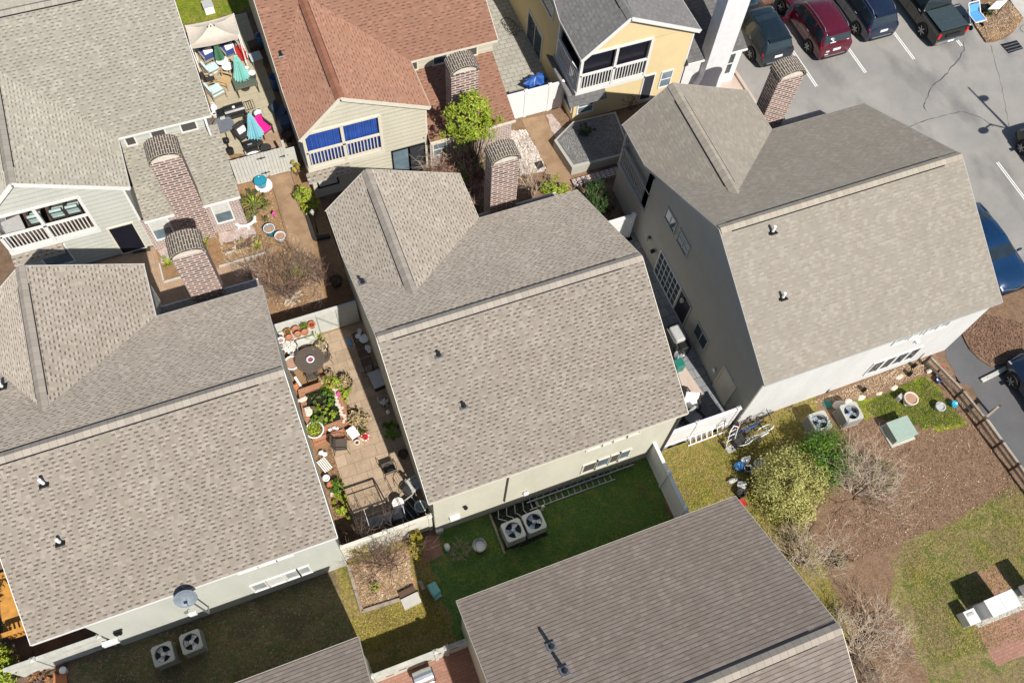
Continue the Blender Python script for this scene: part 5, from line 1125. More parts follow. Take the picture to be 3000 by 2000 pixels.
root = empty('kettle_grill', P0('a2', 450, 960, .3), 0, 'slim black patio heater base below the galvanised table', 'heater'); m = MB(); m.lathe([(.18, 0), (.18, .25), (.03, .3), (.025, .8)], (0, 0, 0), 14); m.build('base', 'grill_black', root, local=True); m = MB(); m.lathe([(.12, .8), (.14, 1.0), (.05, 1.05)], (0, 0, 0), 14); m.build('burner', 'grill_black', root, local=True)
umbrella('closed aqua umbrella leaning beside the pink lounge chair', P0('a2', 830, 770, .6), 'aqua_cloth', 2.2, .34, 0, .65); armchair('black lounge chair with hot pink cushion beside the closed aqua umbrella', P0('a2', 930, 650, .4), .5, 'charcoal', 'pink_cushion', sw=.6, lounge=True)
armchair('black chair holding white pillows below the barrel grill', P0('a2', 640, 720, .5), .45, 'charcoal', 'charcoal', sw=.72, pillow='white_cloth'); 
root = empty('grill', P0('a2', 745, 890, .8), .1, 'small black two-knob grill beside the sage board fence', 'grill'); m = MB(); m.box((0, 0, .72), (.6, .45, .25)); m.build('lid', 'grill_black', root, local=True, bevel=.08); m = MB(); m.box((0, 0, .5), (.62, .48, .18)); m.build('body', 'charcoal', root, local=True); m = MB(); m.box((-.02, -.05, .86), (.22, .04, .03)); m.build('handle', 'steel', root, local=True)
for x in (-.26, .26):
    for y in (-.18, .18): g_ = MB(); g_.box((x, y, .2), (.04, .04, .4)); g_.build('leg', 'charcoal', root, local=True)
m = MB(); m.blob((*at('a2', 780, 1000, .35).xy, .35), (.4, .3, .22), 9, .25); tag(m.build('cushion_pile', 'white_cloth', smooth=True), 'heap of white cushions in front of the sage board fence', 'cushions'); m = MB(); m.blob((*at('a2', 860, 440, .5).xy, .5), (.22, .2, .18), 8, .3); tag(m.build('plastic_bag', 'white_cloth', smooth=True), 'crumpled white bag beside the wire grill shelf', 'bag')
root = empty('round_table', P0('a2', 975, 950, .5), 0, 'small round black table touching the gate of the sage fence', 'table'); m = MB(); m.lathe([(.26, .5), (.27, .53), (.01, .54)], (0, 0, 0), 20); m.build('table_top', 'charcoal', root, local=True); m = MB(); m.tube((0, 0, 0), (0, 0, .5), .03, .03, 8); m.lathe([(.18, 0), (.16, .03)], (0, 0, 0), 14); m.build('leg', 'charcoal', root, local=True)
# shaded side of that patio
pot('tall blue glazed urn in the shade of the red roof', P0('a1', 1385, 510, .8), .24, .75, 'blue_glaze', 'dark_soil'); bucket('blue barrel half hidden under the red roof edge', P0('a1', 1650, 1300, .8), .24, .85, 'blue_plastic', 'blue_plastic', name='barrel', cat='barrel')
rect_table('glass-topped garden table in the shade of the red roof', P0('a1', 1310, 920, .5), .6, .6, .55, 'glass_table', 'grey_metal', .1); m = MB(); m.box((*P0('a1', 1290, 720, .2)[:2], .2), (.6, .5, .4), rz=.1); tag(m.build('wooden_crate', 'wood_dark', bevel=.02), 'dark wooden crate in the shade below the blue urn', 'crate')
for k in range(3):
    root = empty('plastic_chair', P0('a2', 1190, 440, .5)[:2]+(.09*k,), .9, ('lowest', 'middle', 'topmost')[k]+' blue plastic chair of the stack in the shade of the red roof', 'chair', 'stacked blue plastic chairs'); m = MB(); m.box((0, 0, .42), (.5, .48, .03)); m.build('seat', 'shade_blue', root, local=True); m = MB(); m.box((0, .25, .68), (.48, .03, .5), rx=-.2); m.build('backrest', 'shade_blue', root, local=True)
    for x in (-.22, .22):
        for y in (-.2, .2): g_ = MB(); g_.box((x, y, .21), (.045, .045, .42)); g_.build('leg', 'shade_blue', root, local=True)
m = MB(); m.box((*P0('a2', 1275, 590, .3)[:2], .3), (.75, .6, .6), rz=.1); tag(m.build('storage_box', 'shade_blue', bevel=.04), 'dark blue storage box under the red roof edge', 'box')
pot('round dark tub in the black shade at the end of the sage fence', P0('a2', 1275, 780, .3), .26, .45, 'charcoal', 'dark_soil')
# gate bowl and the court pots
q_ = on('a2', 855, 1295, Y=28.22); pot('blue bowl planter set on a white dish below the sage fence', (q_.x, 28.22, 0), .3, .36, 'teal_glaze', 'teal_glaze', z0=.12); m = MB(); m.lathe([(.36, .05), (.42, .12), (.36, .13), (.02, .1)], (q_.x+.1, 28.17, 0), 20); tag(m.build('dish', 'white_glaze'), 'white dish under the blue bowl planter', 'dish')
pot('teal glazed pot of earth standing in the mulch beside the path', P0('b7', 745, 620, .42), .26, .45, 'teal_glaze', 'sand_soil', rim='white_glaze'); pot('pale grey pot of earth next to the teal glazed pot', P0('b7', 850, 690, .35), .25, .38, 'bucket_grey', 'sand_soil', rim='white_glaze')
pot('wide dark pot in the shade at the left wall of the taupe house', P0('b7', 1385, 1110, .4), .28, .4, 'charcoal', 'dark_soil'); 
m = MB(); p = P0('b7', 790, 470, .5); m.tube((p[0], p[1], 0), (p[0], p[1], .45), .012, .01, 5); m.blob((p[0], p[1]-.02, .5), (.09, .08, .12), 7, .2); tag(m.build('garden_ornament', 'flower_pink'), 'pink flamingo-like ornament on a stick beside the path', 'ornament')
root = empty('garden_bench', P0('b7', 520, 540, .3), .1, 'curved white stone bench below the brick window', 'bench'); m = MB(); m.path([Vector((.45*math.cos(t), .32*math.sin(t), .32)) for t in [math.pi+i*math.pi/8 for i in range(9)]], .075, 6); m.build('seat', 'white_glaze', root, local=True)
for x in (-.4, 0, .4): g_ = MB(); g_.box((x, -.25 if x == 0 else -.05, .14), (.1, .1, .28)); g_.build('leg', 'white_glaze', root, local=True)
m = MB(); m.prism([(p.x, p.y) for p in A('c1', [(40,200),(290,160),(320,280),(50,330)])], .012, .035); tag(m.build('doormat', 'charcoal'), 'grey doormat outside the dark door by the brick chimney', 'doormat')
m = MB(); m.prism([(p.x, p.y) for p in A('c2', [(1020,480),(1110,450),(1140,520),(1060,560)])], .01, .14); tag(m.build('stepping_stone', 'charcoal'), 'dark flat stone on the white gravel by the middle chimney', 'stone')
root = empty('lamp_post', P0('b7', 1210, 660, 0), 0, 'short garden lantern post in the shade beside the lime shrub', 'lamp'); m = MB(); m.tube((0, 0, 0), (0, 0, 1.5), .03, .025, 8); m.build('post', 'black_metal', root, local=True); m = MB(); m.lathe([(.06, 1.5), (.1, 1.7), (.12, 1.72), (.03, 1.85)], (0, 0, 0), 6); m.build('lantern', 'trim_grey', root, local=True)
m = MB(); q = A('b7', [(1100, 470), (1180, 720), (1330, 690)], .1); m.beam(q[0], q[1], .14, .2); m.beam(q[1], q[2], .14, .2); tag(m.build('kerb', 'charcoal'), kind='structure')
m = MB(); m.blob((*at('z3', 395, 565, .5).xy, .45), (.62, .35, .5), 26, .22); p = at('z3', 395, 570, .5); tag(m.build('tarpaulin', 'blue_plastic'), 'crumpled blue tarpaulin behind the white vinyl gate', 'tarpaulin')
m = MB()
for k in range(5): m.ring((*at('z3', 200+18*k, 130+26*k, .3).xy, .12+.06*k), .28, .016, 18, 5, Matrix.Rotation(.5*k, 3, 'X'))
tag(m.build('hose', 'charcoal'), 'coils of black hose in the shade along the yellow wall', 'hose')
# ---- narrow patio between the two taupe roofs
zb_ = on('a3', 300, 215, Y=19.36).z-.2; root = empty('potting_bench', (-.65, 19.36, 0), 0, 'pale wooden potting bench against the green garden fence', 'bench'); m = MB(); m.bb((-1.38, 19.2, zb_-.04), (.1, 19.56, zb_)); m.build('bench_top', 'fence_sage', root)
for x in (-1.33, .05): g_ = MB(); g_.box((x, 19.4, (zb_-.04)/2), (.07, .3, zb_-.04)); g_.build('leg', 'fence_sage', root)
m = MB(); m.bb((-1.38, 19.1, .3), (.1, 19.5, .33)); m.build('lower_shelf', 'fence_sage', root)
for (x, y, mt, soil, pl, lb) in ((185, 205, 'terracotta', 'dark_soil', ('leaf_olive', 60, .04, .05), 'first terracotta pot from the left on the potting bench'), (300, 172, 'terracotta', 'sand_soil', None, 'terracotta pot with brown earth only on the potting bench'), (420, 130, 'terracotta', 'dark_soil', ('leaf_green', 120, .05, .08), 'terracotta pot with a bushy green plant on the potting bench'), (525, 110, 'terracotta', 'dark_soil', ('flower_red', 40, .035, .04), 'small terracotta pot with red flowers at the gate end of the bench')):
    q_ = on('a3', x, y, Y=19.36); pot(lb, (q_.x, 19.36, 0), .155, .22, mt, soil, z0=zb_+.002, plant=pl, group='terracotta pots on the potting bench')
for (x, y, lb, mt) in ((95, 320, 'white round pot under the left end of the potting bench', 'white_glaze'), (210, 285, 'orange bowl under the potting bench', 'terracotta'), (330, 240, 'orange bowl under the middle of the potting bench', 'terracotta'), (430, 210, 'orange bowl under the gate end of the potting bench', 'terracotta')): q_ = on('a3', x, y, Y=19.14); pot(lb, (q_.x, 19.0, 0), .15, .15, mt, 'sand_soil', z0=max(.0, q_.z-.15))
pot('small white watering pot at the foot of the garden gate', P0('a3', 600, 270, .15), .12, .25, 'white_glaze', 'white_cloth'); spiky('spider_plant', 'lime spiky plant in front of the garden gate', 'plant', (*at('a3', 590, 370, .1).xy, .12), 46, .5, 'leaf_lime', 11, .5, .02)
pot('black basket heaped with white flowers at the left wall', P0('a3', 225, 440, .5), .34, .45, 'charcoal', 'flower_white', plant=('flower_white', 420, .05, .15)); m = MB(); m.lathe([(.12, 0), (.2, .3), (.21, .33), (.01, .3)], P0('a3', 295, 530, .3), 18); tag(m.build('bowl', 'white_glaze'), 'white bowl beside the basket of white flowers', 'bowl')
pot('large white tub of earth against the left wall of the patio', P0('a3', 262, 670, .42), .33, .42, 'white_glaze', 'sand_soil')
pot('black urn of white flowers behind the round bronze table', P0('a3', 660, 450, .55), .33, .5, 'charcoal', 'flower_white', plant=('leaf_straw', 300, .05, .16)); round_table('round bronze mesh table with a pink flower bowl', P0('a3', 510, 630, .74), .63, .74, 'bronze_mesh'); pot('small bowl of pink and white flowers on the round bronze table', P0('a3', 520, 632, .8), .16, .1, 'white_glaze', 'dark_soil', z0=.75, plant=('flower_pink', 40, .03, .05))
wire_chair('bronze chair on the right side of the round bronze table', P0('a3', 705, 600, .45), -1.35, r=.26, group='bronze chairs round the bronze table'); wire_chair('bronze chair on the near side of the round bronze table', P0('a3', 535, 830, .45), 3.0, r=.28, group='bronze chairs round the bronze table')
m = MB(); p = at('a3', 260, 800, .1); q = at('a3', 400, 1030, .1); m.beam(p, p.lerp(q, .3), .14, .06); m.build; o = m.build('broom_head', 'charcoal'); tag(o, 'black broom head lying at the left wall', 'broom'); o2 = MB(); o2.beam(p.lerp(q, .32), q, .1, .05); o2.build('handle', 'white_glaze', o, local=False)
m = MB(); p = at('a3', 320, 1010, .2); m.blob(p, (.14, .2, .2), 7, .3); tag(m.build('stone_block', 'terracotta'), 'broken terracotta block beside the fallen broom', 'block')
# raised brick pond
pd = [(-1.32, 17.15), (-.15, 17.2), (.25, 16.8), (.35, 15.6), (.28, 15.0), (-1.3, 14.9), (-1.42, 15.9)]; pi_ = [(-1.08, 16.9), (-.2, 16.95), (-.02, 16.6), (.06, 15.7), (0, 15.25), (-1.1, 15.2), (-1.2, 15.9)]
root = empty('garden_pond', (-.5, 16, 0), 0, 'raised brick pond full of green plants in the middle of the narrow patio', 'pond'); m = MB(); n = len(pd)
for i in range(n):
    a_, b, c_, d_ = pd[i], pd[(i+1) % n], pi_[(i+1) % n], pi_[i]
    m.poly([(*a_, .42), (*b, .42), (*c_, .42), (*d_, .42)]); m.poly([(*a_, 0), (*b, 0), (*b, .42), (*a_, .42)]); m.poly([(*d_, 0), (*c_, 0), (*c_, .42), (*d_, .42)])
brick('brick_orange', (.33,.115,.06), (.42,.18,.09), (.36,.26,.19), bw=.22, bh=.11, ms=.014, smear=.3, wash=(.35,.28,.2)); m.build('brick_wall', 'brick_orange', root, boxuv=True); m = MB(); m.poly([(x, y, .34) for x, y in pi_]); m.build('water', 'pond_liner', root)
for i, (x, y, r_, mt, sd_) in enumerate(((-.75, 16.2, (.45, .6, .2), 'leaf_olive', 1), (-.45, 15.7, (.4, .55, .2), 'leaf_lime', 2), (-.2, 16.4, (.2, .5, .2), 'leaf_green', 3), (-.9, 15.6, (.25, .4, .15), 'leaf_green', 4))):
    leafy('water_plant', ('olive water plants at the back of the brick pond', 'lime water weed in the middle of the brick pond', 'dark green pond plants along the right side of the brick pond', 'green pond plants by the pale rock of the brick pond')[i], 'plant', (x, y, .48), r_, 700, .045, mt, seed=80+sd_, clumps=18, base=(x, y, .35), twigs=False)
m = MB(); g = random.Random(9)
for i in range(26): a_ = i/26*5.; m.blob((.12+g.gauss(0, .05), 15.1+1.6*i/26, .47), (.07, .08, .05), 6, .3, g=g)
tag(m.build('pebbles', 'stone_pale'), 'row of pale pebbles along the right rim of the brick pond', 'stones'); m = MB(); m.blob((*at('a3', 490, 1350, .5).xy, .5), (.2, .26, .16), 8, .25); tag(m.build('rock', 'stone_pale'), 'grey pale rock on the left rim of the brick pond', 'rock'); m = MB(); m.blob((*at('a3', 410, 1185, .45).xy, .46), (.2, .12, .05), 7, .25); tag(m.build('rock', 'stone_pale'), 'flat tan rock on the upper left rim of the brick pond', 'rock')
leafy('flowering_plant', 'lime and straw flowering plants at the top right corner of the brick pond', 'plant', (*at('a3', 840, 980, .5).xy, .55), (.35, .3, .25), 600, .055, 'leaf_lime', seed=91, clumps=20, twigs=False); leafy('flowering_plant', 'pale dry flower heads behind the brick pond', 'plant', (*at('a3', 770, 900, .5).xy, .5), (.3, .25, .22), 420, .05, 'leaf_straw', seed=92, clumps=18, twigs=False); leafy('flowering_plant', 'yellow lime plants on the right of the brick pond', 'plant', (*at('a3', 1000, 1090, .4).xy, .4), (.28, .3, .22), 500, .05, 'leaf_lime', seed=93, clumps=18, twigs=False)
m = MB(); m.blob((*at('a3', 905, 1110, .55).xy, .55), (.1, .12, .1), 7, .3); tag(m.build('flower_cluster', 'flower_pink'), 'hot pink flower cluster beside the brick pond', 'flowers')
pot('black pot of straw-coloured grass right of the flowering plants', P0('a3', 985, 940, .45), .36, .4, 'charcoal', 'dark_soil', plant=('leaf_straw', 300, .06, .15)); pot('round black pot of dry leaves at the lower right of the brick pond', P0('a3', 1160, 1460, .45), .36, .42, 'charcoal', 'dark_soil', plant=('leaf_straw', 380, .06, .17)); pot('large white tub of lime plants at the lower left of the brick pond', P0('a4', 335, 235, .5), .38, .48, 'white_glaze', 'dark_soil', plant=('leaf_lime', 260, .06, .14))
leafy('flowering_plant', 'dried pale flowers at the lower right of the brick pond', 'plant', (*at('a4', 920, 120, .35).xy, .35), (.3, .35, .22), 420, .05, 'leaf_straw', seed=94, clumps=18, twigs=False)
m = MB(); 
for i in range(2): m.bb((-1.35, 14.56+.16*i, 0), (-.02, 14.71+.16*i, .2+.1*i))
tag(m.build('brick_step', 'brick_orange', boxuv=True), 'low pink brick step below the white tub of lime plants', 'step')
m = MB(); 
for x, y in ((520, 240), (570, 215), (610, 225)): m.blob((*at('a4', x, y, .45).xy, .45), (.09, .07, .06), 7, .2)
tag(m.build('white_stones', 'white_glaze'), 'white stones on the near rim of the brick pond', 'stones')
wire_chair('dark bronze mesh rocking chair right below the brick pond', P0('a4', 655, 420, .42), 2.3-3.14+1.57+.6, boxy=True); wire_chair('dark bronze mesh chair near the shaded side of the patio', P0('a4', 1235, 700, .42), 3.2, boxy=True)
root = empty('side_table', P0('a4', 800, 275, .5), .3, 'small white metal side table beside the rocking chair', 'table'); m = MB(); m.box((0, 0, .5), (.38, .5, .03)); m.build('table_top', 'white_cloth', root, local=True)
for x in (-.16, .16):
    for y in (-.2, .2): g_ = MB(); g_.tube((x, y, .49), (x*1.1, y*1.1, 0), .014, .014, 6); g_.build('leg', 'white_plastic', root, local=True)
pot('small pale candle pot in front of the white side table', P0('a4', 850, 395, .15), .12, .2, 'stone_pale', 'dark_soil'); pot('white pot of red flowers beside the white side table', P0('a4', 945, 320, .4), .17, .35, 'white_glaze', 'dark_soil', plant=('flower_red', 90, .05, .09)); leafy('potted_plant', 'green leaves round the white pot of red flowers', 'plant', (*at('a4', 935, 290, .35).xy, .35), (.2, .2, .15), 160, .06, 'leaf_green', seed=95, clumps=10, twigs=False)
m = MB(); m.blob((*at('a4', 415, 515, .12).xy, .12), (.13, .1, .1), 8, .15); m.blob((*at('a4', 460, 535, .12).xy, .12), (.12, .1, .1), 8, .15); tag(m.build('white_ornament', 'white_glaze'), 'white ornament on the tan strip left of the patio slabs', 'ornament')
root = empty('sled', P0('a4', 460, 670, .1), .35, 'little cream slatted sled on the tan strip', 'sled'); m = MB()
for i in range(5): m.box((-.16+.08*i, 0, .16), (.05, .6, .02))
m.build('slats', 'flower_white', root, local=True)
for x in (-.18, .18): g_ = MB(); g_.box((x, 0, .07), (.03, .7, .1)); g_.build('runner', 'wood_dark', root, local=True)
pot('white pot lying behind a dark rusty ring at the left wall', P0('a4', 480, 830, .2), .14, .3, 'white_glaze', 'white_cloth'); pot('rusty dark bowl of orange earth at the left wall', P0('a4', 530, 905, .2), .2, .22, 'charcoal', 'terracotta')
leafy('flower_bed_plant', 'bright green leafy perennials beside the garden swing', 'plant', (*at('a4', 670, 1130, .3).xy, .3), (.28, .55, .25), 900, .06, 'leaf_lime', seed=96, clumps=26, twigs=False); leafy('flower_bed_plant', 'yellow-green upright plant above the bright green perennials', 'plant', (*at('a4', 630, 940, .3).xy, .3), (.22, .4, .22), 420, .055, 'leaf_green', seed=97, clumps=18, twigs=False)
m = MB(); m.box((*at('a4', 590, 1020, .05).xy, .06), (.4, .16, .08), rz=-.25); tag(m.build('stone_block', 'stone_pale'), 'pale stone beside the bright green perennials', 'stone'); scatter('fallen_leaves', 'leaves and straw on the tan strip of the narrow patio', 'leaves', quad(-1.4, -.7, 10, 14.4), 900, 'litter_brown', (.02, .06), seed=98)
# garden swing
q = [at('a4', 715, 1005, 1.85), at('a4', 1130, 845, 1.85), at('a4', 1300, 1020, .9)]
sx0, sx1, sy = -.42, 1.5, 10.55
root = empty('garden_swing', (.5, 10.6, 0), 0, 'black-framed garden swing with a grey seat at the bottom of the narrow patio', 'swing'); m = MB(); 
for x in (q[0].x, q[1].x):
    m.path([Vector((x, 11.3, 0)), Vector((x, 10.95, 1.75)), Vector((x, 10.6, 1.9)), Vector((x, 9.95, 0))], .03, 6)
m.beam((q[0].x, 10.85, 1.85), (q[1].x, 10.85, 1.85), .06, .06); m.beam((q[0].x, 10.5, 1.88), (q[1].x, 10.5, 1.88), .03, .03); m.build('frame', 'charcoal', root)
m = MB(); m.box((.52, 10.5, .5), (1.35, .55, .09)); m.build('seat', 'bucket_grey', root, bevel=.03); m = MB(); m.box((.52, 10.22, .78), (1.35, .1, .5), rx=.25); m.build('backrest', 'charcoal', root, bevel=.03)
for x in (-.2, 1.24): m = MB(); m.path([Vector((x, 10.75, 1.82)), Vector((x, 10.7, .7)), Vector((x, 10.25, .7)), Vector((x, 10.4, 1.86))], .014, 5); m.build('hanger', 'rail_white', root)
round_table('round white mosaic table right of the garden swing', P0('a4', 1345, 1125, .5), .24, .5, 'flower_white'); pot('white-rimmed pot of green water by the cream fence', P0('a4', 1620, 1160, .4), .25, .36, 'white_glaze', 'mint_lid'); 
root = empty('lounger_frame', P0('a4', 1500, 1220, .2), .35, 'slatted dark bench in the shade by the cream fence', 'bench'); m = MB()
for i in range(4): m.box((-.36+.24*i, 0, .32), (.03, .8, .03))
m.box((0, .45, .33), (.9, .04, .04)); m.build('slats', 'bucket_grey', root, local=True); m = MB(); m.box((0, 0, .15), (.9, .8, .26)); m.build('base', 'charcoal', root, local=True)
wire_chair('small black round stool-chair at the edge of the house shadow', P0('a4', 1465, 970, .42), .6, 'charcoal', r=.22); armchair('grey plastic armchair in the shade against the right wall', P0('a4', 1555, 900, .4), 1.8, 'bucket_grey', 'bucket_grey', sw=.5); pot('black pot in the shade by the right wall', P0('a4', 1405, 530, .3), .2, .3, 'charcoal', 'dark_soil'); 
p = at('a4', 1290, 250, .35); leafy('potted_fern', 'dark green fern in the shade of the right wall', 'fern', (p.x, p.y, .35), (.38, .4, .28), 800, .06, 'leaf_green', seed=99, clumps=22, twigs=False)
# shaded crockery table along the wall
rect_table('long dark table covered with crockery in the shade of the taupe house', (1.78, 17.95, 0), .5, 1.75, .75, 'wood_dark', 'charcoal', 0., slats=4); g = random.Random(12)
for i, (x, y, r_, h_, lb) in enumerate(((1210, 265, .1, .3, 'tall white jug at the upper end of the crockery table'), (1185, 310, .13, .08, 'white tray-like dish at the upper left of the crockery table'), (1265, 350, .2, .08, 'largest white oval dish on the crockery table'), (1300, 305, .12, .1, 'square white dish at the upper right of the crockery table'), (1305, 470, .08, .18, 'small pale cup in the middle of the crockery table'), (1355, 475, .13, .14, 'round blue-white bowl in the middle of the crockery table'), (1340, 530, .08, .2, 'small white bottle at the lower end of the crockery table'))):
    p = at('a3', x, y, .8); m = MB(); m.lathe([(r_*.6, 0), (r_, h_*.8), (r_*.95, h_), (r_*.5, h_*.7), (.01, h_*.68)], (min(2.0, p.x), p.y, .77), 14); tag(m.build('crockery', 'white_glaze', smooth=True), lb, 'crockery', 'crockery on the shaded table')
m = MB(); m.prism([(p.x, p.y) for p in A('a3', [(1020,345),(1060,340),(1105,440),(1065,440)])], .01, .06); tag(m.build('towel', 'blue_bag'), 'bright blue towel on the shaded slabs', 'towel'); pot('square grey planter left of the crockery table', P0('a3', 1190, 420, .2), .17, .25, 'bucket_grey', 'white_cloth'); 
root = empty('kneeler_bench', P0('a3', 1325, 730, .3), .1, 'weathered low wooden bench with a tray below the crockery table', 'bench'); m = MB(); m.box((0, 0, .34), (.85, .3, .04)); m.build('seat', 'wood_grey', root, local=True)
for x in (-.38, .38): g_ = MB(); g_.box((x, 0, .16), (.04, .28, .32)); g_.build('leg', 'wood_grey', root, local=True)
m = MB(); m.box((*at('a3', 1445, 900, .4).xy, .4), (.52, .78, .05), rz=.1); o = m.build('lid', 'shade_blue'); root = empty('storage_box', (*at('a3', 1445, 900, .4).xy, 0), .1, 'grey-blue lidded storage box against the shaded wall', 'box'); bpy.data.objects.remove(o); m = MB(); m.box((0, 0, .2), (.5, .76, .4)); m.build('box', 'charcoal', root, local=True); m = MB(); m.box((0, 0, .42), (.54, .8, .05)); m.build('lid', 'bucket_grey', root, local=True, bevel=.01)
pot('pot of pale blue flowers in the shade below the storage box', P0('a3', 1540, 1210, .3), .2, .25, 'charcoal', 'dark_soil', plant=('flower_white', 110, .045, .09)); m = MB(); m.lathe([(.05, 0), (.1, .1), (.09, .22), (.03, .34), (.01, .36)], P0('a3', 1600, 1360, .15), 12); tag(m.build('vase', 'white_glaze', smooth=True), 'pear-shaped white vase on the shaded slabs', 'vase')
# ---- alley beside the grey house
root = empty('gas_grill', P0('a5', 390, 370, .9), -1.55+math.pi/2+.0, 'grey stainless grill in the shaded alley by the grey wall', 'grill'); m = MB(); m.box((0, 0, .92), (.5, .8, .3)); m.build('lid', 'bucket_grey', root, local=True, bevel=.08); m = MB(); m.box((0, 0, .6), (.5, 1.1, .34)); m.build('body', 'charcoal', root, local=True); m = MB(); m.tube((-.33, -.38, .98), (-.33, .38, .98), .02, .02, 8); m.build('handle', 'steel', root, local=True)
for x in (-.2, .2):
    for y in (-.48, .48): g_ = MB(); g_.box((x, y, .22), (.05, .05, .44)); g_.build('leg', 'charcoal', root, local=True)
m = MB(); m.box((*at('a5', 450, 500, .6).xy, .45), (.5, .55, .9)); tag(m.build('fryer', 'grill_black', bevel=.05), 'black cooker beside the grey stainless grill', 'cooker'); m = MB(); p = P0('a5', 415, 600, .5); m.lathe([(.16, 0), (.23, .4), (.25, .5), (.22, .5), (.18, .4), (.01, .38)], p, 18); tag(m.build('basin', 'steel'), 'shiny metal basin between the black cooker and the green box', 'basin'); m = MB(); m.box((*at('a5', 405, 700, .4).xy, .3), (.42, .42, .6)); tag(m.build('green_box', 'green_plastic', bevel=.03), 'dark green plastic box at the edge of the taupe roof', 'box')
m = MB(); hp = on('a5', 615, 680, X=15.72)
for k in range(7): m.ring((15.66-.012*k, hp.y+.02*math.sin(k*2.), hp.z+.02*math.cos(k*3.)), .24+.025*(k % 4), .016, 24, 5, Matrix.Rotation(math.pi/2, 3, 'Y'))
tag(m.build('hose', 'rope_yellow'), 'yellow hose coiled on the shaded grey wall', 'hose')
for (v, x, y, lb) in (('r1', 595, 385, 'upper pale wall lamp on the shaded grey wall'), ('r1', 797, 738, 'lower pale wall lamp above the dark door of the grey wall')):
    p = on(v, x, y, X=15.7); root = empty('wall_lamp', (15.7, p.y, p.z), 0, lb, 'lamp', 'lamps on the grey wall'); m = MB(); m.lathe([(.09, -.12), (.11, .04), (.03, .14)], (-.14, 0, 0), 6); m.build('lamp_shade', 'bucket_grey', root, local=True); m = MB(); m.box((-.04, 0, .02), (.1, .1, .14)); m.build('bracket', 'black_metal', root, local=True)
p = on('r1', 625, 458, X=15.7); m = MB(); m.lathe([(.09, -.1), (.1, .1), (.02, .12)], (15.58, p.y, p.z), 10, Matrix.Rotation(1.2, 3, 'Y')); tag(m.build('security_light', 'black_metal'), 'small black floodlight high on the shaded grey wall', 'lamp'); p = on('a5', 795, 760, X=15.7); m = MB(); m.box((15.68, p.y, p.z), (.05, .16, .22)); tag(m.build('notice', 'white_plastic'), 'small white box fixed to the grey wall by the hose', 'box')
armchair('white cushioned armchair half under the taupe roof corner', P0('a5', 540, 1115, .45), -.4, 'charcoal', 'white_cloth', sw=.7); armchair('grey cushioned armchair behind the white vinyl fence', P0('a5', 560, 1290, .45), .4, 'charcoal', 'bucket_grey', sw=.75)
sheet('painted_sun_patch', A('a5', [(380,745),(470,720),(680,1030),(670,1055),(590,1080),(480,1050)]), .012, 'concrete_warm')  # sunlit patch of the alley paving, laid as a paler sheet
# ---- yard with bicycles
def bicycle(label, loc, rz, frame, tilt=.18, wheel='white_plastic', s_=1.):
    root = empty('bicycle', loc, rz, label, 'bicycle', 'bicycles by the white wall'); root.rotation_euler = (tilt, 0, rz)
    for x in (-.5, .5):
        m = MB(); m.ring((x*s_, 0, .33*s_), .31*s_, .022, 26, 6, Matrix.Rotation(math.pi/2, 3, 'X')); w_ = m.build('wheel', 'charcoal' if frame != 'rail_white' else wheel, root, local=True); m = MB()
        for k in range(8): t = k*math.pi/4; m.tube((x*s_, 0, .33*s_), (x*s_+.3*s_*math.cos(t), 0, .33*s_+.3*s_*math.sin(t)), .004, .004, 3)
        m.lathe([(.035, -.05), (.035, .05)], (x*s_, 0, .33*s_), 8, Matrix.Rotation(math.pi/2, 3, 'X')); m.build('spokes', 'steel', w_, local=True)
    m = MB(); P = {k: Vector((x*s_, 0, z*s_)) for k, (x, z) in dict(r=(-.5, .33), b=(-.08, .3), s=(-.2, .72), h=(.33, .78), f=(.5, .33)).items()}
    for a_, b in (('r', 'b'), ('b', 's'), ('r', 's'), ('s', 'h'), ('b', 'h'), ('h', 'f')): m.tube(P[a_], P[b], .022, .022, 7)
    m.build('frame', frame, root, local=True); m = MB(); m.box((-.22*s_, 0, .84*s_), (.26, .13, .06)); m.tube((-.2*s_, 0, .7*s_), (-.22*s_, 0, .84*s_), .016, .016, 6); m.build('saddle', 'charcoal', root, local=True); m = MB(); m.tube((.3*s_, -.28, .95*s_), (.3*s_, .28, .95*s_), .016, .016, 6); m.tube((.33*s_, 0, .76*s_), (.3*s_, 0, .95*s_), .018, .018, 6); m.build('handlebar', 'black_metal', root, local=True)
    m = MB(); m.ring((-.08*s_, .03, .3*s_), .09, .012, 14, 4, Matrix.Rotation(math.pi/2, 3, 'X')); m.tube((-.08*s_, -.1, .2*s_), (-.08*s_, .12, .42*s_), .012, .012, 5); m.build('crank', 'steel', root, local=True); return root
bp = at('a6', 1290, 480, .3)
bicycle('white-framed bicycle lying nearest the grass', (bp.x, bp.y+.0, 0), .2, 'rail_white', .55, s_=1.14); bicycle('blue-framed bicycle behind the white bicycle', (bp.x-.25, bp.y+.36, 0), .15, 'blue_plastic', .4, s_=1.14); bicycle('black bicycle closest to the white wall', (bp.x+.35, bp.y+.52, 0), .1, 'black_metal', .3, s_=1.1); bicycle('small red bicycle beside the handcart', (*at('a6', 1060, 480, .3).xy, 0), 1.1, 'red_plastic', .3, s_=.72)
root = empty('hand_truck', P0('a6', 1020, 680, 0), .15, 'metal hand truck standing in front of the white fence', 'hand truck'); m = MB()
for x in (-.2, .2): m.tube((x, .1, .1), (x, .35, 1.35), .02, .02, 7)
for z in (.35, .75, 1.1): m.tube((-.2, .15+.2*z, z), (.2, .15+.2*z, z), .014, .014, 6)
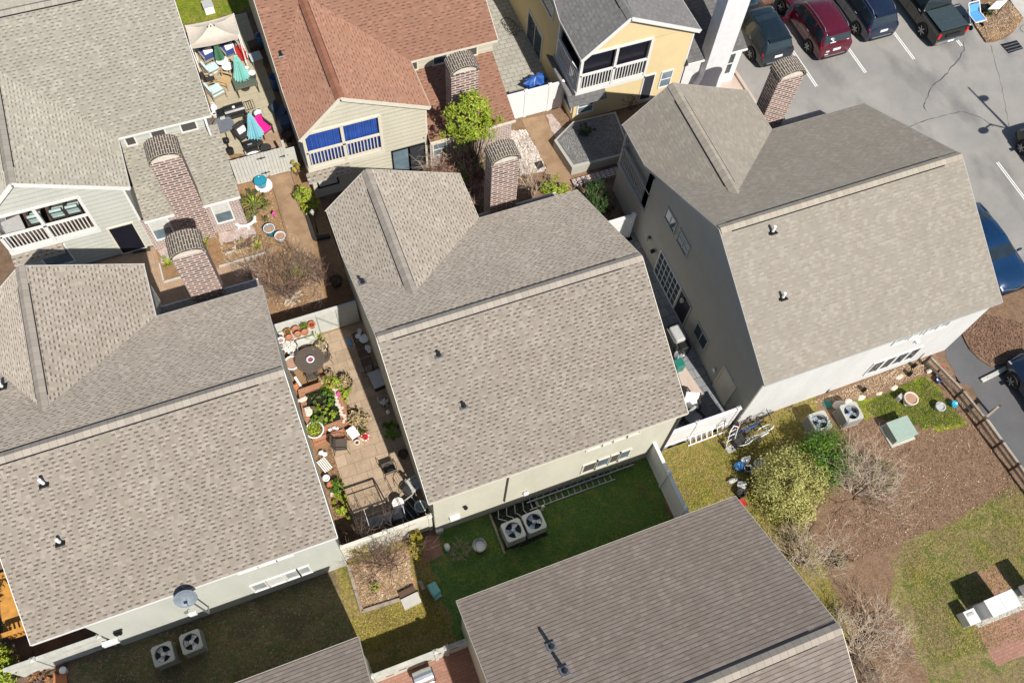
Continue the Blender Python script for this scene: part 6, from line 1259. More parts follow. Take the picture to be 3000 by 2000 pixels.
m.path([Vector((-.2, .35, 1.35)), Vector((0, .45, 1.5)), Vector((.2, .35, 1.35))], .02, 6); m.build('frame', 'rail_white', root, local=True); m = MB(); m.box((0, -.05, .02), (.5, .3, .02)); m.build('toe_plate', 'bucket_grey', root, local=True)
for x in (-.27, .27): g_ = MB(); g_.lathe([(.13, -.035), (.13, .035)], (x, .18, .13), 16, Matrix.Rotation(math.pi/2, 3, 'Y')); g_.build('wheel', 'charcoal', root, local=True)
for k, (x, y, mt, lb) in enumerate(((905, 600, 'wood_dark', 'dark brown garden tool left of the hand truck'), (1100, 560, 'bucket_grey', 'grey-handled rake right of the hand truck'))):
    p = at('a6', x, y, 0); root = empty('garden_tool', (p.x, p.y, 0), 0, lb, 'tool'); m = MB(); m.tube((0, 0, .02), (.05, .5, 1.35), .018, .016, 6); m.build('handle', mt, root, local=True); m = MB(); m.box((0, 0, .05), (.3, .05, .1)); m.build('tool_head', 'charcoal', root, local=True)
m = MB(); m.box((*at('a6', 1110, 600, .2).xy, .22), (.5, .42, .44), rz=.2); tag(m.build('crate', 'charcoal', bevel=.02), 'dark crate behind the hand truck', 'crate')
# ladder lying at the fence foot
def ladder(label, p, q, w_, mat, n, ext=0., name='ladder'):
    p = Vector(p); q = Vector(q); d = (q-p).normalized(); s_ = Vector((0, 0, 1)).cross(d).normalized(); s_ = (s_*.55+Vector((0, 0, .83))).normalized() if ext else s_
    root = empty(name, p.lerp(q, .5)*1, 0, label, 'ladder'); root.location.z = 0
    for o in (0, w_): m = MB(); m.beam(p+s_*o, q+s_*o, .035, .08); m.build('rail', mat, root)
    for i in range(n): t = (i+.5)/n; m = MB(); c_ = p.lerp(q, t); m.beam(c_, c_+s_*w_, .035, .035); m.build('rung', mat, root)
    return root
q = A('a6', [(490, 660), (960, 480)], .05); ladder('short white wooden ladder leaning at the foot of the white fence', q[0], q[1], .42, 'flower_white', 7, 1)
q = [on('r5', 350, 530, Y=9.22), on('r5', 1090, 285, Y=9.22)]; ladder('long aluminium extension ladder hung along the foot of the ivory wall', (q[0].x, 9.3, .22), (q[1].x, 9.3, .22), .36, 'aluminium', 16, 1)
q = [on('r5', 350, 530, Y=9.12), on('r5', 1000, 330, Y=9.12)]; ladder('second aluminium ladder lying on the dark lawn under the long one', (q[0].x+.1, 9.02, .05), (q[1].x-.3, 9.02, .05), .3, 'aluminium', 14, 0)
BK = 'buckets beside the yellow-green bush'
for (x, y, r_, h_, mt, inn, lb) in ((1240, 930, .17, .36, 'bucket_grey', 'charcoal', 'grey bucket in the middle of the bucket cluster'), (1325, 990, .17, .38, 'bucket_grey', 'leaf_gold', 'grey bucket holding yellow mud nearest the yellow-green bush'), (1155, 1240, .19, .34, 'charcoal', 'charcoal', 'black bucket with a white handle beside the brown roof corner'), (1390, 880, .24, .42, 'white_cloth', 'white_cloth', 'largest white bucket touching the yellow-green bush')):
    bucket(lb, P0('a6', x, y, h_), r_, h_, mt, inn, BK)
for (x, y, r_, mt, lb) in ((1130, 910, (.24, .2, .16), 'blue_bag', 'crumpled blue and white plastic bag left of the buckets'), (1215, 830, (.26, .14, .12), 'white_cloth', 'crumpled clear plastic sheet above the buckets'), (1040, 1090, (.22, .1, .1), 'bucket_grey', 'grey plastic bag on the dark ground'), (1165, 1150, (.2, .2, .2), 'bucket_grey', 'grey folded plastic tub above the black bucket')):
    m = MB(); m.blob((*at('a6', x, y, .15).xy, .15), r_, 9, .3); tag(m.build('plastic_bag', mt), lb, 'bag')
m = MB(); m.lathe([(.14, 0), (.17, .3), (.18, .34), (.02, .32)], P0('a6', 1160, 1370, .3), 16); tag(m.build('fuel_can', 'red_plastic'), 'red plastic tub at the corner of the brown roof', 'tub')
# things on the bright grass patch
pot('birdbath with a wide brown dish on the bright grass', P0('b3', 85, 490, .5), .31, .5, 'stone_pale', 'sand_soil', taper=.5, name='birdbath', cat='birdbath'); m = MB(); m.blob((*at('b3', 25, 555, .15).xy, .15), (.14, .12, .15), 8, .1); tag(m.build('white_ornament', 'white_glaze', smooth=True), 'white rounded ornament beside the birdbath', 'ornament'); m = MB(); m.box((*at('r2', 1017, 1322, .2).xy, .2), (.25, .2, .4), rz=.3); tag(m.build('lantern_box', 'bucket_grey', bevel=.02), 'small grey lantern box left of the birdbath', 'lantern')
pot('pale grey hexagonal planter on the bright grass', P0('b3', 450, 590, .3), .22, .3, 'bucket_grey', 'bucket_grey'); bucket('bright cyan bucket tipped over beside the hexagonal planter', P0('b3', 590, 540, .2), .16, .3, 'cyan_plastic', 'cyan_plastic', tilt=.5); bucket('small blue and white bucket by the red post cap', P0('b3', 430, 260, .25), .12, .25, 'blue_plastic', 'white_cloth')
root = empty('hydrant_post', P0('b3', 440, 140, .5), 0, 'short post with a red ball cap at the corner of the white house front', 'post'); m = MB(); m.tube((0, 0, 0), (0, 0, .6), .06, .05, 8); m.build('post', 'wood_dark', root, local=True); m = MB(); m.blob((0, 0, .68), (.11, .11, .1), 10, .0); m.build('cap', 'red_plastic', root, True, True); m = MB(); m.blob((*at('b3', 320, 150, .15).xy, .12), (.2, .1, .12), 8, .15); tag(m.build('rock', 'stone_pale'), 'pale elongated rock beside the red-capped post', 'rock')
for (v, x, y, lb) in (('r2', 1115, 1105, 'black metal lantern against the white wall near its far corner'), ('r2', 1085, 1160, 'black lantern lying in the leaves by the white wall'), ('r2', 772, 1270, 'black lantern in the leaf bed above the green utility box'), ('r2', 520, 1270, 'black lantern on a bent rod behind the air conditioners')):
    p = at(v, x, y, .1); root = empty('garden_lantern', (p.x, p.y, 0), .4, lb, 'lantern', 'black lanterns in the leaf bed'); m = MB(); m.box((0, 0, .15), (.16, .16, .24)); m.build('lantern', 'black_metal', root, local=True); m = MB(); m.lathe([(.12, .27), (.02, .36)], (0, 0, 0), 4, ph=.78); m.build('cap', 'black_metal', root, local=True)
SHK = 'black shepherd hooks on the bright grass'
for k, pts in enumerate(([(105, 180), (260, 365), (440, 190)], [(150, 560), (250, 690), (390, 620)])):
    q = A('b3', pts, .02); p = Vector((q[1].x, q[1].y, 0)); m = MB(); m.path([p, p+Vector((0, 0, .9)), p+Vector((.05, 0, 1.2)), p+Vector((.18, 0, 1.28)), p+Vector((.28, 0, 1.18))], .012, 5); tag(m.build('shepherd_hook', 'black_metal'), ('black shepherd hook on the bright grass nearer the white wall', 'black shepherd hook on the bright grass beside the hexagonal planter')[k], 'hook')
q = A('r6', [(1005, 20), (1110, 0), (1195, 70), (1110, 112)], .55); cx = sum(p.x for p in q)/4; cy = sum(p.y for p in q)/4; root = empty('utility_box', (cx, cy, 0), -.0, 'pale green square utility box among the bare branches', 'utility box'); m = MB(); m.box((0, 0, .27), (1.0, .85, .54)); m.build('cabinet', 'mint_lid', root, local=True, bevel=.02); m = MB(); m.box((0, 0, .56), (1.06, .92, .05)); m.build('lid', 'mint_lid', root, local=True, bevel=.015); m = MB(); m.box((0, 0, .04), (1.2, 1.05, .08)); m.build('pad', 'concrete', root, local=True)
m = MB(); m.lathe([(.2, 0), (.2, .03), (.01, .04)], (*at('r2', 523, 1365, .0).xy, .01), 18); tag(m.build('drain_cover', 'green_plastic'), 'round dark green valve cover behind the air conditioners', 'cover')
m = MB(); g = random.Random(4)
for x, y, r_ in ((1020, 1180, .2), (1180, 1095, .1), (980, 1255, .22), (760, 1320, .22), (665, 1345, .22), (600, 1370, .3), (880, 1290, .15)): m.blob((*at('r2', x, y, .04).xy, .03), (r_, r_*.6, .06), 7, .25, g=g)
tag(m.build('edging_stones', 'stone_pale'), 'row of pale flat stones edging the leaf bed of the white wall', 'stones')
# mail station at the lower right
sheet('brick_pad', A('b4', [(520, 960), (760, 1390), (1300, 1190), (1300, 700), (930, 830)]), .016, 'brick_red'); sheet('brick_pad', A('b4', [(560, 450), (780, 365), (950, 600), (740, 690)]), .016, 'brick_red'); sheet('concrete_pad', A('b4', [(540, 960), (575, 1005), (960, 850), (1100, 790), (1000, 600), (480, 780)]), .02, 'concrete')
for k, (cx, w_, lb) in enumerate(((21.12, .64, 'left half of the white mailbox cabinets beside the low parcel locker'), (21.77, .64, 'right half of the white mailbox cabinets at the right edge of the photo'), (23.3, .64, 'white mailbox cabinet standing apart just past the right edge of the photo'))):
    root = empty('mailbox_cabinet', (cx+.22, -.95, 0), 0, lb, 'mailbox', 'white mailbox cabinets'); m = MB(); m.box((0, 0, .75), (w_, .6, .9)); m.build('cabinet', 'fence_vinyl', root, local=True, bevel=.015); m = MB(); m.box((0, 0, .15), (.3, .3, .3)); m.build('pedestal', 'bucket_grey', root, local=True); m = MB(); m.box((0, 0, 1.22), (w_+.02, .66, .05)); m.build('roof', 'fence_vinyl', root, local=True)
    for i in range(2):
        for j in range(4): m = MB(); m.box((-.15+.3*i, -.305, .42+.22*j), (.26, .012, .2)); m.build('mailbox_door', 'bucket_grey', root, local=True)
root = empty('parcel_locker', (20.62, -.98, 0), 0, 'lower white parcel locker with a slot lid beside the mailbox cabinets', 'locker'); m = MB(); m.box((0, 0, .3), (.5, .55, .6)); m.build('cabinet', 'fence_vinyl', root, local=True, bevel=.015); m = MB(); m.box((-.02, .1, .615), (.3, .1, .03)); m.build('lid', 'bucket_grey', root, local=True)
# ---- fronts of the lower houses
root = empty('satellite_dish', (*on('r3', 1275, 1075, Y=9.3).xy, 0), 0, 'grey satellite dish on the pale front wall', 'satellite dish'); p = on('r3', 1270, 1090, Y=9.25); c_ = Vector((p.x+.05, 8.75, p.z+1.1)); m = MB(); rot = Matrix.Rotation(.95, 3, 'X'); m.lathe([(.01, -.1), (.2, -.075), (.33, -.02), (.385, .03), (.375, .045), (.32, -.005), (.01, -.085)], on('r3', 1272, 985, Y=9.0), 26, Matrix.Rotation(1.0, 3, 'X')); m.build('dish', 'dish_grey', root, smooth=True); d0 = on('r3', 1272, 985, Y=9.0); m = MB(); m.path([Vector((d0.x, 9.42, 1.3)), Vector((d0.x, d0.y+.1, 1.5)), d0+Vector((0, 0, -.1))], .03, 7); m.build('mast', 'grey_metal', root); m = MB(); m.tube(d0+Vector((0, -.35, -.1)), d0+Vector((0, -.55, .35)), .014, .014, 5); m.box(d0+Vector((0, -.56, .36)), (.12, .08, .08)); m.build('feed_arm', 'grey_metal', root)
for (v, x, y, Y, s3, lb, mt) in (('r3', 1325, 1095, 9.4, (.28, .1, .3), 'small white junction box below the satellite dish', 'white_plastic'), ('r3', 760, 1290, 9.4, (.55, .16, .3), 'white meter box on the front wall left of the satellite dish', 'white_plastic'), ('r4', 1140, 695, 9.38, (.4, .16, .3), 'white meter box on the ivory wall', 'white_plastic'), ('r5', 330, 505, 9.38, (.2, .1, .2), 'little white outlet box above the beige air conditioners', 'white_plastic'), ('r4', 1060, 765, 9.38, (.3, .16, .35), 'grey utility box at the left end of the ivory wall', 'bucket_grey'), ('b5', 1740, 580, 9.35, (.42, .2, .35), 'grey-blue crawl-space box below the white meter box', 'bucket_grey')):
    p = on(v, x, y, Y=Y); m = MB(); m.box((p.x, Y, p.z), s3); tag(m.build('meter_box', mt, bevel=.015), lb, 'meter box')
p = on('b5', 1800, 260, Y=9.35); root = empty('wall_light', (p.x, 9.35, p.z), 0, 'black twin floodlight on the pale front wall', 'lamp')
for dx in (-.12, .12): m = MB(); m.lathe([(.04, 0), (.075, -.1), (.08, -.14), (.01, -.13)], (dx, -.05, 0), 10, Matrix.Rotation(.6*dx*8, 3, 'Y')); m.build('lamp_head', 'black_metal', root, local=True)
m = MB(); m.box((0, .0, .02), (.3, .06, .06)); m.build('bracket', 'black_metal', root, local=True); p = on('r4', 1195, 637, Y=9.4); m = MB(); m.lathe([(.09, 0), (.06, -.12), (.01, -.14)], (p.x, 9.35, p.z), 10); tag(m.build('wall_light', 'black_metal'), 'little black lamp on the ivory wall', 'lamp'); p = on('r2', 1140, 935, Y=9.42); m = MB(); m.box((p.x, 9.4, p.z), (.18, .14, .12)); tag(m.build('wall_light', 'white_plastic'), 'white spotlight on the white front wall', 'lamp')
p = on('r5', 215, 375, Y=9.4); q = on('r5', 183, 560, Y=9.4); m = MB(); m.tube((p.x, 9.42, p.z-.05), (q.x, 9.42, q.z), .035, .035, 8); tag(m.build('downpipe', 'shade_cloth'), 'dark downpipe on the ivory wall', 'pipe'); p = on('r5', 1310, 0, Y=9.4); m = MB(); m.tube((12.12, 9.4, 4.3), (12.12, 9.4, .1), .04, .04, 8); tag(m.build('downpipe', 'shade_cloth'), 'dark downpipe at the right end of the ivory wall', 'pipe')
# middle lawn
bucket('grey wash tub with white scraps on the dark lawn', P0('r4', 1270, 840, .3), .27, .32, 'bucket_grey', 'white_cloth', name='wash_tub', cat='tub'); twiggy('brush_pile', 'little heap of dry twigs on the dark lawn', 'twigs', P0('r4', 1165, 870, 0), .5, .8, 24, 'bark_pale', 33, 2, .012, up=.35); m = MB(); m.blob((*at('r4', 1100, 850, .12).xy, .12), (.13, .18, .13), 8, .15); tag(m.build('white_ornament', 'white_glaze', smooth=True), 'white stone ornament left of the twig heap', 'ornament'); 
root = empty('plastic_stool', P0('r4', 1030, 1070, .3), .2, 'aqua plastic tub upside down on the lawn edge', 'tub'); m = MB(); m.box((0, 0, .18), (.36, .5, .36)); m.build('tub', 'teal_cloth', root, local=True, bevel=.07); m = MB(); m.box((0, -.3, .06), (.3, .12, .06)); m.build('lip', 'teal_cloth', root, local=True)
root = empty('cold_frame', P0('r4', 900, 1115, .2), .1, 'grey stone box with an open soil tray beside the orange bed', 'planter'); m = MB(); m.box((0, -.15, .14), (.7, .4, .28)); m.build('box', 'concrete', root, local=True); m = MB(); m.box((0, .2, .1), (.66, .3, .2)); m.build('soil_tray', 'dark_soil', root, local=True)
m = MB(); q = A('r4', [(955, 1030), (975, 1075)], .08); m.beam(q[0], q[1], .14, .14); tag(m.build('log', 'wood_grey'), 'short weathered log at the right edge of the orange bed', 'log'); m = MB(); m.lathe([(.06, 0), (.06, .5), (.02, .55)], P0('r5', 445, 600, .3), 10); tag(m.build('vent_post', 'white_plastic'), 'short white pipe post at the corner of the beige air conditioners', 'pipe')
# grill behind the bottom fence
root = empty('gas_grill', (.02, 4.35, 0), .02, 'stainless grill behind the weathered bottom fence', 'grill'); m = MB(); m.lathe([(.01, -.36), (.26, -.35), (.28, 0), (.26, .35), (.01, .36)], (0, 0, .95), 16, Matrix.Rotation(math.pi/2, 3, 'Y')); m.build('lid', 'steel', root, local=True); m = MB(); m.box((0, 0, .75), (.8, .5, .3)); m.build('body', 'charcoal', root, local=True); m = MB(); m.tube((-.3, -.3, 1.0), (.3, -.3, 1.0), .02, .02, 8); m.build('handle', 'steel', root, local=True)
for x in (-.33, .33):
    for y in (-.18, .18): g_ = MB(); g_.box((x, y, .3), (.05, .05, .6)); g_.build('leg', 'charcoal', root, local=True)
bicycle('grey bicycle leaning on the weathered fence at the bottom left', (*at('b5', 520, 830, .3).xy, 0), .1, 'bucket_grey', -.25); m = MB(); m.lathe([(.1, 0), (.13, .3), (.02, .32)], P0('b5', 975, 850, .2), 12); tag(m.build('white_jar', 'white_glaze'), 'white-topped jar by the terracotta step', 'jar'); m = MB(); q = A('b5', [(840, 900), (1030, 860), (1040, 1045), (830, 1045)]); m.prism([(p.x, p.y) for p in q], 0, .1); tag(m.build('terracotta_step', 'terracotta'), 'terracotta step at the bottom left', 'step')
# orange timber deck at the left edge
root = empty('timber_deck', (-12.3, 11.2, 0), 0, 'orange timber deck rail at the left edge of the photo', 'deck'); a_ = at('b5', 0, 330, 1.0); b = at('b5', 370, 215, 1.0); m = MB(); m.beam((-13.8, a_.y, 1.0), (-11.6, b.y, 1.0), .16, .06); m.beam((-13.8, a_.y, .3), (-11.6, b.y, .3), .06, .1); m.build('top_rail', 'wood_orange', root); m = MB()
for i in range(14): t = i/13; m.box((-13.7+2.1*t, a_.y+(b.y-a_.y)*t, .62), (.06, .06, .66))
m.build('balusters', 'wood_orange', root); m = MB(); m.bb((-14, a_.y+.1, .2), (-11.7, a_.y+2.6, .26)); m.build('deck_boards', 'wood_orange', root)
# seats on the sage balcony
BF = {'A': (-11.1, -7.3, 26.6, 28.9), 'C': (15.6, 19.1, 27.2, 29.6), 'B': (2.2, 5.5, 26.8, 29.0)}
for k_, (xa, xb, ya, yb) in BF.items():
    bal = [o for o in kids(SH[k_]) if o.name.startswith('balcony') and 'screen' not in o.name][0]; m = MB(); m.bb((xa, ya, 2.26), (xb, yb, 2.275)); m.build('deck_boards', 'wood_dark', bal); m = MB(); m.bb((xa, yb-.06, 2.28), (xb, yb-.03, 4.48)); m.build('back_screen', 'screen_dark', bal)  # dark back sheet stands in for the shade inside the balcony
    if k_ != 'C': m = MB(); m.bb((xb-.03, ya+.1, 2.28), (xb-.01, yb-.08, 4.48)); m.build('side_screen', 'shade_cloth', bal)  # dark side sheet, also painted-in shade of the balcony interior
plain('stripe_cushion', (.36,.47,.46), .8)
for i, x in enumerate((-9.6, -8.7, -8.05)):
    armchair('striped grey-green cushioned chair on the sage balcony, '+('leftmost of three beside the post', 'middle of the three', 'rightmost of three')[i], (x, 27.6, 2.28), 3.1, 'charcoal', 'stripe_cushion', sw=.6, back=1.0)
rect_table('covered grey table in the left corner of the sage balcony', (-10.5, 27.3, 2.28), .8, .8, .7, 'bucket_grey', 'charcoal', .2)

m = MB(); m.tube((-1.62, 28.72, 4.42), (-1.62, 28.72, 3.75), .05, .05, 8); m.tube((-1.62, 29.0, 4.5), (-1.62, 28.72, 4.4), .05, .05, 8); tag(m.build('downpipe', 'white_plastic'), 'white downpipe at the corner of the sage house above the low roof', 'pipe')
root = empty('utility_box', (*at('a1', 440, 5, .3).xy, 0), .05, 'grey-topped utility box on the bright lawn at the top edge', 'utility box'); m = MB(); m.box((0, 0, .25), (.5, .5, .5)); m.build('cabinet', 'white_plastic', root, local=True, bevel=.02); m = MB(); m.box((0, 0, .52), (.54, .54, .05)); m.build('lid', 'bucket_grey', root, local=True)
# ------------------------------------------------------------------ vehicles
paint('paint_maroon', (.10,.008,.022)); paint('paint_navy', (.012,.022,.05)); paint('paint_slate', (.012,.022,.032)); paint('paint_black', (.008,.012,.011)); paint('paint_blue', (.006,.035,.10)); paint('paint_bronze', (.16,.07,.03)); paint('paint_silver', (.35,.36,.37)); paint('paint_deepblue', (.01,.02,.045))
plain('tyre', (.012,.012,.012), .85); plain('rim', (.45,.46,.48), .3, .8); plain('chrome', (.65,.66,.68), .15, .9); glass('car_glass', (.012,.02,.026), .04); plain('tail_red', (.55,.012,.01), .25); plain('plate_white', (.72,.74,.76), .4); plain('trim_black', (.012,.012,.013), .5); plain('bed_cover', (.035,.055,.065), .6); plain('headlight', (.6,.62,.62), .1)
SUV = [(-2.46,.50,.80,.48,.72),(-2.45,.80,.90,.78,.84),(-2.42,1.02,.94,.98,.88),(-2.30,1.22,.955,1.06,.86),(-2.06,1.64,.96,1.10,.75),(-1.7,1.74,.965,1.10,.745),(-1.0,1.79,.97,1.10,.75),(-.3,1.79,.97,1.09,.75),(.25,1.70,.97,1.08,.74),(.62,1.42,.97,1.07,.80),(1.0,1.12,.965,1.04,.86),(1.5,1.07,.955,1.0,.84),(2.0,1.0,.93,.94,.80),(2.3,.86,.86,.80,.74),(2.42,.6,.78,.55,.68)]
SED = [(-2.4,.50,.74,.48,.66),(-2.38,.78,.84,.74,.78),(-2.2,.98,.89,.92,.82),(-1.7,1.05,.91,.97,.80),(-1.1,1.32,.92,.98,.66),(-.6,1.42,.92,.98,.62),(0,1.43,.92,.97,.62),(.4,1.32,.92,.96,.66),(.95,1.02,.92,.93,.80),(1.5,.96,.91,.88,.80),(2.0,.86,.87,.80,.76),(2.3,.7,.78,.64,.68),(2.4,.5,.68,.46,.6)]
PICK = [(-2.9,.55,.90,.52,.86),(-2.88,1.0,.96,.98,.93),(-2.80,1.16,.985,1.13,.95),(-1.2,1.18,.99,1.15,.95),(-1.14,1.25,.99,1.15,.92),(-.95,1.80,.99,1.16,.74),(-.4,1.88,.99,1.16,.74),(.5,1.88,.99,1.15,.74),(.9,1.72,.99,1.14,.75),(1.35,1.22,.985,1.12,.88),(2.0,1.18,.97,1.09,.86),(2.6,1.1,.94,1.02,.82),(2.85,.9,.88,.84,.78),(2.92,.55,.82,.5,.74)]
def car(label, loc, rz, paintm, prof, k=1., kind='suv', extras=(), wheels=(-1.45, 1.5), wr=.36, wscale=1., name='parked_car', cat='car'):
    root = empty(name, loc, rz, label, cat, 'cars parked in the lot'); W = wscale
    def ring(st):
        x, zt, hw, zb, hr = st; hw *= W; hr *= W
        return [Vector((x*k, y, z)) for y, z in ((0, .26), (hw*.8, .26), (hw*.97, .36), (hw, .58*zb+.1), (hw*.995, zb), (max(hr, hr), max(zt-.07, zb+.01)), (hr*.88, max(zt-.015, zb+.015)), (hr*.45, max(zt+.012, zb+.02)), (0, max(zt+.02, zb+.025)))]
    full = []
    for st in prof:
        r = ring(st); full.append(r + [Vector((p.x, -p.y, p.z)) for p in reversed(r[1:-1])])
    m = MB(); n = len(full[0]); 
    for a_, b in zip(full[:-1], full[1:]): 
        for i in range(n): m.poly([a_[i], a_[(i+1) % n], b[(i+1) % n], b[i]])
    m.poly(full[0]); m.poly(full[-1])
    bo = m.build('body', paintm, root, local=True); bm = bmesh.new(); bm.from_mesh(bo.data); bmesh.ops.remove_doubles(bm, verts=bm.verts, dist=.0005); bmesh.ops.recalc_face_normals(bm, faces=bm.faces); bm.to_mesh(bo.data); bm.free()
    for p in bo.data.polygons: p.use_smooth = True
    es = bo.modifiers.new('edge', 'EDGE_SPLIT'); es.split_angle = R(42)
    def S(x, t, sg=1):
        i = 0
        while i < len(prof)-2 and prof[i+1][0] < x: i += 1
        u = min(1, max(0, (x-prof[i][0])/(prof[i+1][0]-prof[i][0]))); a_, b = ring(prof[i]), ring(prof[i+1]); j = min(7, int(t)); f = t-j
        p = (a_[j].lerp(a_[j+1], f)).lerp(b[j].lerp(b[j+1], f), u); return Vector((p.x, p.y*sg, p.z))
    def patch(nm, mat, xs, ts, sg, off=.008, parent=None, across=False):
        m = MB(); g_ = []
        if across: cols = [(t, 1) for t in ts] + [(t, -1) for t in reversed(ts)]
        else: cols = [(t, sg) for t in ts]
        for x in xs: g_.append([S(x, t, s_) for t, s_ in cols])
        c0 = Vector((0, 0, .8))
        for i in range(len(g_)-1):
            for j in range(len(cols)-1):
                q = [g_[i][j], g_[i+1][j], g_[i+1][j+1], g_[i][j+1]]; nn = (q[1]-q[0]).cross(q[3]-q[0]); nn = nn.normalized() if nn.length > 1e-7 else Vector((0, 0, 1))
                mid = sum(q, Vector())/4
                if nn.dot(mid-Vector((mid.x*.6, 0, .7))) < 0: nn = -nn
                m.poly([p+nn*off for p in q])
        o = m.build(nm, mat, parent or root, local=True, recalc=False)
        return o
    if kind == 'suv':
        for sg in (1, -1):
            for xs in ([-2.0, -1.7, -1.25], [-1.15, -.6, -.15], [-.05, .2, .5, .72]): patch('side_window', 'car_glass', xs, [4.12, 4.5, 4.9], sg)
            patch('tail_light', 'tail_red' if 'red' in extras else 'tail_red', [-2.44, -2.36, -2.26], [3.75, 4.0, 4.35], sg, .012)
        patch('rear_window', 'car_glass', [-2.29, -2.18, -2.08], [5.25, 6, 7, 8], 1, across=True); patch('windshield', 'car_glass', [.30, .62, .95], [5.2, 6, 7, 8], 1, across=True)
        m = MB(); m.box((-2.47*k, 0, .42), (.06, 1.5*W, .2)); m.build('bumper', 'trim_black', root, local=True, bevel=.02); m = MB(); m.box((-2.475*k, 0, .5), (.06, 1.25*W, .045)); m.build('bumper_trim', 'chrome', root, local=True)
        m = MB(); m.box((-2.462*k, 0, .86), (.03, .46, .14)); m.build('licence_plate', 'plate_white', root, local=True)
        if 'rails' in extras:
            for sg in (1, -1): m = MB(); m.path([S(-1.9, 5.6, sg)+Vector((0, 0, .03)), S(-1.7, 5.6, sg)+Vector((0, 0, .09)), S(-.8, 5.6, sg)+Vector((0, 0, .09)), S(.1, 5.6, sg)+Vector((0, 0, .09)), S(.3, 5.6, sg)+Vector((0, 0, .02))], .022, 6); m.build('roof_rail', 'chrome', root, local=True)
        if 'sunroof' in extras: patch('sunroof', 'car_glass', [-.75, -.4, 0, .1], [6.1, 7, 8], 1, across=True)
        if 'sticker' in extras:
            e = patch; m = MB(); p = S(-2.2, 6.2, 1); nn = Vector((-.86, 0, .5)); u_ = Vector((0, 1, 0)); v_ = Vector((.5, 0, .86)); c_ = p+nn*.02; c_.y = .3
            def rc(a_, b, w_, h_): q = c_+u_*a_+v_*b; m.poly([q-u_*w_-v_*h_, q+u_*w_-v_*h_, q+u_*w_+v_*h_, q-u_*w_+v_*h_])
            for a_, b in ((0, .1), (0, -.1), (.1, 0), (-.1, 0)): rc(a_, b, .045, .045)
            m.ring(c_, .055, .012, 14, 4, Matrix.Rotation(1.05, 3, 'Y')); rc(0, -.2, .17, .02); m.build('window_sticker', 'plate_white', root, local=True, recalc=False); m = MB(); m.box((-2.3*k, -.62, 1.16), (.03, .14, .2)); m.build('window_label', 'plate_white', root, local=True)
            for y, z, w_ in ((.55, .86, .2), (.55, .8, .2), (.55, .62, .22)): m = MB(); m.box((-2.465*k, y, z), (.02, w_, .03)); m.build('bumper_sticker', 'plate_white', root, local=True)
        m = MB(); m.box((-2.1*k, 0, 1.72), (.3, 1.3*W, .04)); m.build('spoiler', paintm, root, local=True, bevel=.015)
    elif kind == 'sedan':
        for sg in (1, -1):
            for xs in ([-1.15, -.8, -.35], [-.25, .1, .45, .75]): patch('side_window', 'car_glass', xs, [4.15, 4.5, 4.88], sg)
            patch('headlight', 'headlight', [2.1, 2.2, 2.3], [4.2, 4.6, 5.0], sg, .01)
        patch('windshield', 'car_glass', [.38, .6, .9], [5.1, 6, 7, 8], 1, across=True); patch('rear_window', 'car_glass', [-1.6, -1.35, -1.15], [5.2, 6, 7, 8], 1, across=True)
        m = MB(); m.box((2.4*k, 0, .45), (.06, 1.3*W, .2)); m.build('grille', 'trim_black', root, local=True, bevel=.02); m = MB(); m.path([Vector((2.28*k, -.7*W, .66)), Vector((2.42*k, 0, .62)), Vector((2.28*k, .7*W, .66))], .02, 5); m.build('bumper_trim', 'chrome', root, local=True)
    else:
        for sg in (1, -1):
            for xs in ([-.85, -.5, -.1], [0, .4, .8, 1.1]): patch('side_window', 'car_glass', xs, [4.15, 4.5, 4.88], sg)
        patch('rear_window', 'car_glass', [-1.1, -1.04, -.97], [5.2, 6, 7, 8], 1, across=True); patch('windshield', 'car_glass', [.95, 1.15, 1.33], [5.2, 6, 7, 8], 1, across=True)
        for i in range(3): m = MB(); m.box((-2.55+.52*i, 0, 1.245), (.5, 1.72, .05)); m.build('bed_cover_panel', 'bed_cover', root, local=True, bevel=.012)
        m = MB(); m.box((-2.93, 0, .5), (.12, 1.8, .2)); m.build('bumper', 'chrome', root, local=True, bevel=.03); m = MB(); m.box((-2.92, .0, .88), (.04, .9, .2)); m.build('tailgate_panel', 'trim_black', root, local=True); m = MB(); m.box((-2.99, 0, .52), (.03, .4, .12)); m.build('licence_plate', 'plate_white', root, local=True)
        for sg in (1, -1): m = MB(); m.box((-2.87, sg*.88, .92), (.08, .16, .34)); m.build('tail_light', 'tail_red', root, local=True, bevel=.02); 
    for x in wheels:
        for sg in (1, -1):
            y = sg*(.97*W-.06) if kind != 'sedan' else sg*(.92*W-.05); rt = Matrix.Rotation(math.pi/2, 3, 'X'); m = MB(); m.lathe([(wr+.06, -.03), (wr+.06, .045)], (x*k, y+sg*.035, wr+.02), 24, rt); m.build('wheel_arch', 'trim_black', root, local=True)
            m = MB(); m.lathe([(wr*.62, -.11), (wr*.95, -.11), (wr, -.08), (wr, .08), (wr*.95, .11), (wr*.62, .11)], (x*k, y+sg*.03, wr), 24, rt); w_ = m.build('wheel', 'tyre', root, local=True)
            m = MB(); m.lathe([(wr*.64, 0), (wr*.66, .02), (wr*.6, .02)], (x*k, y+sg*.125, wr), 22, rt); 
            for j in range(6): t = j*math.pi/3; c_ = Vector((x*k, y+sg*.138, wr)); d_ = Vector((math.cos(t), 0, math.sin(t))); m.beam(c_, c_+d_*wr*.62, .05, .02, (0, 1, 0))
            m.build('rim', 'rim', w_, local=True)
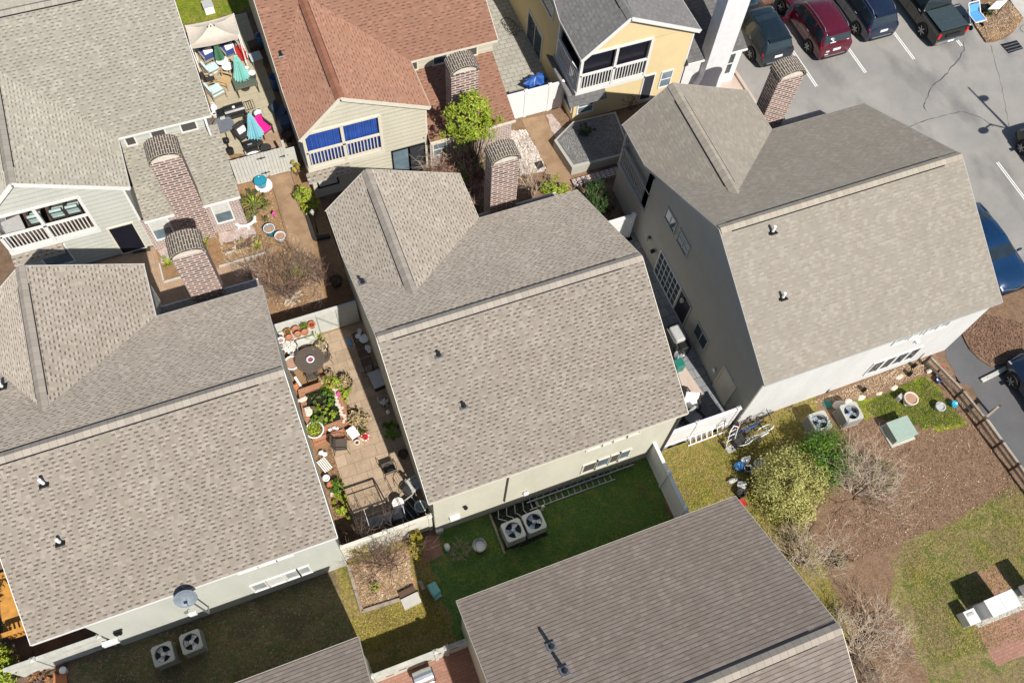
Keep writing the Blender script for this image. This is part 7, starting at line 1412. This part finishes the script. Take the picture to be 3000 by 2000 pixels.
    for sg in (1, -1):
        for x in ((-1.2, -.1, .8) if kind == 'suv' else (-.95, -.3, .8) if kind == 'sedan' else (-.95, -.05, 1.1)):
            m = MB(); m.path([S(x, t, sg)+Vector((0, sg*.004, 0)) for t in (2.1, 2.6, 3.1, 3.6, 4.0)], .009, 4); m.build('door_seam', 'trim_black', root, local=True)
    mx = .75 if kind != 'pickup' else 1.05
    for sg in (1, -1): p = S(mx, 4.1, sg); m = MB(); m.box((p.x, p.y+sg*.13, p.z+.06), (.1, .22, .15)); m.build('side_mirror', paintm, root, local=True, bevel=.03)
    for sg in (1, -1):
        for x in ((-.95, .2) if kind != 'sedan' else (-.6, .3)): p = S(x, 3.85, sg); m = MB(); m.box((p.x, p.y+sg*.012, p.z), (.2, .025, .03)); m.build('door_handle', 'chrome', root, local=True)
    return root
U = math.pi/2
def rear(v, pts, z=.5): q = A(v, pts, z); return (q[0].x+q[1].x)/2, (q[0].y+q[1].y)/2
x, y = rear('b1', [(320, 1180), (830, 960)]); car('dark slate SUV nearest the white chimney', (27.2, y+2.42, .0), U, 'paint_slate', SUV, 1., 'suv', ('sunroof',), wscale=.98)
x, y = rear('b1', [(1340, 1030), (1815, 860)]); mar = car('maroon SUV with white window stickers and roof rails', (30.45, y+2.46, 0), U, 'paint_maroon', [(a, b*1.03 if b > 1.2 else b, c, d, e) for a, b, c, d, e in SUV], 1.02, 'suv', ('rails', 'sticker'))
x, y = rear('b2', [(400, 480), (720, 360)]); car('glossy navy SUV with tall red tail lights', (33.62, y+2.42, 0), U, 'paint_navy', SUV, 1., 'suv', ('rails',), wscale=.98)
car('black pickup truck with a folded bed cover', (37.1, 25.42+2.95, 0), U, 'paint_black', PICK, 1., 'pickup', (), wheels=(-1.75, 1.85), wr=.42, name='pickup_truck', cat='pickup truck')
m = MB(); o_ = Vector((30.45-.98, y+2.2, 0)); d = Vector((-.72, -.42, 0)); a_ = Vector((29.45, 29.75, 0))
m.beam(a_+Vector((0, 0, .75)), a_+d*1.35+Vector((0, 0, .75)), .09, .75); dr = m.build('rear_door', 'paint_maroon', mar) if False else None
root_l = Vector(mar.location)
m = MB(); m.beam(a_+Vector((0, 0, .72)), a_+d*1.2+Vector((0, 0, .72)), .1, .7); dr = m.build('door', 'paint_maroon', None); dr.parent = mar; dr.matrix_parent_inverse = Matrix.Rotation(-U, 4, 'Z') @ Matrix.Translation(-root_l); m = MB(); m.beam(a_+d*.1+Vector((0, 0, 1.3)), a_+d*1.1+Vector((0, 0, 1.25)), .05, .42); wd = m.build('door_window', 'car_glass', None); wd.parent = dr
car('bronze car at the top edge beyond the dark slate SUV', (28.4, 33.3, 0), -U, 'paint_bronze', SED, 1., 'sedan'); car('blue car seen over the edge of the sand roof', (31.15, 13.3, 0), -U, 'paint_blue', SED, 1.0, 'sedan', wscale=1.02)
car('dark blue car cut by the right edge beside the wheel stop', (29.25, 5.55, 0), U, 'paint_deepblue', SED, 1.0, 'sedan'); car('black car of which only a wheel shows at the right edge of the pale asphalt', (37.62, 16.45, 0), U, 'paint_black', SUV, 1., 'suv', ('rails',))
# parking lot furniture
m = MB(); p = A('b3', [(960, 270), (1420, 40)], .12); a_, b = p; dd = (b-a_).normalized(); root = empty('wheel_stop', ((a_+b)/2).xy.to_3d(), 0, 'white weathered concrete wheel stop at the front of the dark blue car', 'wheel stop'); a_.z = b.z = .07; m.beam(a_, b, .2, .13); m.build('block', 'fence_weathered', root, bevel=.03)
for t in (.15, .85): m = MB(); c_ = a_.lerp(b, t); m.lathe([(.025, .13), (.02, .15)], (c_.x, c_.y, 0), 8); m.build('anchor_pin', 'grey_metal', root)
q = A('b2', [(1980, 540), (2180, 490), (2260, 590), (2080, 650)]); root = empty('storm_drain', (sum(p.x for p in q)/4, sum(p.y for p in q)/4, 0), 0, 'dark rectangular storm drain grate in the pale asphalt', 'drain'); m = MB(); m.prism([(p.x, p.y) for p in q], .0, .012); m.build('frame', 'trim_black', root); m = MB(); cx, cy = root.location.x, root.location.y
for i in range(3): m.box((cx, cy-.24+.2*i, .02), (.95, .03, .014))
m.build('grate', 'grey_metal', root)
root = empty('real_estate_sign', (*at('d1', 850, 130, .6).xy, 0), 0, 'white tilted sign panel over the mulch island', 'sign'); q = [at('d1', 690, 160, .75), at('d1', 890, 155, .75), at('d1', 1025, 12, 1.05), at('d1', 840, 20, 1.05)]; m = MB(); m.poly(q); m.poly([p-Vector((0, 0, .04)) for p in q[::-1]]); 
for i in range(4): a_, b = q[i], q[(i+1) % 4]; m.poly([a_, b, b-Vector((0, 0, .04)), a_-Vector((0, 0, .04))])
m.build('sign_panel', 'fence_vinyl', root); 
for p in (q[0].lerp(q[3], .5), q[1].lerp(q[2], .5)): m = MB(); m.tube((p.x, p.y, .05), (p.x, p.y, .88), .03, .03, 8); m.build('post', 'wood_dark', root)
p = at('d1', 760, 190, .3); leafy('shrub', 'small dark shrub under the white sign panel', 'shrub', (p.x, p.y+.1, .3), (.55, .28, .28), 700, .06, 'leaf_dark', seed=120, clumps=18)
root = empty('utility_cart', (*at('d1', 465, 290, .5).xy, 0), .0, 'blue and white cart standing between the pickup and the mulch island', 'cart'); m = MB(); m.box((0, -.1, .55), (.62, .7, .08)); m.build('seat', 'blue_bag', root, local=True, bevel=.03); m = MB(); m.box((0, .42, .72), (.66, .12, .5), rx=-.4); m.build('backrest', 'blue_bag', root, local=True, bevel=.03); m = MB()
for x in (-.36, .36): m.tube((x, -.5, .05), (x, .6, 1.0), .03, .03, 7); m.tube((x, -.48, .58), (x, .5, .58), .03, .03, 7)
m.tube((-.36, .6, 1.0), (.36, .6, 1.0), .03, .03, 7); m.tube((-.36, -.48, .58), (.36, -.48, .58), .03, .03, 7); m.build('frame', 'fence_vinyl', root, local=True)
for x in (-.36, .36):
    for yy in (-.4, .4): g_ = MB(); g_.lathe([(.14, -.03), (.14, .03)], (x, yy, .14), 14, Matrix.Rotation(U, 3, 'Y')); g_.build('wheel', 'tyre', root, local=True)
# street lamp, just outside the right edge: only its shadow falls in the photograph
lp = Vector((37.75, 14.6, 0)); sx, sy_ = -.125, .89; root = empty('street_lamp', lp, 0, 'twin-armed street lamp whose shadow falls across the pale asphalt', 'street lamp'); m = MB(); m.tube(lp, lp+Vector((0, 0, 8.9)), .13, .05, 10); m.build('pole', 'black_metal', root)
for v, x, y, z in (('b2', 1780, 1190, 7.6), ('z4', 1710, 895, 5.6)):
    s_ = at(v, x, y, 0); h = Vector((s_.x-sx*z, s_.y-sy_*z, z)); m = MB(); m.path([Vector((lp.x, lp.y, z-.2)), lp.lerp(h, .5)*1+Vector((0, 0, z*.5+.35)), h+Vector((0, 0, .05))], .04, 6); ar = m.build('arm', 'black_metal', root); m = MB(); m.blob(h, (.32, .2, .1), 10, .0); m.build('lamp_head', 'black_metal', ar)
